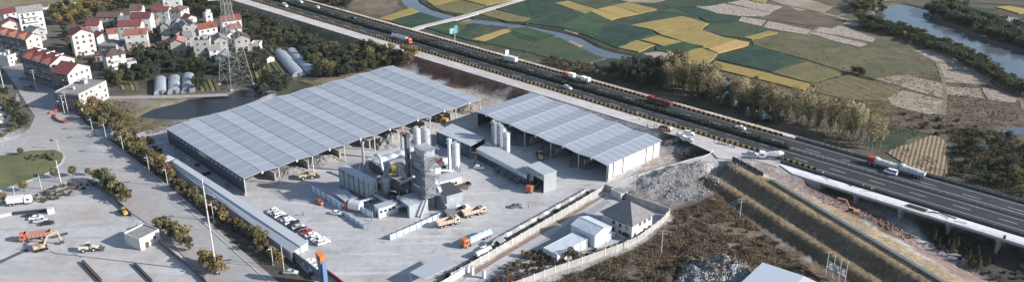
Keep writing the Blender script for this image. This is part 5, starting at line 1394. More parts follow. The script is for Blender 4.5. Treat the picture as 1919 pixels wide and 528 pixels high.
# ------------------------------------------------------------ fences and walls
def panel_wall(name, label, pts, h, m, pm, step=3.0, th=.14, z=0.0, cat='wall', post_h=.25, pw=.34, top=None, group=None):
    P = [at(u, v, z) for u, v in pts]
    t = thing(name, label, cat, P[0], 0, group)
    pn, po, tp = MB(), [], MB()
    for a, b in zip(P, P[1:]):
        d = b - a; L = d.length; n = max(1, round(L / step)); rz = math.atan2(d.y, d.x)
        for k in range(n):
            c = a.lerp(b, (k + .5) / n) - P[0]; pn.box((c.x, c.y, h / 2), (L / n - pw * .6, th, h), rz=rz)
            if top: tp.box((c.x, c.y, h + .06), (L / n, th + .16, .12), rz=rz)
            po.append((a.lerp(b, k / n) - P[0], rz))
    po.append((P[-1] - P[0], rz))
    part('wall_panels', pn, m, t)
    if top: part('coping', tp, top, t)
    pm_ = MB().box((0, 0, (h + post_h) / 2), (pw, pw, h + post_h)).mesh('wall_post', pm)
    for p, rz in po[:98]: link('wall_post', pm_, t, p, rz)
    return t
M_CW = mat('compound_wall_paint', (.40, .385, .365), .85, c2=(.30, .285, .27), scale=.5)
M_CWP = mat('compound_wall_post', (.56, .54, .51), .85)
panel_wall('compound_wall', 'long pale panelled wall between the yard and the walled compound', [(846, 524), (884, 503), (960, 459), (1080, 389), (1132, 358)], 2.5, M_CW, M_CWP, 4.2)
panel_wall('compound_wall', 'plain grey back wall of the walled compound above the office', [(1134, 357), (1190, 380), (1253, 402)], 2.7, M_BAYW, M_BAYW, 5, post_h=.02, top=M_KERB)
panel_wall('compound_wall', 'curving pale panelled wall between the compound and the brown scrub', [(1254, 404), (1240, 420), (1222, 434), (1195, 454), (1155, 471), (1090, 494), (1040, 511), (980, 534), (940, 548)], 2.5, M_CW, M_CWP, 4.2)
panel_wall('compound_wall', 'short blue white wall from the gate post to the bottom edge', [(880, 508), (862, 518), (826, 540)], 2.3, M_PANEL, M_CWP, 4)
for u, v, lb in ((885, 513, 'square pale gate post at the end of the long panelled wall'), (907, 520, 'square pale gate post standing alone beside the compound drive')):
    t = thing('gate_post', lb, 'gate post', at(u, v, 0), R(-45)); part('pillar', MB().box((0, 0, 1.4), (.9, .9, 2.8)), M_CWP, t); part('cap', MB().box((0, 0, 2.87), (1.15, 1.15, .14)), M_KERB, t)
panel_wall('site_fence', 'tall blue rimmed fence in front of the thin canopy and filter house', [(584, 358), (612, 375), (641, 393)], 2.8, M_PANEL, M_BLUEP, 3, cat='fence')
panel_wall('site_fence', 'short blue white fence between the round tank and the control cabin', [(674, 394), (686, 402), (698, 408)], 2.4, M_PANEL, M_BLUEP, 3, cat='fence')
panel_wall('site_fence', 'low blue fence running out into the yard by the white car', [(644, 402), (664, 416), (682, 428)], 1.6, M_PANEL, M_BLUEP, 3, cat='fence')
panel_wall('site_fence', 'white panel fence with blue posts before the dump trucks', [(731, 449), (780, 428), (830, 405), (864, 390)], 1.9, M_PANEL, M_BLUEP, 2.6, cat='fence')
t = panel_wall('gallery_end_wall', 'white and blue framed end wall of the long lean-to', [(548, 480), (578, 466)], 3.6, M_PANEL, M_BLUEP, 3, cat='wall')
M_SWALL = mat('street_wall_grey', (.17, .185, .195), .8, c2=(.22, .235, .24), scale=.5)
t = panel_wall('street_wall', 'grey lettered wall along the street beside the orange topped gate pylon', [(549, 482), (575, 501), (606, 526)], 2.8, M_SWALL, M_SWALL, 6, cat='wall', post_h=.1, top=M_KERB)
P0, P1 = at(549, 482, 0), at(606, 526, 0); e1 = (P1 - P0).normalized()
lt = MB(); glyphs(lt, e1 * 2.5 + Vector((e1.y, -e1.x, 0)) * .1 + Vector((0, 0, 1.6)), e1, (0, 0, 1), 10, 1.0, GR, gap=1.5); part('lettering', lt, mat('letter_grey', (.42, .45, .47), .6), t)
panel_wall('low_wall', 'dark low wall with a red edge leading away from the gate pylon', [(613, 512), (632, 526), (660, 548)], 1.6, M_DGREY, M_DGREY, 5, cat='wall', post_h=.02, top=M_RED)
t = thing('gate_pylon', 'blue gate pylon sign with a bright orange top', 'pylon sign', at(606, 533, 0), R(-47))
h = hgt(606, 533, 476)
part('column', MB().box((0, 0, (h - 2.6) / 2), (2.1, 1.5, h - 2.6)), mat('pylon_blue', (.07, .12, .24), .5), t)
part('side_panel', MB().box((1.35, .2, h * .48), (.3, 1.4, h * .7)), mat('pylon_light_blue', (.12, .19, .34), .5), t)
part('top', MB().hull([[(-1.25, -.9, h - 2.6), (1.25, -.9, h - 2.6), (1.25, .9, h - 2.6), (-1.25, .9, h - 2.6)], [(-1.25, -.9, h + .6), (1.25, -.9, h - .1), (1.25, .9, h - .1), (-1.25, .9, h + .6)]]), mat('pylon_orange', (.45, .16, .055), .5), t)
lt = MB(); glyphs(lt, (0, -.87, h - 3.6), (1, 0, 0), (0, 0, 1), 7, .9, GR, 0, 1.3, True); lt.tube([(0, -.92, h - 1.3), (0, -.98, h - 1.3)], .5, 12, 1); part('lettering', lt, [M_PWHITE, M_INK], t)
M_LWALL = mat('lot_wall_dark', (.10, .095, .09), .9, c2=(.16, .15, .14), scale=.5)
panel_wall('low_wall', 'dark retaining wall beside the tree row above the yellow loader', [(166, 341), (200, 362), (232, 390), (247, 404)], 1.4, M_LWALL, M_LWALL, 4, cat='wall', post_h=.15)
panel_wall('low_wall', 'dark stone wall under the row of street trees by the guard house', [(299, 456), (335, 485), (372, 515), (400, 545)], 1.3, M_LWALL, M_LWALL, 3, cat='wall', post_h=.2)
panel_wall('field_wall', 'white pillared wall crossing behind the village at the upper left', [(60, 25), (80, 20.5), (120, 14), (180, 3), (230, -8)], 1.8, mat('field_wall_pale', (.52, .49, .47), .85), M_CWP, 5.2, cat='wall', post_h=.9, pw=.9)
t = panel_wall('mesh_fence', 'tall dark green panel fence along the ramp junction edge', [(1372, 302), (1400, 316), (1430, 333)], 2.2, mat('mesh_dark', (.07, .08, .08), .7), M_STEEL, 3.5, z=4.9, cat='fence', post_h=.1, pw=.16)
def px_rail(label, pts, h=.8, z=None):
    P = [Vector((p[0], p[1], p[2])) for p in pts]
    t = thing('guard_rail', label, 'guard rail', P[0]); b, pb = MB(), MB()
    for a, c in zip(P, P[1:]):
        b.bar(a + Vector((0, 0, h - .15)) - P[0], c + Vector((0, 0, h - .15)) - P[0], .12, .32)
        n = max(1, int((c - a).length / 3.5))
        for k in range(n): q = a.lerp(c, k / n) - P[0]; part('post', MB().bar(q, q + Vector((0, 0, h)), .14), M_STEEL, t)
    part('rail', b, mat('rail_white', (.62, .60, .57), .6), t)
px_rail('white guard rail bending along the upper side of the ramp', [at(1196, 332, 1.0), at(1240, 317, 2.2), at(1290, 303, 3.6), at(1315, 297, 4.3), at(1330, 291, 4.8), at(1336, 284, 4.9)])
# orange barrier net at the junction, beams lying in the lot
t = thing('barrier_net', 'orange plastic safety barrier curving round a pit in the road', 'safety barrier', at(110, 222, 0))
b = MB(); c0 = at(110, 222, 0)
NP = [at(u, v, 0) - c0 for u, v in ((93, 214), (103, 209), (115, 207), (105, 215), (103, 222), (110, 228), (121, 231), (130, 230))]
for a, c in zip(NP[:3], NP[1:3]): b.bar(a + Vector((0, 0, .5)), c + Vector((0, 0, .5)), .25, 1.0)
for a, c in zip(NP[3:], NP[4:]): b.bar(a + Vector((0, 0, .5)), c + Vector((0, 0, .5)), .3, 1.0)
part('barrier', b, mat('barrier_red', (.34, .085, .06), .7), t)
def beam(label, a, b, w, h, m, name='steel_beam', cat='beam'):
    A, B = at(*a), at(*b); L = (B - A).length; mb = MB()
    mb.box((L / 2, 0, h * .5), (L, w * .35, h * .7)); mb.box((L / 2, 0, h - .06), (L, w, .12)); mb.box((L / 2, 0, .06), (L, w, .12))
    solo(name, mb, m, label, cat, A, math.atan2(B.y - A.y, B.x - A.x))
M_RUST = mat('rusty_steel', (.13, .075, .05), .85, c2=(.07, .05, .04), scale=2)
beam('rusty beam with a pale end lying in the lower left lot', (155, 491), (190, 528), .9, .9, M_RUST)
beam('dark beam lying near the bottom edge below the guard house', (252, 495), (285, 528), .8, .8, M_DGREY)
beam('dark girder lying on the ground left of the parked cars in the lot', (24, 402), (92, 395), 1.0, 1.0, M_DGREY)
beam('pale girder continuing the dark one at the left edge', (-15, 410), (22, 402), 1.0, 1.0, M_CWP)
beam('dark girder on the ground beside the excavator and red truck', (98, 446), (127, 438), .7, .7, M_DGREY)
beam('long dark kerb beam below the red dump truck', (-10, 497), (52, 468), .7, .6, M_DGREY)
t = thing('white_crate', 'white box crate at the end of the dark girder', 'crate', at(96, 399), .2); part('box', MB().box((0, 0, 1.0), (1.8, 1.6, 2.0)), M_WHITE, t); part('lid', MB().box((0, 0, 2.05), (1.95, 1.75, .1)), M_PWHITE, t)
# concrete blocks and clutter along the yard side of the compound wall
rw_ = random.Random(21)
k = 0
for i in range(26):
    f = i / 25; u, v = 905 + f * 195, 466 - f * 108
    L = rw_.uniform(2.6, 3.6)
    mb = MB(); mb.box((0, 0, .45), (L, .8, .9)); mb.box((0, 0, 1.0), (L * .9, .5, .2))
    solo('concrete_block', mb, M_BAYW if i % 3 else M_CWP, 'low concrete block in the row between the yard and the panelled wall', 'concrete block', at(u, v), R(43) + rw_.uniform(-.08, .08), 'row of low concrete blocks by the panelled wall')
canopy('small_canopy', 'little square shelter roof beside the panelled wall', [(927, 448), (938, 456), (948, 449), (937, 442)], 2.6, m=M_PALER)
t = thing('tarp_container', 'white round topped container beside the panelled wall', 'container', at(905, 477), R(43))
b = MB(); b.hull([[(x, 1.3 * math.cos(a), .9 + 1.4 * math.sin(a)) for a in [k * math.pi / 8 for k in range(9)]] for x in (-3.2, 3.2)]); part('cover', b, M_PWHITE, t); part('base', MB().box((0, 0, .45), (6.3, 2.5, .9)), M_DGREY, t)
canopy('weighbridge_canopy', 'ribbed grey canopy roof at the bottom edge of the yard', [(768, 510), (829.6, 476.4), (853.7, 495), (796, 523)], 3.5, m=M_CORR)
# roof cut by the lower edge of the picture
t = thing('metal_shed', 'pale metal roofed shed cut off by the lower edge, beside the white rubble heap', 'shed', at(1440, 545, 0))
zc = 5.5
q = [at(1429, 491.5, zc) - t.location, at(1507, 517, zc + 1.2) - t.location, at(1560, 542, zc) - t.location]
dn = (at(1390, 528, zc) - at(1429, 491.5, zc)); dn = dn * 1.6
rm = MB(); 
for i in (0, 1):
    a, b = q[i], q[i + 1]; up = Vector((0, 0, .15))
    rm.add([a, b, b + dn, a + dn, a + up, b + up, b + dn + up, a + dn + up], [(3, 2, 1, 0), (4, 5, 6, 7), (0, 1, 5, 4), (1, 2, 6, 5), (2, 3, 7, 6), (3, 0, 4, 7)])
part('roof', rm, mat('pale_metal_roof', (.50, .54, .60), .5, .1, bands=(R(-25), 1.2, (.45, .49, .55), .5)), t)
wb = MB(); w0 = [q[0] + dn * .01, q[2] + dn * .01, q[2] + dn * .98, q[0] + dn * .98]
wb.add([(p.x, p.y, -.3) for p in w0] + [(p.x, p.y, 5.3) for p in w0], [(0, 1, 5, 4), (1, 2, 6, 5), (2, 3, 7, 6), (3, 0, 4, 7)]); part('wall', wb, M_CW, t)
# ------------------------------------------------------------ greenhouses
M_FILM = mat('greenhouse_film', (.30, .325, .35), .35, spec=.4, c2=(.23, .25, .275), scale=.4)
def greenhouse(label, fl, fr, back, hh, group):
    A, B = at(*fl), at(*fr); W = (B - A).length; L = (at(*back) - (A + B) / 2).length
    C_ = (A + B) / 2; d = at(*back) - C_; rz = math.atan2(d.y, d.x)
    t = thing('greenhouse', label, 'greenhouse', C_, rz, group)
    sec = lambda x, s=1.0: [(x, W / 2 * math.cos(a) * s, hh * math.sin(a) ** .8 * s) for a in [k * math.pi / 10 for k in range(11)]]
    b = MB(); n = 12
    rings = [sec(L * k / n) for k in range(n + 1)]
    vs = [p for r in rings for p in r]; b.add(vs, [(i * 11 + k, i * 11 + k + 1, (i + 1) * 11 + k + 1, (i + 1) * 11 + k) for i in range(n) for k in range(10)])
    for r in (rings[0], rings[-1]): b.add(r, [tuple(range(11))])
    part('film', b, M_FILM, t)
    for k in range(0, n + 1):
        rb2 = MB(); rb2.tube(sec(L * k / n, 1.012), .05, 4); part('hoop', rb2, M_STEEL, t)
    part('door', MB().box((-.03, 0, .95), (.08, 1.4, 1.9)), M_DGREY, t)
gg = 'short greenhouses beside the pond'
greenhouse('leftmost of the three short greenhouses above the pond', (290, 177), (313, 177), (301, 152), 2.9, gg)
greenhouse('middle one of the three short greenhouses above the pond', (315, 176), (339, 176), (327, 150), 2.9, gg)
greenhouse('rightmost of the three short greenhouses, half shaded by a tree', (341, 174), (365, 174), (353, 146), 2.9, gg)
greenhouse('long narrow greenhouse nearer the vegetable plots', (549, 146), (572, 141), (525, 101), 2.8, 'long greenhouses by the wood')
greenhouse('long narrow greenhouse at the edge of the dense wood', (575, 141), (596, 136), (545, 99), 2.8, 'long greenhouses by the wood')
# vegetable beds
rv_ = random.Random(4)
for (u0, v0), (u1, v1), wd, n in (((372, 150), (380, 170), 9, 4), ((475, 120), (487, 158), 8, 4), ((505, 112), (535, 150), 8, 3), ((560, 152), (590, 160), 8, 3), ((225, 150), (232, 168), 8, 4)):
    for k in range(n):
        a, b = at(u0 + k * wd * 1.1, v0), at(u1 + k * wd * 1.1, v1); d = (b - a); nn = Vector((-d.y, d.x, 0)).normalized() * .85
        struct('vegetable_bed', MB().poly([a - nn, b - nn, b + nn, a + nn], -.1, .3), mat('bed_' + ('green' if (k + n) % 2 else 'ochre'), (.07, .095, .04) if (k + n) % 2 else (.28, .21, .10), .95, c2=(.13, .12, .06), scale=1.0))
# ------------------------------------------------------------ lattice pylon
pc = at(443, 158.5, 0)
M_PYL = mat('pylon_steel', (.28, .29, .305), .5, .3)
t = thing('lattice_pylon', 'tall grey lattice power pylon rising past the upper edge beside the pond', 'pylon', pc, R(45))
HP, b0_, b1_ = 62.0, 6.2, .95
def half(z): return b0_ + (1.9 - b0_) * min(1, z / 38) + (b1_ - 1.9) * max(0, (z - 38) / (HP - 38))
def cor(k, z): s = half(z); return Vector(((1, 1, -1, -1)[k] * s, (1, -1, -1, 1)[k] * s, z))
lv = [0, 10, 18, 24.5, 30, 34.5, 38, 41.5, 45, 48.5, 52, 55.5, 59, HP]
for k in range(4):
    part('leg', MB().tube([cor(k, z) for z in lv], .14, 5), M_PYL, t)
br = MB()
for a, b in zip(lv, lv[1:]):
    for k in range(4):
        j = (k + 1) % 4
        br.bar(cor(k, a), cor(j, b), .085); br.bar(cor(j, a), cor(k, b), .085); br.bar(cor(k, b), cor(j, b), .1)
        if a < 18:
            m = (cor(k, b) + cor(j, b)) / 2
            br.bar(cor(k, (a + b) / 2), (cor(k, a) + cor(j, b)) / 2, .07); br.bar(cor(j, (a + b) / 2), (cor(j, a) + cor(k, b)) / 2, .07)
            for fz in (.25, .5, .75):
                br.bar(cor(k, a + (b - a) * fz), cor(k, a).lerp(cor(j, b), fz), .06); br.bar(cor(j, a + (b - a) * fz), cor(j, a).lerp(cor(k, b), fz), .06)
part('bracing', br, M_PYL, t)
for z, ln in ((44, 9), (51, 8), (58, 7)):
    a = MB()
    for s in (-1, 1):
        e = Vector((s * ln, 0, z + .5))
        for y in (-1, 1):
            a.bar(Vector((s * half(z), y * half(z), z)), e, .12); a.bar(Vector((s * half(z), y * half(z), z + 2)), e, .1)
    part('cross_arm', a, M_STEEL, t)
for k in range(4): q = cor(k, 0); part('footing', MB().box((q.x, q.y, .2), (1.4, 1.4, .6)), M_BAYW, t)
# ------------------------------------------------------------ poles and lamps
def pole(label, u, v, vt, kind, group=None, z=None, rz=0.0, r=.16, name='utility_pole', cat='pole'):
    p = on_ground(u, v) if z is None else at(u, v, z)
    h = hgt(u, v, vt, p.z)
    t = thing(name, label, cat, p, rz, group)
    part('shaft', MB().tube([(0, 0, 0), (0, 0, h)], [r, r * .65], 8), mat('pole_concrete', (.50, .49, .48), .8), t)
    if kind == 'T':
        for dz in (.5, 1.4): part('cross_arm', MB().box((0, 0, h - dz), (2.6, .14, .14)), M_STEEL, t)
        b = MB()
        for x in (-1.1, -.5, .5, 1.1): b.cyl((x, 0, h - .42), .07, .3, 6)
        part('insulator', b, M_PWHITE, t)
    elif kind == 'lamp':
        part('arm', MB().tube([(0, 0, h - .1), (.6, 0, h + .25), (1.7, 0, h + .35)], .06, 6), M_STEEL, t); part('lamp_head', MB().box((1.9, 0, h + .32), (.9, .32, .14)), M_DGREY, t)
    elif kind == 'solar':
        part('arm', MB().tube([(0, 0, h - .9), (1.4, 0, h - .6)], .05, 6), M_STEEL, t); part('lamp_head', MB().box((1.5, 0, h - .58), (.7, .3, .1)), M_DGREY, t)
        b = MB(); b.bar((-.7, 0, h + .0), (.7, 0, h + .45), 1.0, .06); part('solar_panel', b, mat('solar_dark', (.02, .03, .06), .2), t)
    elif kind == 'flag':
        part('sign_board', MB().box((0, -.15, h * .6), (1.5, .08, 2.0)), M_PWHITE, t)
    elif kind == 'cam':
        part('arm', MB().bar((0, 0, h - .3), (-3.2, .8, h - .1), .12), M_STEEL, t); part('sign_board', MB().box((-2.6, .6, h - .4), (1.2, .1, .8), rz=.2), M_DGREY, t)
    return t, h
pole('grey power pole with white crossarms in the shaded street', 69, 170, 131, 'T')
pole('white power pole with a crossarm right of the shaded street', 121, 212, 178, 'T')
pole('white power pole close beside the crossarm pole near the frame house', 128, 212, 172, 'T')
pole('tall pale pole at the left edge by the shaded street', 9, 172, 108, 'T', r=.22)
pole('pale sign pole beside the trees at the left edge of the street', 37, 200, 176, 'flag', name='sign_pole')
pole('plain white mast standing at the rim of the traffic island', 114, 341, 300, 'plain', r=.24)
pole('dark lamp post at the rim of the brown weed bed', 78, 354, 327, 'lamp', name='street_lamp', cat='street lamp')
pole('thin lamp post left of the round tree on the island', 29, 370, 348, 'lamp', name='street_lamp', cat='street lamp')
pole('signal mast with a dark board at the island tip', 110, 280, 262, 'cam', name='signal_pole')
sl = 'solar street lamps along the tree verge'
pole('solar lamp beside the round shrubs near the orange net', 174, 246, 221, 'solar', sl, name='street_lamp', cat='street lamp', rz=R(-135))
pole('solar lamp among the thick yellow green verge trees', 200, 264, 231, 'solar', sl, name='street_lamp', cat='street lamp', rz=R(-135))
pole('solar lamp in front of the pump house', 233, 290, 253, 'solar', sl, name='street_lamp', cat='street lamp', rz=R(-135))
pole('solar lamp by the orange brown verge trees', 281, 326, 291, 'solar', sl, name='street_lamp', cat='street lamp', rz=R(-135))
pole('solar lamp at the upper end of the long lean-to', 315, 349, 314, 'solar', sl, name='street_lamp', cat='street lamp', rz=R(-135))
pole('solar lamp close below the tall concrete mast', 401, 414, 378, 'solar', sl, name='street_lamp', cat='street lamp', rz=R(-135))
pole('solar lamp near the lower end of the long lean-to', 512, 497, 461, 'solar', sl, name='street_lamp', cat='street lamp', rz=R(-135))
pole('bare pale pole beside the car parked under the trees', 532, 505, 459, 'plain')
t, h = pole('very tall pale power mast rising over the street trees', 406, 510, 334, 'plain', r=.3)
for z, w in ((h - 1, 4.4), (h - 5.5, 5.2), (h - 9.5, 5.2)):
    part('cross_arm', MB().box((w * .32, 0, z), (w, .2, .2), rz=R(-35)).box((w * .7, -w * .45, z + .7), (.12, .12, 1.4)), M_STEEL, t)
pw_ = 'power poles in the scrub field'
pA, hA = pole('power pole with a crossarm on the dark berm slope', 1386, 408, 371, 'T', pw_)
pB, hB = pole('power pole in the middle of the brown scrub', 1239, 474, 430, 'T', pw_)
pole('thin power pole beside the rubble slope', 1179, 351, 318, 'T', pw_)
pole('thin power pole right of the small white cabin', 1189, 358, 320, 'T', pw_)
pole('left pole of the pair between the blue shed and the office', 1134, 475, 440, 'plain', pw_)
pole('right pole of the pair between the blue shed and the office', 1144, 469, 434, 'T', pw_)
def cable(a, b, sag=1.2, name='power_cable', label='', n=12):
    pts = [a.lerp(b, k / n) - Vector((0, 0, 4 * sag * (k / n) * (1 - k / n))) for k in range(n + 1)]
    solo(name, MB().tube([p - a for p in pts], .035, 4), M_DGREY, label, 'cable', a)
for dx, w in ((-.9, 'lower'), (.9, 'upper')):
    cable(pA.location + Vector((dx, 0, hA - .3)), pB.location + Vector((dx, 0, hB - .3)), label='thin %s power cable sagging between two poles over the scrub' % w)
WP = [at(9, 172) + Vector((0, 0, 9)), at(69, 170) + Vector((0, 0, 7.6)), at(121, 212) + Vector((0, 0, 7.8)), at(174, 246) + Vector((0, 0, 6.5))]
for i, (a, b) in enumerate(zip(WP, WP[1:])):
    for dx in (-.8, .8): cable(a + Vector((dx, 0, 0)), b + Vector((dx, 0, 0)), 1.0, label='thin cable strung over the shaded street, %s span' % ['the upper left', 'the middle', 'the lower right'][i] + (' outer wire' if dx < 0 else ' inner wire'))
# junk between the big shed and the lean-to
JS = [('stack of grey planks', 352, 300, 0), ('heap of grey tarpaulin', 338, 286, 1), ('row of dark drums', 372, 310, 2), ('stack of rusty pipes', 392, 325, 3), ('pile of concrete blocks', 345, 276, 0), ('dark covered pallet', 410, 336, 1), ('pair of pale crates', 322, 278, 0), ('row of blue drums', 428, 348, 2), ('bundle of rusty bars', 360, 292, 3), ('pale tarpaulin heap', 285, 276, 1), ('stack of boards', 300, 284, 0)]
jr = random.Random(2)
for lb, u, v, k in JS:
    p = at(u, v); t = thing('material_stack', lb + [' near the corner', ' by the wall', ' in the shade', ' on the ground'][k] + ' between the big shed and the street trees', 'material stack', p, jr.uniform(0, 3))
    if k == 0:
        for j in range(4): part('crate', MB().box((jr.uniform(-1.6, 1.6), jr.uniform(-1, 1), .4 + .7 * (j // 3)), (1.6, 1.1, .7), rz=jr.uniform(-.3, .3)), M_BAYW if j % 2 else M_CWP, t)
    elif k == 1:
        mb = MB(); N = 10; mb.hull([[(math.cos(a * .628) * r * jr.uniform(.85, 1.15) * 1.4, math.sin(a * .628) * r * jr.uniform(.85, 1.15), z) for a in range(N)] for r, z in ((1.9, -.05), (1.7, .7), (1.1, 1.2), (.3, 1.35))]); part('tarpaulin', mb, mat('tarp_dull', (.20, .21, .22), .8, c2=(.36, .37, .38), scale=1), t)
    elif k == 2:
        for j in range(6): part('drum', MB().cyl(((j % 3) * .75 - .7, (j // 3) * .75, 0), .32, .95, 10).cyl(((j % 3) * .75 - .7, (j // 3) * .75, .95), .34, .05, 10), M_BLUEP if 'blue' in lb else M_DGREY, t)
    else:
        for j in range(6): part('pipe', MB().tube([(-2.6, j * .36 - .9, .18 + .3 * (j % 2)), (2.6, j * .36 - .9 + jr.uniform(-.2, .2), .18 + .3 * (j % 2))], .17, 7), M_RUST, t)
# transformer platform
tp = thing('transformer_frame', 'row of four poles carrying transformers on the berm slope', 'transformer', on_ground(1564, 522))
TB = []
for u, v, vt in ((1547, 513, 470), (1559, 520, 477), (1570.5, 526, 484), (1582, 532, 489)):
    p = on_ground(u, v); h = hgt(u, v, vt, p.z); TB.append((p - tp.location, h))
    q = p - tp.location
    part('pole', MB().tube([q, q + Vector((0, 0, h))], [.17, .12], 8), mat('pole_concrete', ()), tp)
    part('cross_arm', MB().box((q.x, q.y, q.z + h - .3), (1.6, .14, .14)), M_STEEL, tp)
for (a, ha), (b, hb) in zip(TB, TB[1:]):
    m = (a + b) / 2
    part('platform', MB().bar(a + Vector((0, 0, 2.8)), b + Vector((0, 0, 2.8)), 1.0, .2).bar(a + Vector((0, 0, 5)), b + Vector((0, 0, 5)), .15), M_STEEL, tp)
    g = MB(); g.box((m.x, m.y, m.z + 3.7), (1.1, .8, 1.4)); 
    for k in range(3): g.cyl((m.x - .35 + k * .35, m.y, m.z + 4.4), .08, .5, 6)
    part('transformer_tank', g, mat('transformer_grey', (.34, .35, .36), .6), tp)
# motorway sign
t = thing('motorway_sign', 'green blue direction sign on a post beyond the motorway', 'road sign', hw(-69, 12.8, HZ), R(-41.8 + 75))
ph = MB(); ph.tube([(0, 0, -1), (0, 0, 6.5)], .2, 8); part('post', ph, M_STEEL, t)
M_SG = mat('sign_green', (.08, .27, .29), .5)
b = MB(); b.box((-.8, -.1, 6.6), (5.0, .14, 3.4)); b.box((1.0, -.1, 8.9), (2.2, .14, 1.1)); part('sign_board', b, M_SG, t)
b = MB(); b.box((-2.4, -.2, 6.3), (.4, .06, 2.2)); b.box((-1.6, -.2, 7.2), (1.6, .06, .4)); glyphs(b, (.2, -.17, 7.4), (1, 0, 0), (0, 0, 1), 3, .8, GR); glyphs(b, (.2, -.17, 6.0), (1, 0, 0), (0, 0, 1), 3, .8, GR); part('lettering', b, M_WHITE, t)
t = thing('motorway_sign', 'small white board sign standing on the motorway verge by the river', 'road sign', hw(-30, 13.2, HZ), R(20)); part('post', MB().tube([(0, 0, -.5), (0, 0, 1.5)], .1, 6), M_STEEL, t); part('sign_board', MB().box((0, -.1, 2.2), (1.9, .12, 2.4)), M_WHITE, t)
# pipe along the embankment crest
A, B = on_ground(1446, 338, 6), on_ground(1800, 548, 6); o = A
b = MB(); n = 30
for k in range(n + 1): pass
pts = [Vector((A.x + (B.x - A.x) * k / n, A.y + (B.y - A.y) * k / n, 0)) for k in range(n + 1)]
for p in pts: p.z = gz(p.x, p.y) + .3
nn = Vector((BNN.x, BNN.y, 0))
b.strip([p + nn * .75 - o for p in pts], [p + nn * .75 + Vector((0, 0, .55)) - o for p in pts]); b.strip([p + nn * .75 + Vector((0, 0, .55)) - o for p in pts], [p + nn * .45 + Vector((0, 0, .55)) - o for p in pts]); b.strip([p + nn * .45 + Vector((0, 0, .55)) - o for p in pts], [p + nn * .45 - Vector((0, 0, .5)) - o for p in pts])
b.strip([p - nn * .45 - Vector((0, 0, .5)) - o for p in pts], [p - nn * .45 + Vector((0, 0, .3)) - o for p in pts]); b.strip([p - nn * .45 + Vector((0, 0, .3)) - o for p in pts], [p - nn * .75 + Vector((0, 0, .3)) - o for p in pts])
b.strip([p + nn * .45 + Vector((0, 0, .05)) - o for p in pts], [p - nn * .45 + Vector((0, 0, .05)) - o for p in pts], 1)
solo('drain_channel', b, [M_PIER, M_DGREY], 'long straight concrete drain channel along the golden embankment crest', 'drain', o)
# ------------------------------------------------------------ vehicles
def paint(name, c, rough=.3): return mat('paint_' + name, c, rough, spec=.5)
P_WHITE, P_SILVER, P_GREY, P_BLACK, P_RED, P_ORANGE = paint('white', (.78, .78, .78)), paint('silver', (.48, .49, .51)), paint('grey', (.16, .165, .175)), paint('black', (.025, .026, .03)), paint('red', (.50, .04, .03)), paint('orange', (.52, .15, .05))
P_CREAM, P_YEL, P_BLUE = paint('cream', (.54, .44, .36)), paint('yellow', (.50, .31, .08)), paint('blue', (.10, .19, .36))
M_LIGHT, M_TAIL, M_BED = mat('headlight_glass', (.75, .77, .8), .2), mat('taillight_red', (.40, .03, .02), .3), mat('truck_bed_inside', (.13, .085, .06), .9, c2=(.08, .06, .05), scale=1)
def wheel_mesh(r, w):
    b = MB(); b.tube([(0, -w / 2, 0), (0, w / 2, 0)], r, 14, 0); b.tube([(0, -w / 2 - .02, 0), (0, w / 2 + .02, 0)], r * .55, 10, 1)
    return b.mesh('wheel', [M_BLACK, M_STEEL])
W_CAR, W_TRUCK, W_LOAD = wheel_mesh(.33, .22), wheel_mesh(.52, .36), wheel_mesh(.78, .55)
def sect(x, zs, ws):
    """closed symmetric section: half widths at rising heights"""
    return [(x, -w, z) for z, w in zip(zs, ws)] + [(x, w, z) for z, w in list(zip(zs, ws))[::-1]]
CARS = {}
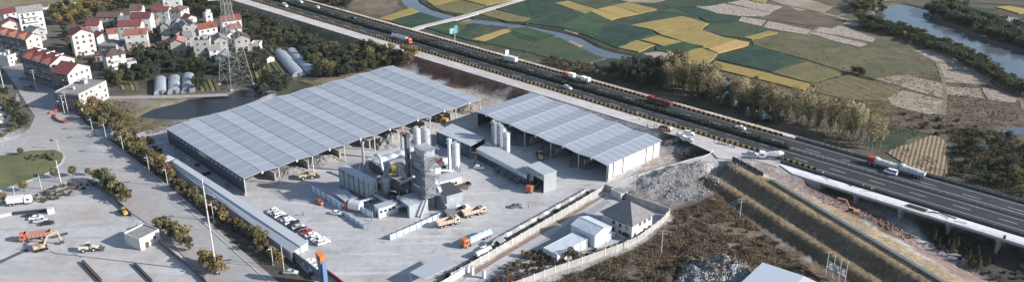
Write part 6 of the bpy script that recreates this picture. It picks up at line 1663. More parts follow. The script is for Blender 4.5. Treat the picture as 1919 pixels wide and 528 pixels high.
def car_proto(kind, pm, label, loc, rz):
    L, Wd = {'sedan': (4.6, .9), 'hatch': (4.1, .87), 'suv': (4.6, .94), 'van': (5.0, .95)}[kind]
    t = thing('parked_car', label, 'car', loc, rz)
    h = {'sedan': 1.0, 'hatch': 1.02, 'suv': 1.16, 'van': 1.25}[kind]; top = {'sedan': 1.46, 'hatch': 1.5, 'suv': 1.72, 'van': 2.0}[kind]
    x0 = L / 2
    b = MB(); rs = []
    for f, zt, wf in ((-1, .78, .86), (-.97, .93, .95), (-.7, 1, 1), (-.2, 1, 1), (.3, 1, 1), (.55, .97, 1), (.85, .80, .95), (.97, .66, .88), (1, .55, .8)):
        rs.append(sect(x0 * f, [.28, .45, h * zt - .14, h * zt], [Wd * wf * .92, Wd * wf, Wd * wf, Wd * wf * .9]))
    b.hull(rs)
    xs = {'sedan': (-.72, -.42, .12, .48), 'hatch': (-.93, -.72, .12, .48), 'suv': (-.95, -.80, .10, .45), 'van': (-.97, -.92, .35, .72)}[kind]
    tw, bw = Wd * .74, Wd * .9
    b.hull([[(x0 * x, -w, z - .09), (x0 * x, w, z - .09), (x0 * x, w * .96, z), (x0 * x, -w * .96, z)] for x, w, z in ((xs[1] - .01, tw * 1.03, top - .02), ((xs[1] + xs[2]) / 2, tw * 1.04, top + .02), (xs[2] + .01, tw * 1.03, top - .02))])
    for s in (-1, 1):
        for xa, xb in ((xs[0], xs[1]), (xs[3], xs[2]), ((xs[1] + xs[2]) / 2 - .02, (xs[1] + xs[2]) / 2)):
            b.bar((x0 * xa, s * bw * .985, h - .06), (x0 * xb, s * tw * 1.03, top - .06), .09)
    part('body', b, pm, t)
    g = MB(); g.hull([[(x0 * xs[0], -bw * .96, h - .05), (x0 * xs[3], -bw * .96, h - .05), (x0 * xs[3], bw * .96, h - .05), (x0 * xs[0], bw * .96, h - .05)], [(x0 * xs[1], -tw, top - .07), (x0 * xs[2], -tw, top - .07), (x0 * xs[2], tw, top - .07), (x0 * xs[1], tw, top - .07)]])
    part('windows', g, M_GLASS, t)
    for sx in (.62, -.60):
        for sy in (-1, 1): link('wheel', W_CAR, t, (x0 * sx, sy * (Wd - .1), .33))
    for sy in (-1, 1):
        part('headlight', MB().box((x0 * .955, sy * Wd * .62, .66), (.14, .36, .16)), M_LIGHT, t); part('taillight', MB().box((-x0 * .985, sy * Wd * .68, .78), (.1, .3, .2)), M_TAIL, t)
    return t
def car(label, u, v, hd, kind='sedan', pm=P_WHITE, group=None, z=0.0, name='parked_car', cat='car', pos=None):
    p = pos or at(u, v, z)
    key = (kind, pm.name)
    if key not in CARS:
        t = CARS[key] = car_proto(kind, pm, label, p, R(hd))
    else: t = dup(CARS[key], p, R(hd), label)
    t.name = name; t['category'] = cat
    if group: t['group'] = group
    elif 'group' in t: del t['group']
    return t
KIDS.clear()
g = 'cars parked in a row along the lean-to'
row = [('hatch', P_WHITE, 'white hatchback first in the row at its upper end'), ('sedan', P_SILVER, 'silver car second in the parked row beside the white hatchback'), ('suv', P_WHITE, 'white wagon third in the parked row next to a dark car'), ('sedan', P_GREY, 'dark grey car between two white cars in the upper parked row'),
       ('sedan', P_WHITE, 'white saloon just below the dark grey car in the row'), ('suv', P_WHITE, 'large white car in the middle of the parked row'), ('suv', P_BLACK, 'black off-road car in the middle of the parked row'), ('sedan', P_SILVER, 'silver saloon below the black off-road car'), ('sedan', P_BLACK, 'black saloon directly above the red car'),
       ('hatch', P_RED, 'only red car in the parked row'), ('sedan', P_WHITE, 'white saloon directly below the red car'), ('hatch', P_WHITE, 'white hatchback third from the lower end of the row'), ('sedan', P_WHITE, 'white saloon second from the lower end of the row'), ('suv', P_WHITE, 'bright white car at the lower end of the parked row')]
ra, rb2 = at(511, 397), at(606, 456)
for i, (k, pm, lb) in enumerate(row):
    f = i / 13; f = f * .97 + (.03 if i > 8 else 0)
    p = ra.lerp(rb2, f); car(lb, 0, 0, 38 + HR.uniform(-4, 4) + (180 if i % 3 == 0 else 0), k, pm, g, pos=p)
car('orange yellow car parked alone before the blue rimmed fence', 599, 381, -40, 'sedan', P_ORANGE)
car('white car stopped by the round tank and fence end', 631, 401, -15, 'sedan', P_WHITE)
car('white car parked behind the street wall near the gate pylon', 580, 492, 40, 'sedan', P_WHITE); car('second white car tucked between street wall and gate pylon', 592, 503, 40, 'hatch', P_WHITE)
car('grey white car parked under the street trees outside the wall', 545, 512, -5, 'sedan', P_SILVER)
car('white car in the shadow beside the mural shed', 898, 316, -15, 'hatch', P_WHITE)
car('dark car driving alone across the open yard', 968, 388, 12, 'sedan', P_GREY)
car('black car parked at the back of the small lot group', 60, 405, 5, 'sedan', P_BLACK); car('white car parked in the lot group between darker cars', 68, 410, 15, 'sedan', P_WHITE); car('silver white car third in the small lot group', 76, 415, 20, 'sedan', P_SILVER); car('black car nearest to the red truck in the lot group', 90, 420, 18, 'sedan', P_BLACK)
car('dark car parked in the shaded street beside the crossarm pole', 55, 168, 10, 'van', P_GREY); car('dark car in the deep shade at the upper street', 45, 148, 15, 'sedan', P_GREY)
JG = 'cars standing at the ramp junction'
car('white car standing nearest the shed at the ramp junction', 1275, 256, -22, 'sedan', P_WHITE, JG, 4.97); car('white car nearest the barrier blocks at the ramp junction', 1291, 252, -18, 'suv', P_WHITE, JG, 4.97); car('white car with a dark roof in front of the other two', 1289, 264, -12, 'suv', P_SILVER, JG, 4.97)
car('silver blue car parked in front of the cement mixer', 1409, 290, -18, 'sedan', P_SILVER, None, 4.97)
def rcar(label, s, n, kind, pm, flip=False): return car(label, 0, 0, math.degrees(HA) + (180 if flip else 0), kind, pm, 'cars driving on the motorway', name='moving_car', pos=hw(s, n, HZ + .02))
rcar('silver car driving on the motorway above the second shed', 25.7, -5.0, 'suv', P_SILVER); rcar('white car on the far lane between the hedge and the field side', 111.7, 5.6, 'sedan', P_WHITE, True)
rcar('white van like car near the upper left end of the motorway', -205, -5.5, 'van', P_WHITE); rcar('white car on the far carriageway in the upper left', -186, 5.6, 'hatch', P_WHITE, True); rcar('dark car on the far carriageway beyond the tanker', -150, 5.4, 'sedan', P_BLACK, True)
rcar('white car at the very top of the far carriageway', -205, 6.4, 'hatch', P_WHITE, True)
rcar('white minibus overtaking beside the long grey trailer', 176, 3.9, 'van', P_WHITE, True)
rcar('dark car following the silver car beside the white box truck', -27, 6.0, 'sedan', P_GREY, True)
# trucks -------------------------------------------------------------
def wheels(t, xs, w=1.05, r=.52, me=None, dbl=()):
    for x in xs:
        for s in (-1, 1): link('wheel', me or W_TRUCK, t, (x, s * w, r))
def cab(t, x, pm, h=2.9, l=2.1, roof=True):
    b = MB(); b.hull([sect(xx, [.7, 1.0, h - .35, h], [1.15, 1.22, 1.2, 1.05]) for xx in (x - l / 2, x + l / 2 - .25)] + [sect(x + l / 2, [.75, 1.0, h - .9, h - .75], [1.1, 1.18, 1.12, 1.0])])
    c = part('cab', b, pm, t)
    part('windscreen', MB().hull([[(x + l / 2 - .24 + .27 * f, -1.02, z), (x + l / 2 - .24 + .27 * f, 1.02, z), (x + l / 2 - .30 + .27 * f, 1.02, z), (x + l / 2 - .30 + .27 * f, -1.02, z)] for f, z in ((1.02, h - 1.35), (.35, h - .32))]), M_GLASS, t)
    for s in (-1, 1):
        part('side_window', MB().box((x + .1, s * 1.2, h - 1.0), (l * .5, .06, .65)), M_GLASS, t); part('headlight', MB().box((x + l / 2 + .02, s * .85, .95), (.08, .4, .25)), M_LIGHT, t)
    part('bumper', MB().box((x + l / 2 + .02, 0, .6), (.25, 2.3, .4)), M_DGREY, t)
    return c
def dump_truck(name, label, u, v, hd, pm, bedm, z=0.0, load=None, L=8.4, pos=None, cat='dump truck'):
    t = thing(name, label, cat, pos or at(u, v, z), R(hd))
    x1 = L / 2
    cab(t, x1 - 1.1, pm)
    part('chassis', MB().box((-.2, 0, .85), (L - .6, 1.0, .35)), M_DGREY, t)
    b = MB(); bx0, bx1, bt = -x1, x1 - 2.4, 2.55
    for s in (-1, 1): b.hull([[(x, s * 1.22, 1.15), (x, s * 1.3, bt), (x, s * 1.2, bt), (x, s * 1.12, 1.15)] for x in (bx0, bx1)])
    b.box(((bx0 + bx1) / 2, 0, 1.1), (bx1 - bx0, 2.4, .12), 1); b.box((bx1 - .06, 0, 1.95), (.12, 2.5, 1.8)); b.hull([[(bx0, -1.2, 1.15), (bx0, 1.2, 1.15), (bx0 + .1, 1.2, 1.15), (bx0 + .1, -1.2, 1.15)], [(bx0 - .25, -1.24, bt), (bx0 - .25, 1.24, bt), (bx0 - .15, 1.24, bt), (bx0 - .15, -1.24, bt)]])
    b.box((bx1 + .3, 0, bt + .3), (1.0, 2.4, .1))
    for k in range(6): x = bx0 + .5 + k * (bx1 - bx0 - 1) / 5; b.box((x, -1.3, 1.85), (.12, .12, 1.3)); b.box((x, 1.3, 1.85), (.12, .12, 1.3))
    part('dump_bed', b, [bedm, M_BED], t)
    if load:
        b = MB(); N = 9; rr = random.Random(int(u))
        vs = []; fs = []
        for i in range(N + 1):
            for j in range(5): vs.append((bx0 + .1 + (bx1 - bx0 - .3) * i / N, -1.1 + 2.2 * j / 4, 1.9 + .75 * math.sin(math.pi * j / 4) * (1 if 0 < i < N else .2) + rr.uniform(-.1, .1)))
        for i in range(N):
            for j in range(4): a = i * 5 + j; fs.append((a, a + 1, a + 6, a + 5))
        b.add(vs, fs); part('load', b, load, t)
    wheels(t, (x1 - 1.2, x1 - 3.0, -x1 + 2.6, -x1 + 1.2))
    return t
dump_truck('dump_truck', 'cream dump truck with an empty bed left of the other parked one', 840, 421, 28, P_CREAM, P_CREAM)
dump_truck('dump_truck', 'cream dump truck parked farthest right with its empty bed', 889, 402, 28, P_CREAM, P_CREAM, L=8.8)
dump_truck('dump_truck', 'white cab dump truck with a grey brown bed behind the cream ones', 858, 402, 28, P_WHITE, P_GREY, L=9.4)
dump_truck('dump_truck', 'red orange truck standing in the gateway of the silver building', 999, 354, -118, P_ORANGE, P_GREY)
dump_truck('dump_truck', 'orange dump truck behind the excavator in the lower left lot', 67, 447, 200, P_ORANGE, paint('dusty_red', (.36, .20, .16), .8), L=9.5)
dump_truck('cargo_truck', 'dark red high sided truck on the far side of the motorway', 0, 0, math.degrees(HA) + 180, P_RED, paint('maroon', (.20, .05, .05)), pos=hw(69.6, 7.6, HZ + .02), L=12.5, load=mat('load_dark', (.14, .09, .08), .9, c2=(.22, .17, .15), scale=2), cat='truck')
dump_truck('dump_truck', 'white truck half hidden under the big shed roof', 660, 262, 40, P_WHITE, P_GREY)
def trailer_truck(name, label, pos, hd, pm, kind, L, cat='truck', bm=None):
    t = thing(name, label, cat, pos, hd); x1 = L / 2
    cab(t, x1 - 1.1, pm, 3.1, 2.2)
    part('chassis', MB().box((-.3, 0, .95), (L - .8, 1.0, .3)), M_DGREY, t)
    a, b_ = -x1, x1 - 2.7
    if kind == 'tank':
        part('tank', MB().tube([(a, 0, 2.2), (a + .35, 0, 2.2), (b_ - .35, 0, 2.2), (b_, 0, 2.2)], [.7, 1.18, 1.18, .7], 18), mat('tank_metal', (.50, .53, .56), .3, .4), t)
        m = MB()
        for k in range(3): m.cyl((a + (k + 1) * (b_ - a) / 4, 0, 3.3), .35, .3, 10)
        part('hatch', m, M_DGREY, t)
    elif kind == 'box':
        part('cargo_box', MB().box(((a + b_) / 2, 0, 2.25), (b_ - a, 2.35, 2.2)), bm or paint('box_white', (.62, .62, .62), .5), t); part('rear_door', MB().box((a - .03, 0, 2.25), (.06, 2.1, 1.9)), P_SILVER, t)
    elif kind == 'tarp':
        part('bed', MB().box(((a + b_) / 2, 0, 1.5), (b_ - a, 2.4, .9)), P_SILVER, t)
        N = 14; vs, fs = [], []; rr = random.Random(8)
        for i in range(N + 1):
            for j in range(7): y = -1.25 + 2.5 * j / 6; vs.append((a + (b_ - a) * i / N, y, 1.9 + .95 * math.sin(math.pi * j / 6) ** .6 * (1 if 0 < i < N else .55) + rr.uniform(-.09, .09)))
        for i in range(N):
            for j in range(6): q = i * 7 + j; fs.append((q, q + 1, q + 8, q + 7))
        part('tarpaulin', MB().add(vs, fs), mat('tarp_blue', (.27, .38, .42), .7, c2=(.42, .50, .53), scale=1.3), t)
    elif kind == 'flat':
        part('bed', MB().box(((a + b_) / 2, 0, 1.3), (b_ - a, 2.4, .3)), M_DGREY, t)
        for x, l in ((b_ - 2.2, 3.4), (a + 3.6, 2.4), (a + .8, 1.3)): part('crate', MB().box((x, 0, 2.3), (l, 2.2, 1.7)), M_WHITE, t)
    elif kind == 'hump':
        part('bed', MB().box(((a + b_) / 2, 0, 1.25), (b_ - a, 2.5, .7)), M_DGREY, t)
        for i, (xa, xb, tp) in enumerate(((b_, (a + b_) / 2 + .3, 1.0), ((a + b_) / 2 - .1, a, 1.3))):
            N = 10; vs, fs = [], []; rr = random.Random(i)
            for k in range(N + 1):
                f = k / N; hh = 2.3 + tp * (.75 - .5 * f + (.25 if k < 2 else 0)) + rr.uniform(-.1, .1)
                for y, z in ((-1.3, 1.3), (-1.3, hh - .45), (-.8, hh), (.8, hh), (1.3, hh - .45), (1.3, 1.3)): vs.append((xa + (xb - xa) * f, y, z))
            for k in range(N):
                for j in range(5): q = k * 6 + j; fs.append((q, q + 1, q + 7, q + 6))
            fs += [tuple(range(6)), tuple(range(N * 6, N * 6 + 6))]
            part('tarpaulin', MB().add(vs, fs), mat('tarp_grey', (.36, .36, .37), .7, c2=(.50, .50, .51), scale=1), t)
    elif kind == 'mixer':
        part('drum', MB().tube([(a - .2, 0, 2.9), (a + 1.2, 0, 2.75), (a + 3.0, 0, 2.5), (b_ - .3, 0, 2.2)], [.55, 1.1, 1.25, .7], 18), P_WHITE, t)
        part('drum_band', MB().tube([(a + 2.0, 0, 2.64), (a + 2.35, 0, 2.6)], 1.27, 18), P_SILVER, t)
        part('chute', MB().bar((a + .2, 0, 3.4), (a - .9, 0, 2.0), .9, .3), M_DGREY, t); part('water_tank', MB().box((b_ + .1, 0, 1.9), (.6, 2.1, 1.1)), P_WHITE, t)
        part('ladder', MB().bar((a - .4, .9, .9), (a - .2, .9, 3.2), .5, .08), M_DGREY, t)
    wheels(t, (x1 - 1.2, x1 - 3.2, -x1 + 3.2, -x1 + 2.0, -x1 + .9) if L > 11 else (x1 - 1.2, -x1 + 2.3, -x1 + 1.1))
    return t
trailer_truck('tanker_truck', 'red cab tanker truck with a silver tank on the motorway', hw(-92, -6.6, HZ + .02), HA, P_RED, 'tank', 15.5)
trailer_truck('box_truck', 'white box truck on the far carriageway near the small board sign', hw(-22, 6.9, HZ + .02), HA + math.pi, P_WHITE, 'box', 8.5)
trailer_truck('flatbed_truck', 'red cab truck hauling white boxes on the far carriageway', hw(21.5, 7.4, HZ + .02), HA + math.pi, P_ORANGE, 'flat', 16)
trailer_truck('tarped_trailer_truck', 'long trailer truck under grey tarpaulins with a red cab', hw(176.5, 7.7, HZ + .02), HA + math.pi, P_RED, 'hump', 21.5)
trailer_truck('tarped_truck', 'red truck with a pale blue tarpaulin load crossing the yard', at(893, 452), R(43 + 180), P_ORANGE, 'tarp', 12.6)
trailer_truck('cement_mixer', 'white cement mixer truck at the start of the new deck', at(1444, 298, 4.97), R(170), P_WHITE, 'mixer', 9.2, 'cement mixer')
trailer_truck('box_truck', 'white box truck parked at the left edge beside the weeds', at(38, 382), R(14), P_WHITE, 'box', 8.2)
t = thing('empty_trailer', 'long brown flat trailer parked by the control building', 'trailer', at(862, 356), R(38))
b = MB(); b.box((0, 0, 1.2), (9, 2.4, .2), 1); 
for s in (-1, 1): b.box((0, s * 1.2, 1.6), (9, .1, .7))
b.box((-4.45, 0, 1.6), (.1, 2.3, .7)); b.box((4.45, 0, 1.7), (.1, 2.3, .9)); part('bed', b, [M_RUST, M_BED], t); part('chassis', MB().box((0, 0, .85), (8, .9, .4)), M_DGREY, t); wheels(t, (-3.4, -2.2, 3.0))
t = thing('flatbed_truck', 'small orange flatbed truck by the workers on the service road', 'truck', at(1246, 244, 4.97), R(-32))
cab(t, 2.3, P_CREAM, 2.0, 1.4); part('bed', MB().box((-.7, 0, .9), (4.4, 2.0, .22)).box((-.7, -.98, 1.15), (4.4, .06, .4)).box((-.7, .98, 1.15), (4.4, .06, .4)), P_ORANGE, t); part('load', MB().box((-.2, 0, 1.5), (2.2, 1.2, .9)).box((-1.8, .2, 1.3), (.8, 1.2, .6)), M_RUST, t); wheels(t, (2.2, -2.0), .9, .4, W_CAR)
# earth movers ---------------------------------------------------------
def loader(label, u, v, hd, pm, sc=1.0, name='wheel_loader'):
    t = thing(name, label, 'wheel loader', at(u, v), R(hd)); t.scale = (sc,) * 3
    part('rear_body', MB().hull([sect(-3.4, [.9, 1.2, 1.9, 2.1], [.8, 1.0, 1.0, .8]), sect(-.4, [.8, 1.2, 2.1, 2.3], [.7, .95, .95, .8])]), pm, t)
    part('cab', MB().hull([sect(-1.0, [2.1, 3.1, 3.3], [.75, .72, .6]), sect(.4, [1.9, 3.1, 3.3], [.75, .7, .6])]), M_GLASS, t); part('cab_roof', MB().box((-.3, 0, 3.36), (1.7, 1.5, .14)), pm, t)
    part('front_frame', MB().box((1.4, 0, 1.1), (2.2, 1.0, .7)), pm, t)
    b = MB()
    for s in (-.6, .6): b.bar((.9, s, 1.9), (3.6, s, .8), .22, .35)
    part('lift_arm', b, pm, t)
    part('bucket', MB().hull([[(3.5, y, .25), (4.7, y, .15), (4.6, y, .3), (3.75, y, .5), (3.65, y, 1.4), (3.4, y, 1.3)] for y in (-1.45, 1.45)]), M_DGREY, t)
    wheels(t, (1.5, -1.9), 1.05, .78, W_LOAD); return t
M_DUSTY = paint('dusty_yellow', (.44, .35, .235), .7)
loader('dusty yellow wheel loader in front of the big shed', 577, 334, 20, M_DUSTY); loader('cream wheel loader driving across the lower left lot', 169, 469, 12, paint('cream_dusty', (.60, .54, .44), .6), .95)
loader('yellow loader working between the two sheds', 827, 228, 150, P_YEL); loader('dark wheel loader in the shade of the second shed', 1012, 296, 95, M_DUSTY, .95)
loader('yellow loader parked against the dark retaining wall', 233, 400, 130, P_YEL, .75)
def excavator(label, pos, hd, pm, j1, j2, j3, turn=0):
    t = thing('excavator', label, 'excavator', pos, hd)
    for s in (-1, 1):
        b = MB(); b.hull([[(x, s * 1.2 - .3, z) for x, z in pr] for pr in ()]) if False else None
        pr = [(-2.0, .45), (-1.7, .1), (1.7, .1), (2.0, .45), (1.7, .85), (-1.7, .85)]
        b.hull([[(x, s * 1.15 + w, z) for x, z in pr] for w in (-.3, .3)]); part('track', b, M_BLACK, t)
    part('undercarriage', MB().box((0, 0, .6), (2.2, 1.8, .5)), M_DGREY, t)
    part('house', MB().hull([sect(-2.4, [1.0, 1.3, 2.0, 2.2], [1.1, 1.3, 1.3, 1.1]), sect(1.2, [1.0, 1.2, 1.9, 2.0], [1.2, 1.3, 1.3, 1.2])]), pm, t)
    part('cab', MB().hull([sect(-.3, [1.9, 2.9, 3.05], [.5, .48, .42]), sect(1.3, [1.6, 2.8, 2.95], [.5, .46, .4])]), M_GLASS, t, (0, .75, 0)); part('cab_roof', MB().box((.45, .75, 3.08), (1.8, 1.0, .1)), pm, t)
    part('boom', MB().bar((.9, -.2, 1.7), j1, .45, .6).bar(j1, j2, .4, .5), pm, t)
    part('stick', MB().bar(j2, j3, .32, .42), pm, t)
    x, y, z = j3; part('bucket', MB().hull([[(x - .5, y + w, z + .2), (x + .3, y + w, z + .3), (x + .5, y + w, z - .4), (x - .2, y + w, z - .8), (x - .8, y + w, z - .4)] for w in (-.55, .55)]), M_DGREY, t)
    return t
excavator('cream orange excavator with raised arm beside the red truck in the lot', at(78, 467), R(35), M_DUSTY, (2.6, -.2, 4.6), (5.6, -.2, 5.4), (6.6, -.2, 1.2))
ep = on_ground(1596, 402); excavator('orange excavator digging in the earth beside the new bridge', ep, R(155), paint('digger_orange', (.42, .22, .12), .6), (2.6, -.2, 5.2), (5.4, -.2, 5.4), (6.8, -.2, 1.0))
# motorbikes and flags near the junction
def scooter(label, u, v, hd, pm, z=4.97):
    t = thing('scooter', label, 'scooter', at(u, v, z), R(hd))
    part('frame', MB().bar((-.5, 0, .55), (.2, 0, .4), .22, .25).bar((.2, 0, .4), (.5, 0, .95), .16).bar((-.7, 0, .75), (0, 0, .72), .28, .12), pm, t); part('handlebar', MB().bar((.5, -.3, 1.0), (.5, .3, 1.0), .05), M_BLACK, t)
    wm = MB().tube([(0, -.05, 0), (0, .05, 0)], .27, 10).mesh('wheel', M_BLACK)
    for x in (-.6, .62): link('wheel', wm, t, (x, 0, .27))
for i, (u, v, pm, lb) in enumerate(((1347, 269, P_BLACK, 'black scooter leftmost at the barrier line'), (1353, 270, P_RED, 'red scooter parked by the barrier line'), (1358, 271, paint('green', (.08, .25, .12)), 'green scooter between red scooters at the barrier'), (1364, 272.5, P_RED, 'red scooter nearest to the green bike pair'), (1375, 276, paint('green', ()), 'green three wheeled bike parked alone by the barrier'))): scooter(lb, u, v, -100 + i * 7, pm)
# crash drums on the motorway shoulder
# ------------------------------------------------------------ people
def person_mesh(pose=0):
    """one skinned body: hips, spine, head, arms, legs"""
    st = .22 if pose == 0 else .10
    J = [(0, 0, .95), (0, 0, 1.2), (0, 0, 1.45), (0, 0, 1.55), (0.02, 0, 1.70),
         (0, .19, 1.42), (-.06, .25, 1.14), (.06, .24, .90), (0, -.19, 1.42), (.08, -.25, 1.14), (.16, -.23, .92),
         (0, .10, .90), (st * .6, .11, .50), (st * .5, .11, .07), (st * .5 + .16, .12, .04), (0, -.10, .90), (-st * .3, -.11, .50), (-st, -.11, .08), (-st + .16, -.12, .04)]
    E = [(0, 1), (1, 2), (2, 3), (3, 4), (2, 5), (5, 6), (6, 7), (2, 8), (8, 9), (9, 10), (0, 11), (11, 12), (12, 13), (13, 14), (0, 15), (15, 16), (16, 17), (17, 18)]
    Rr = [.15, .14, .16, .06, .115, .07, .05, .04, .07, .05, .04, .10, .07, .05, .045, .10, .07, .05, .045]
    me = bpy.data.meshes.new('person'); me.from_pydata(J, E, [])
    o = bpy.data.objects.new('person_build', me); COL.objects.link(o)
    m = o.modifiers.new('skin', 'SKIN'); sv = me.skin_vertices[0].data
    for i, r in enumerate(Rr): sv[i].radius = (r, r)
    sv[0].use_root = True
    s = o.modifiers.new('sub', 'SUBSURF'); s.levels = 1
    dg = bpy.context.evaluated_depsgraph_get(); dg.update()
    out = bpy.data.meshes.new_from_object(o.evaluated_get(dg)); out.name = 'person'
    bpy.data.objects.remove(o)
    return out
skin, trous, shirt, hairm = mat('skin', (.42, .27, .2), .6), mat('trousers', (.035, .04, .055), .9), mat('shirt_dark', (.06, .065, .08), .9), mat('hair', (.02, .017, .015), .8)
PM = [person_mesh(0), person_mesh(1)]
for me in PM:
    for m in (trous, shirt, skin): me.materials.append(m)
    for p in me.polygons:
        z, y = p.center.z, abs(p.center.y); p.material_index = 2 if z > 1.52 or (y > .17 and z < 1.0 and z > .8) else (1 if z > .93 else 0)
        p.use_smooth = True
vest = MB().hull([[(math.cos(a) * .19, math.sin(a) * .235, z) for a in [k * .785 for k in range(8)]] for z in (1.0, 1.25, 1.46)]).mesh('vest', mat('vest_yellow', (.62, .68, .10), .6))
helm = MB().tube([(0.02, 0, 1.72), (0.02, 0, 1.78), (0.02, 0, 1.84), (.02, 0, 1.87)], [.145, .14, .10, .03], 10).mesh('helmet', mat('helmet_yellow', (.70, .48, .05), .4))
cap_ = MB().tube([(-.01, 0, 1.70), (0, 0, 1.78), (0.01, 0, 1.84)], [.13, .12, .05], 10).mesh('hair', hairm)
shirts = {}
def person(label, pos, hd, worker=True, pose=0, group=None):
    o = link('person', PM[pose], None, pos, R(hd)); tag(o, label, 'person', group)
    if worker: link('vest', vest, o); link('helmet', helm, o)
    else: link('hair', cap_, o)
wg = 'road workers in yellow vests'
person('worker in a yellow vest farthest left on the service road', at(1193, 217, 4.97), -60, True, 1, wg); person('worker in a yellow vest below the barrier near the shed roof', at(1198, 225, 4.97), 120, True, 0, wg)
person('worker in a vest standing left of the orange flatbed', at(1227, 236, 4.97), -90, True, 1, wg); person('second worker in a vest beside the orange flatbed', at(1231, 238, 4.97), 90, True, 1, wg); person('dark clothed person walking left of the two workers', at(1213, 238.5, 4.97), 180, False, 0)
person('worker in a vest between the white cars and the barrier', at(1283, 245, 4.97), 0, True, 1, wg)
person('worker in yellow standing alone in the middle of the new deck', at(1617, 352, 5.07), 30, True, 1, wg); person('left one of two workers side by side on the new deck', at(1632.5, 358, 5.07), 200, True, 1, wg); person('right one of two workers side by side on the new deck', at(1636, 358.5, 5.07), 20, True, 0, wg)
person('worker at the upper end of the new deck near the mixer', at(1541, 328, 5.07), 100, True, 1, wg)
person('person in dark clothes walking in the yard beside the parked cars', at(568, 404), 160, False, 0); person('person in dark clothes standing in the yard near the dark car', at(990, 391), 20, False, 1); person('person in dark clothes beside the control cabin', at(697, 413), 20, False, 1)
person('person walking by the mural shed near the white car', at(889, 309), -40, False, 0); person('person in a pale top walking over the meadow beyond the motorway', on_ground(1550, 111, -2), 40, False, 0); 
person('dark clothed person at the barrier near the scooters', at(1338, 267, 4.97), 40, False, 1)
# material stacks on the new deck
t = thing('formwork_stack', 'rusty brown stack of formwork lying on the pale deck', 'material stack', hw(0, 0, 0)); t.location = at(1718, 390, 5.07); t.rotation_euler = (0, 0, HA)
part('boards', MB().box((0, 0, .2), (6.5, 1.8, .4)).box((.2, .1, .5), (6, 1.3, .2)), M_RUST, t); part('bearer', MB().box((0, 1.2, .1), (6.8, .2, .2)), M_BED, t)
for i, (u, v, l, a) in enumerate(((1752, 399, 5, -20), (1763, 402, 6, -60), (1775, 404, 6, -50), (1800, 416, 4, -30), (1590, 343, 5, 100), (1545, 333, 4, -70))):
    mb = MB(); [mb.bar((-l / 2, k * .16, .08), (l / 2, k * .16 + .1 * (k % 2), .08 + .02 * k), .12, .12) for k in range(4)]
    solo('timber_bundle', mb, M_CWP if i % 2 else M_RUST, 'loose timber lying on the pale new deck, %s' % ['left of the heap of poles', 'crossing the heap of poles', 'right of the heap of poles', 'lying alone past the heap', 'beside the lone worker', 'at the upper end of the deck'][i], 'timber', at(u, v, 5.06), R(a))
solo('spoil_drum', MB().cyl((0, 0, 0), .4, 1.0, 12).cyl((0, 0, 1.0), .43, .06, 12), M_DGREY, 'dark drum standing on the far right of the new deck', 'drum', at(1882, 446, 5.06))
# ------------------------------------------------------------ vegetation
def leafmat(k):
    t = {'dark': ((.045, .06, .038), (.10, .11, .065)), 'mid': ((.08, .09, .052), (.15, .15, .08)), 'olive': ((.17, .15, .075), (.28, .235, .12)), 'gold': ((.25, .185, .085), (.35, .265, .12)), 'rust': ((.20, .125, .07), (.27, .18, .095)), 'bluegreen': ((.065, .082, .066), (.13, .15, .115)),
         'poplar': ((.30, .255, .15), (.46, .39, .24)), 'brush': ((.125, .095, .068), (.20, .155, .11)), 'pine': ((.045, .06, .028), (.085, .095, .04)), 'silver': ((.16, .17, .15), (.10, .11, .09))}[k]
    return mat('leaf_' + k, t[0], .85, c2=t[1], scale=.55, coord='Object', rnd=.22, detail=3, spec=.15, thin=.42)
M_BARK = mat('bark', (.13, .11, .09), .95, c2=(.08, .07, .06), scale=2)
M_BARKP = mat('bark_pale', (.26, .235, .20), .95, c2=(.17, .15, .13), scale=2)
TREES = {}
def crown_mesh(shape, seed, kind):
    rnd = random.Random(seed); mb = MB()
    if shape in ('round', 'small', 'clipped'):
        lobes = []
        nL = {'round': 9, 'small': 6, 'clipped': 1}[shape]
        for k in range(nL):
            if nL == 1: lobes.append((Vector((0, 0, .62)), .36)); break
            a = rnd.uniform(0, 6.28); r = rnd.uniform(.08, .30)
            lobes.append((Vector((math.cos(a) * r, math.sin(a) * r, rnd.uniform(.38, .80))), rnd.uniform(.13, .23)))
        n = {'round': 620, 'small': 360, 'clipped': 420}[shape]; sz = {'round': .05, 'small': .065, 'clipped': .055}[shape]
        def f():
            c, r = rnd.choice(lobes); d = Vector((rnd.gauss(0, 1), rnd.gauss(0, 1), rnd.gauss(0, 1))).normalized()
            return c + d * r * rnd.uniform(.55, 1.05)
        leaf_cloud(mb, f, n, sz, rnd)
    elif shape == 'tall':
        def f():
            z = rnd.uniform(.27, 1.0); r = .10 * max(0, math.sin(math.pi * (z - .24) / .88)) ** .7 * (.25 + rnd.random() ** .8) * (1 + .25 * math.sin(z * 17 + seed))
            a = rnd.uniform(0, 6.28) if rnd.random() < .6 else int(rnd.uniform(0, 5)) * 1.257 + z * 9
            return Vector((math.cos(a) * r, math.sin(a) * r, z))
        leaf_cloud(mb, f, 440, .021, rnd)
    elif shape == 'cone':
        def f():
            z = rnd.uniform(.06, 1.0); r = .27 * (1.02 - z) * rnd.uniform(.5, 1.05); a = rnd.uniform(0, 6.28)
            return Vector((math.cos(a) * r, math.sin(a) * r, z))
        leaf_cloud(mb, f, 380, .05, rnd)
    elif shape == 'bush':
        ls = [(Vector((rnd.uniform(-.35, .35), rnd.uniform(-.35, .35), rnd.uniform(.2, .6))), rnd.uniform(.2, .36)) for _ in range(5)]
        def f():
            c, r = rnd.choice(ls); d = Vector((rnd.gauss(0, 1), rnd.gauss(0, 1), rnd.gauss(0, 1))).normalized(); p = c + d * r * rnd.uniform(.5, 1.05)
            p.z = max(.02, p.z); return p
        leaf_cloud(mb, f, 300, .085, rnd)
    return mb.mesh('crown', leafmat(kind))
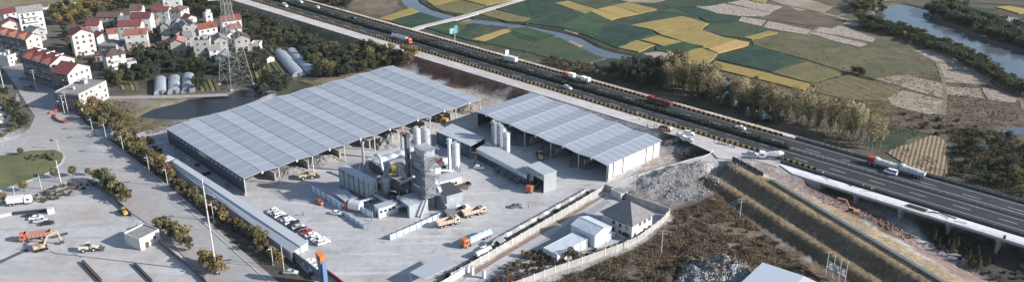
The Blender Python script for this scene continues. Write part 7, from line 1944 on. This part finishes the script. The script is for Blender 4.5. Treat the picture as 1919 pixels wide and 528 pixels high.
def trunk_mesh(shape, seed, pale=False):
    rnd = random.Random(seed + 99); mb = MB()
    if shape == 'tall':
        mb.tube([(0, 0, -.02), (.004, 0, .4), (0, .005, .95)], [.0125, .009, .002], 6)
        for k in range(9): z = .2 + k * .075; a = rnd.uniform(0, 6.28); mb.tube([(0, 0, z), (math.cos(a) * .055, math.sin(a) * .055, z + .12)], [.004, .0015], 4)
    elif shape == 'cone': mb.tube([(0, 0, -.02), (0, 0, .9)], [.03, .005], 6)
    else:
        mb.tube([(0, 0, -.03), (.01, 0, .25), (0, .01, .6)], [.035, .026, .012], 7)
        for k in range(5): a = k * 1.257 + rnd.random(); z = rnd.uniform(.22, .4); mb.tube([(0, 0, z), (math.cos(a) * .13, math.sin(a) * .13, z + .16), (math.cos(a) * .24, math.sin(a) * .24, z + .28)], [.016, .011, .004], 5)
    return mb.mesh('trunk', M_BARKP if pale else M_BARK)
def tree(name, label, cat, p, h, shape, kind, rnd, group=None, wide=1.0):
    v = rnd.randrange(4)
    key = (shape, kind, v)
    if key not in TREES: TREES[key] = (crown_mesh(shape, hash((shape, v)) % 1000 if False else v * 17 + len(shape), kind), trunk_mesh(shape, v, shape == 'tall') if shape != 'bush' else None)
    cm, tm = TREES[key]
    if tm is None:
        o = link(name, cm, None, p, rnd.uniform(0, 6.28)); o.scale = (h * wide, h * wide, h); return tag(o, label, cat, group)
    o = bpy.data.objects.new(name, None); COL.objects.link(o); o.location = p; o.rotation_euler = (0, 0, rnd.uniform(0, 6.28)); o.scale = (h * wide, h * wide, h)
    tag(o, label, cat, group); link('crown', cm, o); link('trunk', tm, o); return o
TR = random.Random(31)
def scatter(px, z, gap, label, group, kinds, hr, name='tree', cat='tree', shape='round', wide=1.0, keep=1.0, avoid=(), seed=1, ground=True):
    """irregular planting inside an outline of the photograph"""
    rnd = random.Random(seed); W = ats(px, z)
    x0, x1 = min(p.x for p in W), max(p.x for p in W); y0, y1 = min(p.y for p in W), max(p.y for p in W)
    pts = []
    n = int((x1 - x0) * (y1 - y0) / (gap * gap) * 6) + 20
    X = np.array([rnd.uniform(x0, x1) for _ in range(n)]); Y = np.array([rnd.uniform(y0, y1) for _ in range(n)])
    ins = poly_sdf(X, Y, W) < 0
    hz = terrain_h(X, Y) if ground else np.full(n, z)
    for x, y, k, zz in zip(X, Y, ins, hz):
        if not k or rnd.random() > keep: continue
        if any((x - a) ** 2 + (y - b) ** 2 < gap * gap for a, b in pts): continue
        if any(abs(x - c[0]) < c[2] and abs(y - c[1]) < c[2] for c in avoid): continue
        pts.append((x, y)); kd = rnd.choice(kinds)
        tree(name, label, cat, Vector((x, y, zz - .05)), rnd.uniform(*hr), shape, kd, rnd, group, wide * rnd.uniform(.78, 1.25))
    return len(pts)
HB = [(o.location.x, o.location.y, 8.5) for o in bpy.data.objects if o.get('group') == V]
N = {}
N['wood'] = scatter([(562, 88), (605, 96), (690, 99), (745, 116), (772, 127), (700, 134), (640, 146), (598, 146), (578, 126)], 0, 4.2, 'tree of the dense dark wood between the long greenhouses and the service road', 'trees of the dense wood', ['dark', 'dark', 'mid', 'bluegreen', 'olive'], (4.8, 8), wide=1.05, seed=2)
N['wood2'] = scatter([(715, 108), (768, 116), (778, 124), (740, 124)], 0, 3.6, 'yellowing tree at the shed end of the dense wood', 'yellow trees of the dense wood', ['gold', 'olive'], (4.5, 6.5), seed=3)
N['woodtop'] = scatter([(455, 32), (500, 42), (560, 66), (600, 82), (588, 92), (530, 88), (480, 66), (455, 56)], 0, 4.2, 'dark tree in the belt between the village and the service road', 'trees between village and service road', ['dark', 'mid', 'bluegreen'], (4.5, 7), avoid=HB, seed=4)
N['topb'] = scatter([(100, 22), (180, 12), (240, 6), (300, -2), (300, 12), (240, 20), (175, 35), (135, 50), (100, 45)], 0, 4.8, 'tree in the grove behind the village below the pillared wall', 'trees behind the village', ['dark', 'mid', 'olive', 'gold'], (6, 9), 'garden_tree', 'garden tree', avoid=HB, seed=5)
N['topb2'] = scatter([(335, -2), (430, -4), (432, 30), (400, 38), (370, 28), (340, 12)], 0, 4.8, 'tree in the grove behind the back row of houses', 'trees behind the back row of houses', ['dark', 'dark', 'mid', 'gold'], (6, 9), 'garden_tree', 'garden tree', avoid=HB, seed=6)
N['vil'] = scatter([(240, 100), (310, 98), (400, 118), (480, 112), (500, 140), (420, 142), (378, 140), (360, 138), (300, 138), (285, 150), (205, 172), (200, 150), (235, 142)], 0, 4.6, 'dark tree in the strip between the village and the short greenhouses', 'trees below the village', ['dark', 'dark', 'mid', 'bluegreen'], (5, 8.5), 'garden_tree', 'garden tree', avoid=HB, seed=7)
N['vil2'] = scatter([(120, 60), (480, 40), (480, 105), (300, 110), (180, 140), (150, 130), (130, 90)], 0, 6.5, 'garden tree standing between the houses of the village', 'garden trees of the village', ['dark', 'mid', 'olive'], (4, 7), 'garden_tree', 'garden tree', avoid=HB, seed=8)
N['ctr'] = scatter([(470, 75), (545, 100), (510, 108), (480, 112), (462, 100)], 0, 5, 'garden tree between the pylon and the little hut', 'trees beside the pylon', ['dark', 'mid'], (4, 6.5), 'garden_tree', 'garden tree', seed=9)
N['grn'] = scatter([(495, 150), (560, 158), (520, 178), (485, 182), (478, 168)], 0, 4.2, 'dark tree at the end of the pond below the vegetable plots', 'trees at the pond end', ['dark', 'bluegreen'], (4.5, 7), seed=10)
tree('tree', 'dark tree shading the rightmost short greenhouse', 'tree', at(372, 172), 8.5, 'round', 'dark', TR); tree('tree', 'dark tree standing between the legs of the lattice pylon', 'tree', at(452, 157), 7, 'round', 'dark', TR); tree('tree', 'tree behind the rightmost short greenhouse beside the plots', 'tree', at(378, 160), 7.5, 'round', 'dark', TR)
# street trees
N['verge'] = scatter([(140, 205), (180, 198), (200, 205), (240, 238), (262, 265), (235, 262), (200, 245), (160, 228)], 0, 4.4, 'bushy tree at the upper end of the street verge', 'trees at the upper street verge', ['mid', 'olive', 'olive', 'gold'], (5, 8), seed=11)
def along(label, group, pts, gap, kinds, hr, shape='small', seed=1, name='street_tree', cat='street tree', wide=1.25, jit=.5):
    rnd = random.Random(seed); P = ats(pts, 0)
    for a, b in zip(P, P[1:]):
        n = max(1, int((b - a).length / gap))
        for k in range(n):
            p = a.lerp(b, (k + rnd.uniform(.2, .8)) / n); p.x += rnd.uniform(-jit, jit); p.y += rnd.uniform(-jit, jit); p.z = gz(p.x, p.y)
            tree(name, label, cat, p, rnd.uniform(*hr), shape, rnd.choice(kinds), rnd, group, wide)
along('ochre street tree in the row between the solar lamps and the pump house', 'verge trees by the pump house', [(222, 262), (262, 288), (300, 318), (320, 334)], 2.8, ['gold', 'olive', 'rust', 'olive', 'olive', 'mid'], (5, 7.5), seed=12, jit=1.2)
along('ochre street tree in the row along the long lean-to', 'verge trees along the lean-to', [(318, 338), (360, 372), (440, 425), (470, 445), (530, 495)], 4.2, ['gold', 'olive', 'olive', 'rust', 'olive'], (4.0, 5.4), seed=13)
along('olive street tree in the dense row beside the dark retaining wall', 'street trees by the retaining wall', [(186, 341), (205, 352), (222, 366), (243, 380)], 2.6, ['olive', 'olive', 'gold', 'mid'], (5, 7.6), seed=14, wide=1.15)
along('olive street tree in the dense row beside the guard house', 'street trees by the guard house', [(300, 425), (322, 442), (345, 462), (358, 474)], 2.8, ['olive', 'olive', 'gold', 'mid'], (5.4, 8), seed=15, wide=1.15)
along('olive street tree at the foot of the tall mast', 'street trees at the tall mast', [(385, 490), (398, 504), (418, 515)], 2.4, ['olive', 'gold'], (5.6, 7), seed=16, wide=1.15)
for u, v, lb in ((46, 358, 'round clipped tree left on the rim of the weed bed'), (104, 333, 'round clipped tree nearest the plain white mast'), (138, 330, 'round clipped tree right of the plain white mast'), (7, 380, 'round clipped tree cut by the left edge'), (166, 328, 'smallest clipped tree close to the retaining wall')):
    tree('clipped_tree', lb, 'tree', at(u, v), 4.6 if u != 166 else 3.2, 'clipped', 'olive', TR, 'clipped trees round the island')
for u, v in ((12, 197), (22, 205), (33, 213), (42, 226), (28, 228), (50, 238), (10, 185), (38, 240), (16, 222)): tree('tree', 'leafy tree in the clump hiding the shop at the left edge', 'tree', at(u, v), TR.uniform(5, 7), 'round', TR.choice(['mid', 'dark', 'olive']), TR, 'trees at the left edge')
for u, v in ((20, 252), (30, 246), (3, 262)): tree('tree', 'small ochre tree at the street bend on the left', 'tree', at(u, v), 4, 'small', 'olive', TR, 'small trees at the street bend')
sh = 'low shrubs on the traffic island'
for i in range(14): tree('shrub', 'low grey green shrub in the planted bed of the traffic island', 'shrub', at(38 + TR.uniform(0, 62), 287 + TR.uniform(0, 14)), TR.uniform(1, 1.8), 'bush', TR.choice(['mid', 'olive', 'bluegreen']), TR, sh, 1.1)
tree('clipped_tree', 'young tree standing alone at the back of the island', 'tree', at(40, 290), 3.4, 'clipped', 'mid', TR)
N['weeds'] = scatter([(52, 372), (78, 362), (120, 345), (165, 345), (188, 350), (150, 358), (100, 376), (60, 380)], 0, 2.2, 'dry brown shrub in the weed bed below the island', 'dry shrubs of the weed bed', ['brush', 'rust', 'brush', 'olive'], (1.1, 2.2), 'shrub', 'shrub', 'bush', 1.1, seed=17)
N['pump'] = scatter([(250, 242), (285, 262), (300, 285), (280, 292), (255, 275)], 0, 3.2, 'shrub in the shade beside the pump house', 'shrubs by the pump house', ['olive', 'mid', 'rust'], (1.5, 3), 'shrub', 'shrub', 'bush', 1.0, seed=18)
N['vergesh'] = scatter([(270, 300), (300, 310), (420, 400), (545, 480), (600, 530), (560, 520), (450, 445), (330, 352)], 0, 3.6, 'low dark shrub in the soil strip below the lean-to', 'shrubs of the street verge', ['mid', 'dark', 'olive', 'brush'], (.8, 1.7), 'shrub', 'shrub', 'bush', 1.1, seed=19)
# compound
tree('tree', 'silvery tree in front of the low white shed', 'tree', at(1076, 490), 6.2, 'round', 'silver', TR, wide=1.0); tree('tree', 'small grey green tree beside the left pole by the office', 'tree', at(1172, 448), 3.4, 'small', 'mid', TR)
for u, v, lb in ((862, 512, 'clipped dark bush beside the ribbed canopy'), (842, 522, 'dark bush lowest beside the ribbed canopy'), (968, 536, 'dark bush at the bottom edge by the gate post')): tree('shrub', lb, 'shrub', at(u, v), 2.6, 'bush', 'dark', TR)
N['csh'] = scatter([(1100, 470), (1150, 462), (1215, 432), (1235, 412), (1240, 408), (1205, 445), (1150, 468), (1085, 490)], 0, 2.4, 'low shrub in the garden strip inside the curving wall', 'shrubs inside the compound', ['mid', 'brush', 'dark', 'olive'], (1, 2.2), 'shrub', 'shrub', 'bush', 1.0, seed=20)
N['yardsh'] = scatter([(880, 492), (905, 470), (1000, 415), (1100, 360), (1108, 365), (1010, 425), (900, 492)], 0, 3.2, 'dry shrub in the dark strip along the panelled wall', 'dry shrubs along the panelled wall', ['brush', 'dark', 'brush'], (.7, 1.8), 'shrub', 'shrub', 'bush', 1.1, seed=21)
N['cbrush'] = scatter([(905, 540), (960, 500), (1000, 470), (1030, 478), (1060, 495), (985, 530), (940, 545)], 0, 2.3, 'tall dry shrub in the overgrown corner of the compound', 'dry shrubs in the compound corner', ['brush', 'brush', 'olive', 'rust'], (1.8, 3.2), 'shrub', 'shrub', 'bush', 1.0, seed=22)
# scrub field: larger shrubs one by one, the short growth as one mass
N['scrub'] = scatter([(1262, 418), (1200, 466), (1020, 535), (1120, 545), (1260, 525), (1300, 490), (1400, 500), (1520, 520), (1500, 490), (1430, 430), (1340, 372), (1300, 390)], 0, 4.6, 'dry brown shrub in the scrub field between the compound and the embankment', 'dry shrubs of the scrub field', ['brush', 'brush', 'brush', 'brush', 'olive', 'mid'], (.9, 2.1), 'shrub', 'shrub', 'bush', 1.15, seed=23)
def mass(name, px, z, n, size, mats_, hmax, seed, flat=.9, far=False):
    rnd = random.Random(seed); W = ats(px, z); ms = [MB() for _ in mats_]
    x0, x1 = min(p.x for p in W), max(p.x for p in W); y0, y1 = min(p.y for p in W), max(p.y for p in W)
    rs = np.random.RandomState(seed); X = rs.uniform(x0, x1, n); Y = rs.uniform(y0, y1, n)
    k = (poly_sdf(X, Y, W) < 0) & (vnoise(X, Y, 5, seed) + vnoise(X, Y, 2, seed + 1) * .6 > -.22)
    X, Y = X[k], Y[k]; Z = terrain_h(X, Y); hv = (vnoise(X, Y, 4, seed + 2) + .6) * hmax
    mi = (vnoise(X, Y, 6, seed + 3) + rs.uniform(-.25, .25, len(X)) + .5) * len(mats_)
    mb = MB()
    for x, y, zz, h, m in zip(X, Y, Z, hv, mi):
        c = Vector((x, y, zz + rnd.random() * max(.1, h))); s = size * rnd.uniform(.5, 1.4)
        nrm = Vector((rnd.gauss(0, 1), rnd.gauss(0, 1), rnd.gauss(0, 1) * flat + .3)).normalized(); a = nrm.orthogonal().normalized() * s; b = nrm.cross(a)
        mb.add([c - a, c + b * .8, c + a, c - b * .8], [(0, 1, 2, 3)], min(len(mats_) - 1, max(0, int(m))))
    o = link(name, mb.mesh(name, mats_)); return tag(o, kind='stuff')
sm = lambda n, a, b: mat(n, a, .95, c2=b, scale=.6, spec=.1, thin=.45)
S1, S2, S3, S4 = sm('dry_grass_brown', (.155, .118, .082), (.215, .165, .115)), sm('dry_grass_dark', (.09, .074, .054), (.125, .1, .07)), sm('dry_grass_tan', (.23, .175, .12), (.29, .22, .15)), sm('weed_green', (.05, .062, .032), (.085, .085, .04))
tag(mass('scrub_growth', SCRUB_PX[:4] + [(1620, 640), (1560, 545), (1440, 440), (1345, 365), (1310, 385), (1270, 395)], 0, 120000, .27, [S2, S1, S1, S3, S1], 1.1, 51), 'matted dry brown scrub covering the field beside the curving wall', 'scrub')
tag(mass('berm_grass', [(1340, 330), (1372, 305), (1450, 340), (1600, 425), (1830, 565), (1640, 565), (1440, 430)], 3, 8000, .14, [S1, S3, S1], .1, 52), 'golden dry grass on the stepped embankment', 'grass')
tag(mass('embankment_growth', [(780, 105), (960, 168), (1005, 190), (1235, 250), (1340, 292), (1300, 298), (1238, 275), (1000, 200), (900, 178), (780, 125)], 2.5, 9000, .26, [S2, sm('slope_rust', (.11, .06, .045), (.15, .085, .06)), S2], .7, 53), 'dark red brown growth on the motorway embankment slope', 'undergrowth')
tag(mass('understorey', [(1150, 150), (1300, 185), (1500, 240), (1660, 285), (1790, 340), (1919, 378), (1919, 355), (1800, 318), (1665, 268), (1500, 222), (1330, 150), (1230, 128)], LOW, 26000, .36, [S2, S1, S4, S2, S4], 1.5, 54), 'tangled undergrowth under the tall roadside trees', 'undergrowth')
tag(mass('verge_weeds', [(620, 5), (720, 45), (900, 95), (1100, 145), (1160, 160), (1150, 140), (1000, 108), (850, 72), (720, 30)], LOW, 9000, .32, [S4, S1, S2], 1.0, 55), 'weeds along the field side of the motorway verge', 'weeds')
tag(mass('pond_weeds', [(200, 185), (260, 195), (255, 222), (300, 232), (345, 228), (470, 190), (330, 240), (230, 262), (205, 230)], 0, 9000, .28, [S1, S3, S4], .7, 56), 'ochre weeds on the open ground around the pond', 'weeds')
tag(mass('thicket_growth', [(1780, 240), (1880, 250), (1960, 290), (1960, 385), (1850, 350), (1778, 325), (1785, 280)], LOW, 16000, .4, [S2, S4, S4, S1], 1.4, 57), 'low tangled growth around the thicket by the ditch', 'undergrowth')
tag(mass('river_bank_reeds', [(850, 42), (980, 58), (1080, 82), (1180, 118), (1280, 140), (1300, 128), (1190, 105), (1110, 85), (1050, 60), (960, 40), (850, 28)], LOW, 9000, .36, [S2, S4, S1], 1.0, 58), 'dark reeds along both banks of the small river', 'reeds')
tag(mass('far_meadow_growth', [(1400, 60), (1620, 95), (1760, 135), (1900, 200), (1919, 240), (1700, 260), (1560, 220), (1500, 190), (1520, 165), (1400, 90)], LOW, 26000, .34, [S4, S1, S2, S1], .45, 59), 'rough brown and green growth over the fallow land', 'rough grass')
# tall roadside belt beyond the motorway
N['belt1'] = scatter([(1150, 140), (1185, 130), (1235, 135), (1250, 150), (1240, 172), (1180, 160)], LOW, 4.0, 'dense grey green tree at the left start of the roadside belt', 'dense trees of the roadside belt', ['bluegreen', 'dark', 'bluegreen'], (8, 11.5), 'roadside_tree', 'roadside tree', wide=.75, seed=24)
N['belt2'] = scatter([(1240, 165), (1340, 195), (1450, 228), (1560, 255), (1640, 284), (1655, 276), (1560, 240), (1450, 205), (1350, 180), (1260, 148)], LOW, 3.0, 'tall thin poplar with fading pale foliage in the belt beyond the motorway', 'poplars of the roadside belt', ['poplar', 'poplar', 'poplar', 'olive', 'mid'], (10, 17.5), 'poplar', 'poplar', shape='tall', wide=1.35, seed=25)
N['belt3'] = scatter([(1290, 160), (1420, 205), (1420, 225), (1290, 185)], LOW, 5.0, 'grey green bush tree among the poplars', 'bush trees among the poplars', ['mid', 'bluegreen', 'olive'], (4, 7), 'roadside_tree', 'roadside tree', seed=26)
N['belt4'] = scatter([(1030, 112), (1150, 138), (1150, 155), (1040, 126)], LOW, 3.2, 'low ochre tree on the motorway verge by the river fields', 'low trees on the motorway verge', ['olive', 'mid', 'brush'], (2.5, 4.5), 'roadside_tree', 'roadside tree', seed=27)
N['topl'] = scatter([(560, -15), (640, -10), (660, 6), (650, 20), (600, 4)], LOW, 4.5, 'dark tree in the small wood beyond the motorway at the upper edge', 'trees of the small wood at the upper edge', ['dark', 'mid'], (5, 8), seed=28)
# thicket by the ditch and along the wide river
N['thick'] = scatter([(1830, 255), (1900, 262), (1960, 285), (1960, 370), (1880, 352), (1800, 330), (1795, 312), (1830, 300)], LOW, 5.4, 'dark bushy tree in the thicket between the corn stubble and the ditch', 'trees of the thicket', ['bluegreen', 'mid', 'dark', 'mid', 'olive'], (3, 6.5), wide=1.1, seed=29)
N['ban1'] = scatter([(1608, 40), (1640, 42), (1700, 62), (1770, 84), (1830, 112), (1880, 142), (1919, 165), (1960, 190), (1919, 182), (1860, 152), (1790, 112), (1700, 76), (1620, 56)], LOW, 3.6, 'dark bushy tree on the near bank of the wide river', 'trees on the near bank of the wide river', ['dark', 'dark', 'mid'], (3.5, 6), 'riverside_tree', 'riverside tree', wide=1.7, seed=30)
N['ban2'] = scatter([(1740, 16), (1790, 14), (1850, 40), (1919, 62), (2000, 80), (2010, 118), (1919, 92), (1850, 70), (1790, 45), (1750, 30)], LOW, 4.4, 'dark bushy tree on the far bank of the wide river', 'trees on the far bank of the wide river', ['dark', 'dark', 'bluegreen', 'mid'], (5, 8), 'riverside_tree', 'riverside tree', wide=1.6, seed=32)
N['tl2'] = scatter([(1600, 5), (1650, -5), (1655, 20), (1625, 28), (1595, 22)], LOW, 4.6, 'tree in the grove at the upper end of the wide river', 'trees at the end of the wide river', ['dark', 'mid', 'gold'], (5, 8), 'riverside_tree', 'riverside tree', seed=33)
for u, v, h, lb in ((1608, 140, 5, 'dark round thicket standing alone at the meadow corner'), (1600, 138, 4, 'left lobe of the lone thicket at the meadow corner'), (1616, 142, 4, 'right lobe of the lone thicket at the meadow corner'), (1888, 318, 6, 'dark single tree beside the pale track in the thicket')): tree('tree', lb, 'tree', on_ground(u, v, -2), h, 'round', 'dark', TR, wide=1.4)
# conifers and bushes beside the viaduct
N['con'] = scatter([(1735, 438), (1770, 445), (1820, 470), (1850, 500), (1840, 515), (1800, 490), (1750, 462)], LOW, 2.5, 'young green conifer in the planting below the motorway bridge', 'young conifers below the bridge', ['pine', 'pine', 'mid'], (3.2, 5), 'conifer', 'conifer', 'cone', 1.1, seed=34)
N['vsh'] = scatter([(1700, 440), (1730, 450), (1800, 495), (1900, 545), (1960, 560), (1960, 500), (1900, 490), (1850, 480)], LOW, 3.6, 'low shrub on the shady ground below the bridge', 'shrubs below the bridge', ['brush', 'dark', 'mid'], (1, 2.4), 'shrub', 'shrub', 'bush', 1.2, seed=35)
N['rsh'] = scatter([(1275, 285), (1320, 287), (1318, 297), (1285, 296)], 2, 1.8, 'dark shrub in the hollow above the ramp rail', 'shrubs in the hollow by the ramp', ['dark', 'brush'], (1.2, 2.2), 'shrub', 'shrub', 'bush', 1.1, seed=36)
N['mead'] = scatter([(1690, 210), (1770, 222), (1850, 235), (1820, 260), (1720, 250)], LOW, 5.5, 'low bush on the fallow land right of the poplars', 'bushes of the fallow land', ['mid', 'brush', 'dark'], (1.2, 2.6), 'shrub', 'shrub', 'bush', 1.3, seed=37)
# rocks on the rubble slopes
def rocks(name, label, px, n, rng, m, seed, z=0):
    rnd = random.Random(seed); W = ats(px, z); rs = np.random.RandomState(seed)
    x0, x1 = min(p.x for p in W), max(p.x for p in W); y0, y1 = min(p.y for p in W), max(p.y for p in W)
    X = rs.uniform(x0, x1, n); Y = rs.uniform(y0, y1, n); k = poly_sdf(X, Y, W) < 0; X, Y = X[k], Y[k]; Z = terrain_h(X, Y); mb = MB()
    for x, y, zz in zip(X, Y, Z):
        r = rnd.uniform(*rng) * (2 if rnd.random() < .08 else 1)
        v = [Vector(p).normalized() * r * rnd.uniform(.6, 1.2) for p in ((1, 0, 0), (-1, 0, 0), (0, 1, 0), (0, -1, 0), (0, 0, 1), (0, 0, -1))]
        mb.add([(x + p.x, y + p.y, zz + p.z * .8 + r * .15) for p in v], [(0, 2, 4), (2, 1, 4), (1, 3, 4), (3, 0, 4), (2, 0, 5), (1, 2, 5), (3, 1, 5), (0, 3, 5)])
    o = link(name, mb.mesh(name, m)); tag(o, label, 'rubble', kind='stuff')
M_ROCK = mat('rubble_grey', (.19, .19, .195), .95, c2=(.30, .30, .30), scale=.4); M_ROCKW = mat('rubble_pale', (.42, .44, .45), .95, c2=(.24, .25, .26), scale=.35)
rocks('rubble', 'broken grey stone rubble on the slope below the ramp', [(1192, 332), (1310, 318), (1345, 345), (1330, 375), (1270, 380), (1210, 366)], 3000, (.06, .38), M_ROCK, 61)
rocks('rubble', 'pale stone rubble heap by the metal roof at the lower edge', [(1262, 540), (1288, 498), (1340, 486), (1405, 512), (1420, 545)], 6000, (.08, .36), M_ROCKW, 62)
rocks('rubble', 'brown clods of earth around the excavator', [(1560, 375), (1640, 398), (1715, 440), (1690, 462), (1600, 425), (1500, 365)], 2500, (.1, .4), mat('clod_brown', (.20, .14, .115), .95, c2=(.13, .09, .075), scale=1), 63)
rocks('rubble', 'broken concrete pieces on the earth below the ramp junction', [(1330, 318), (1395, 296), (1420, 312), (1400, 330), (1340, 345)], 900, (.1, .4), M_GRAV, 64, 3)
print('counts', N, len(bpy.data.objects))
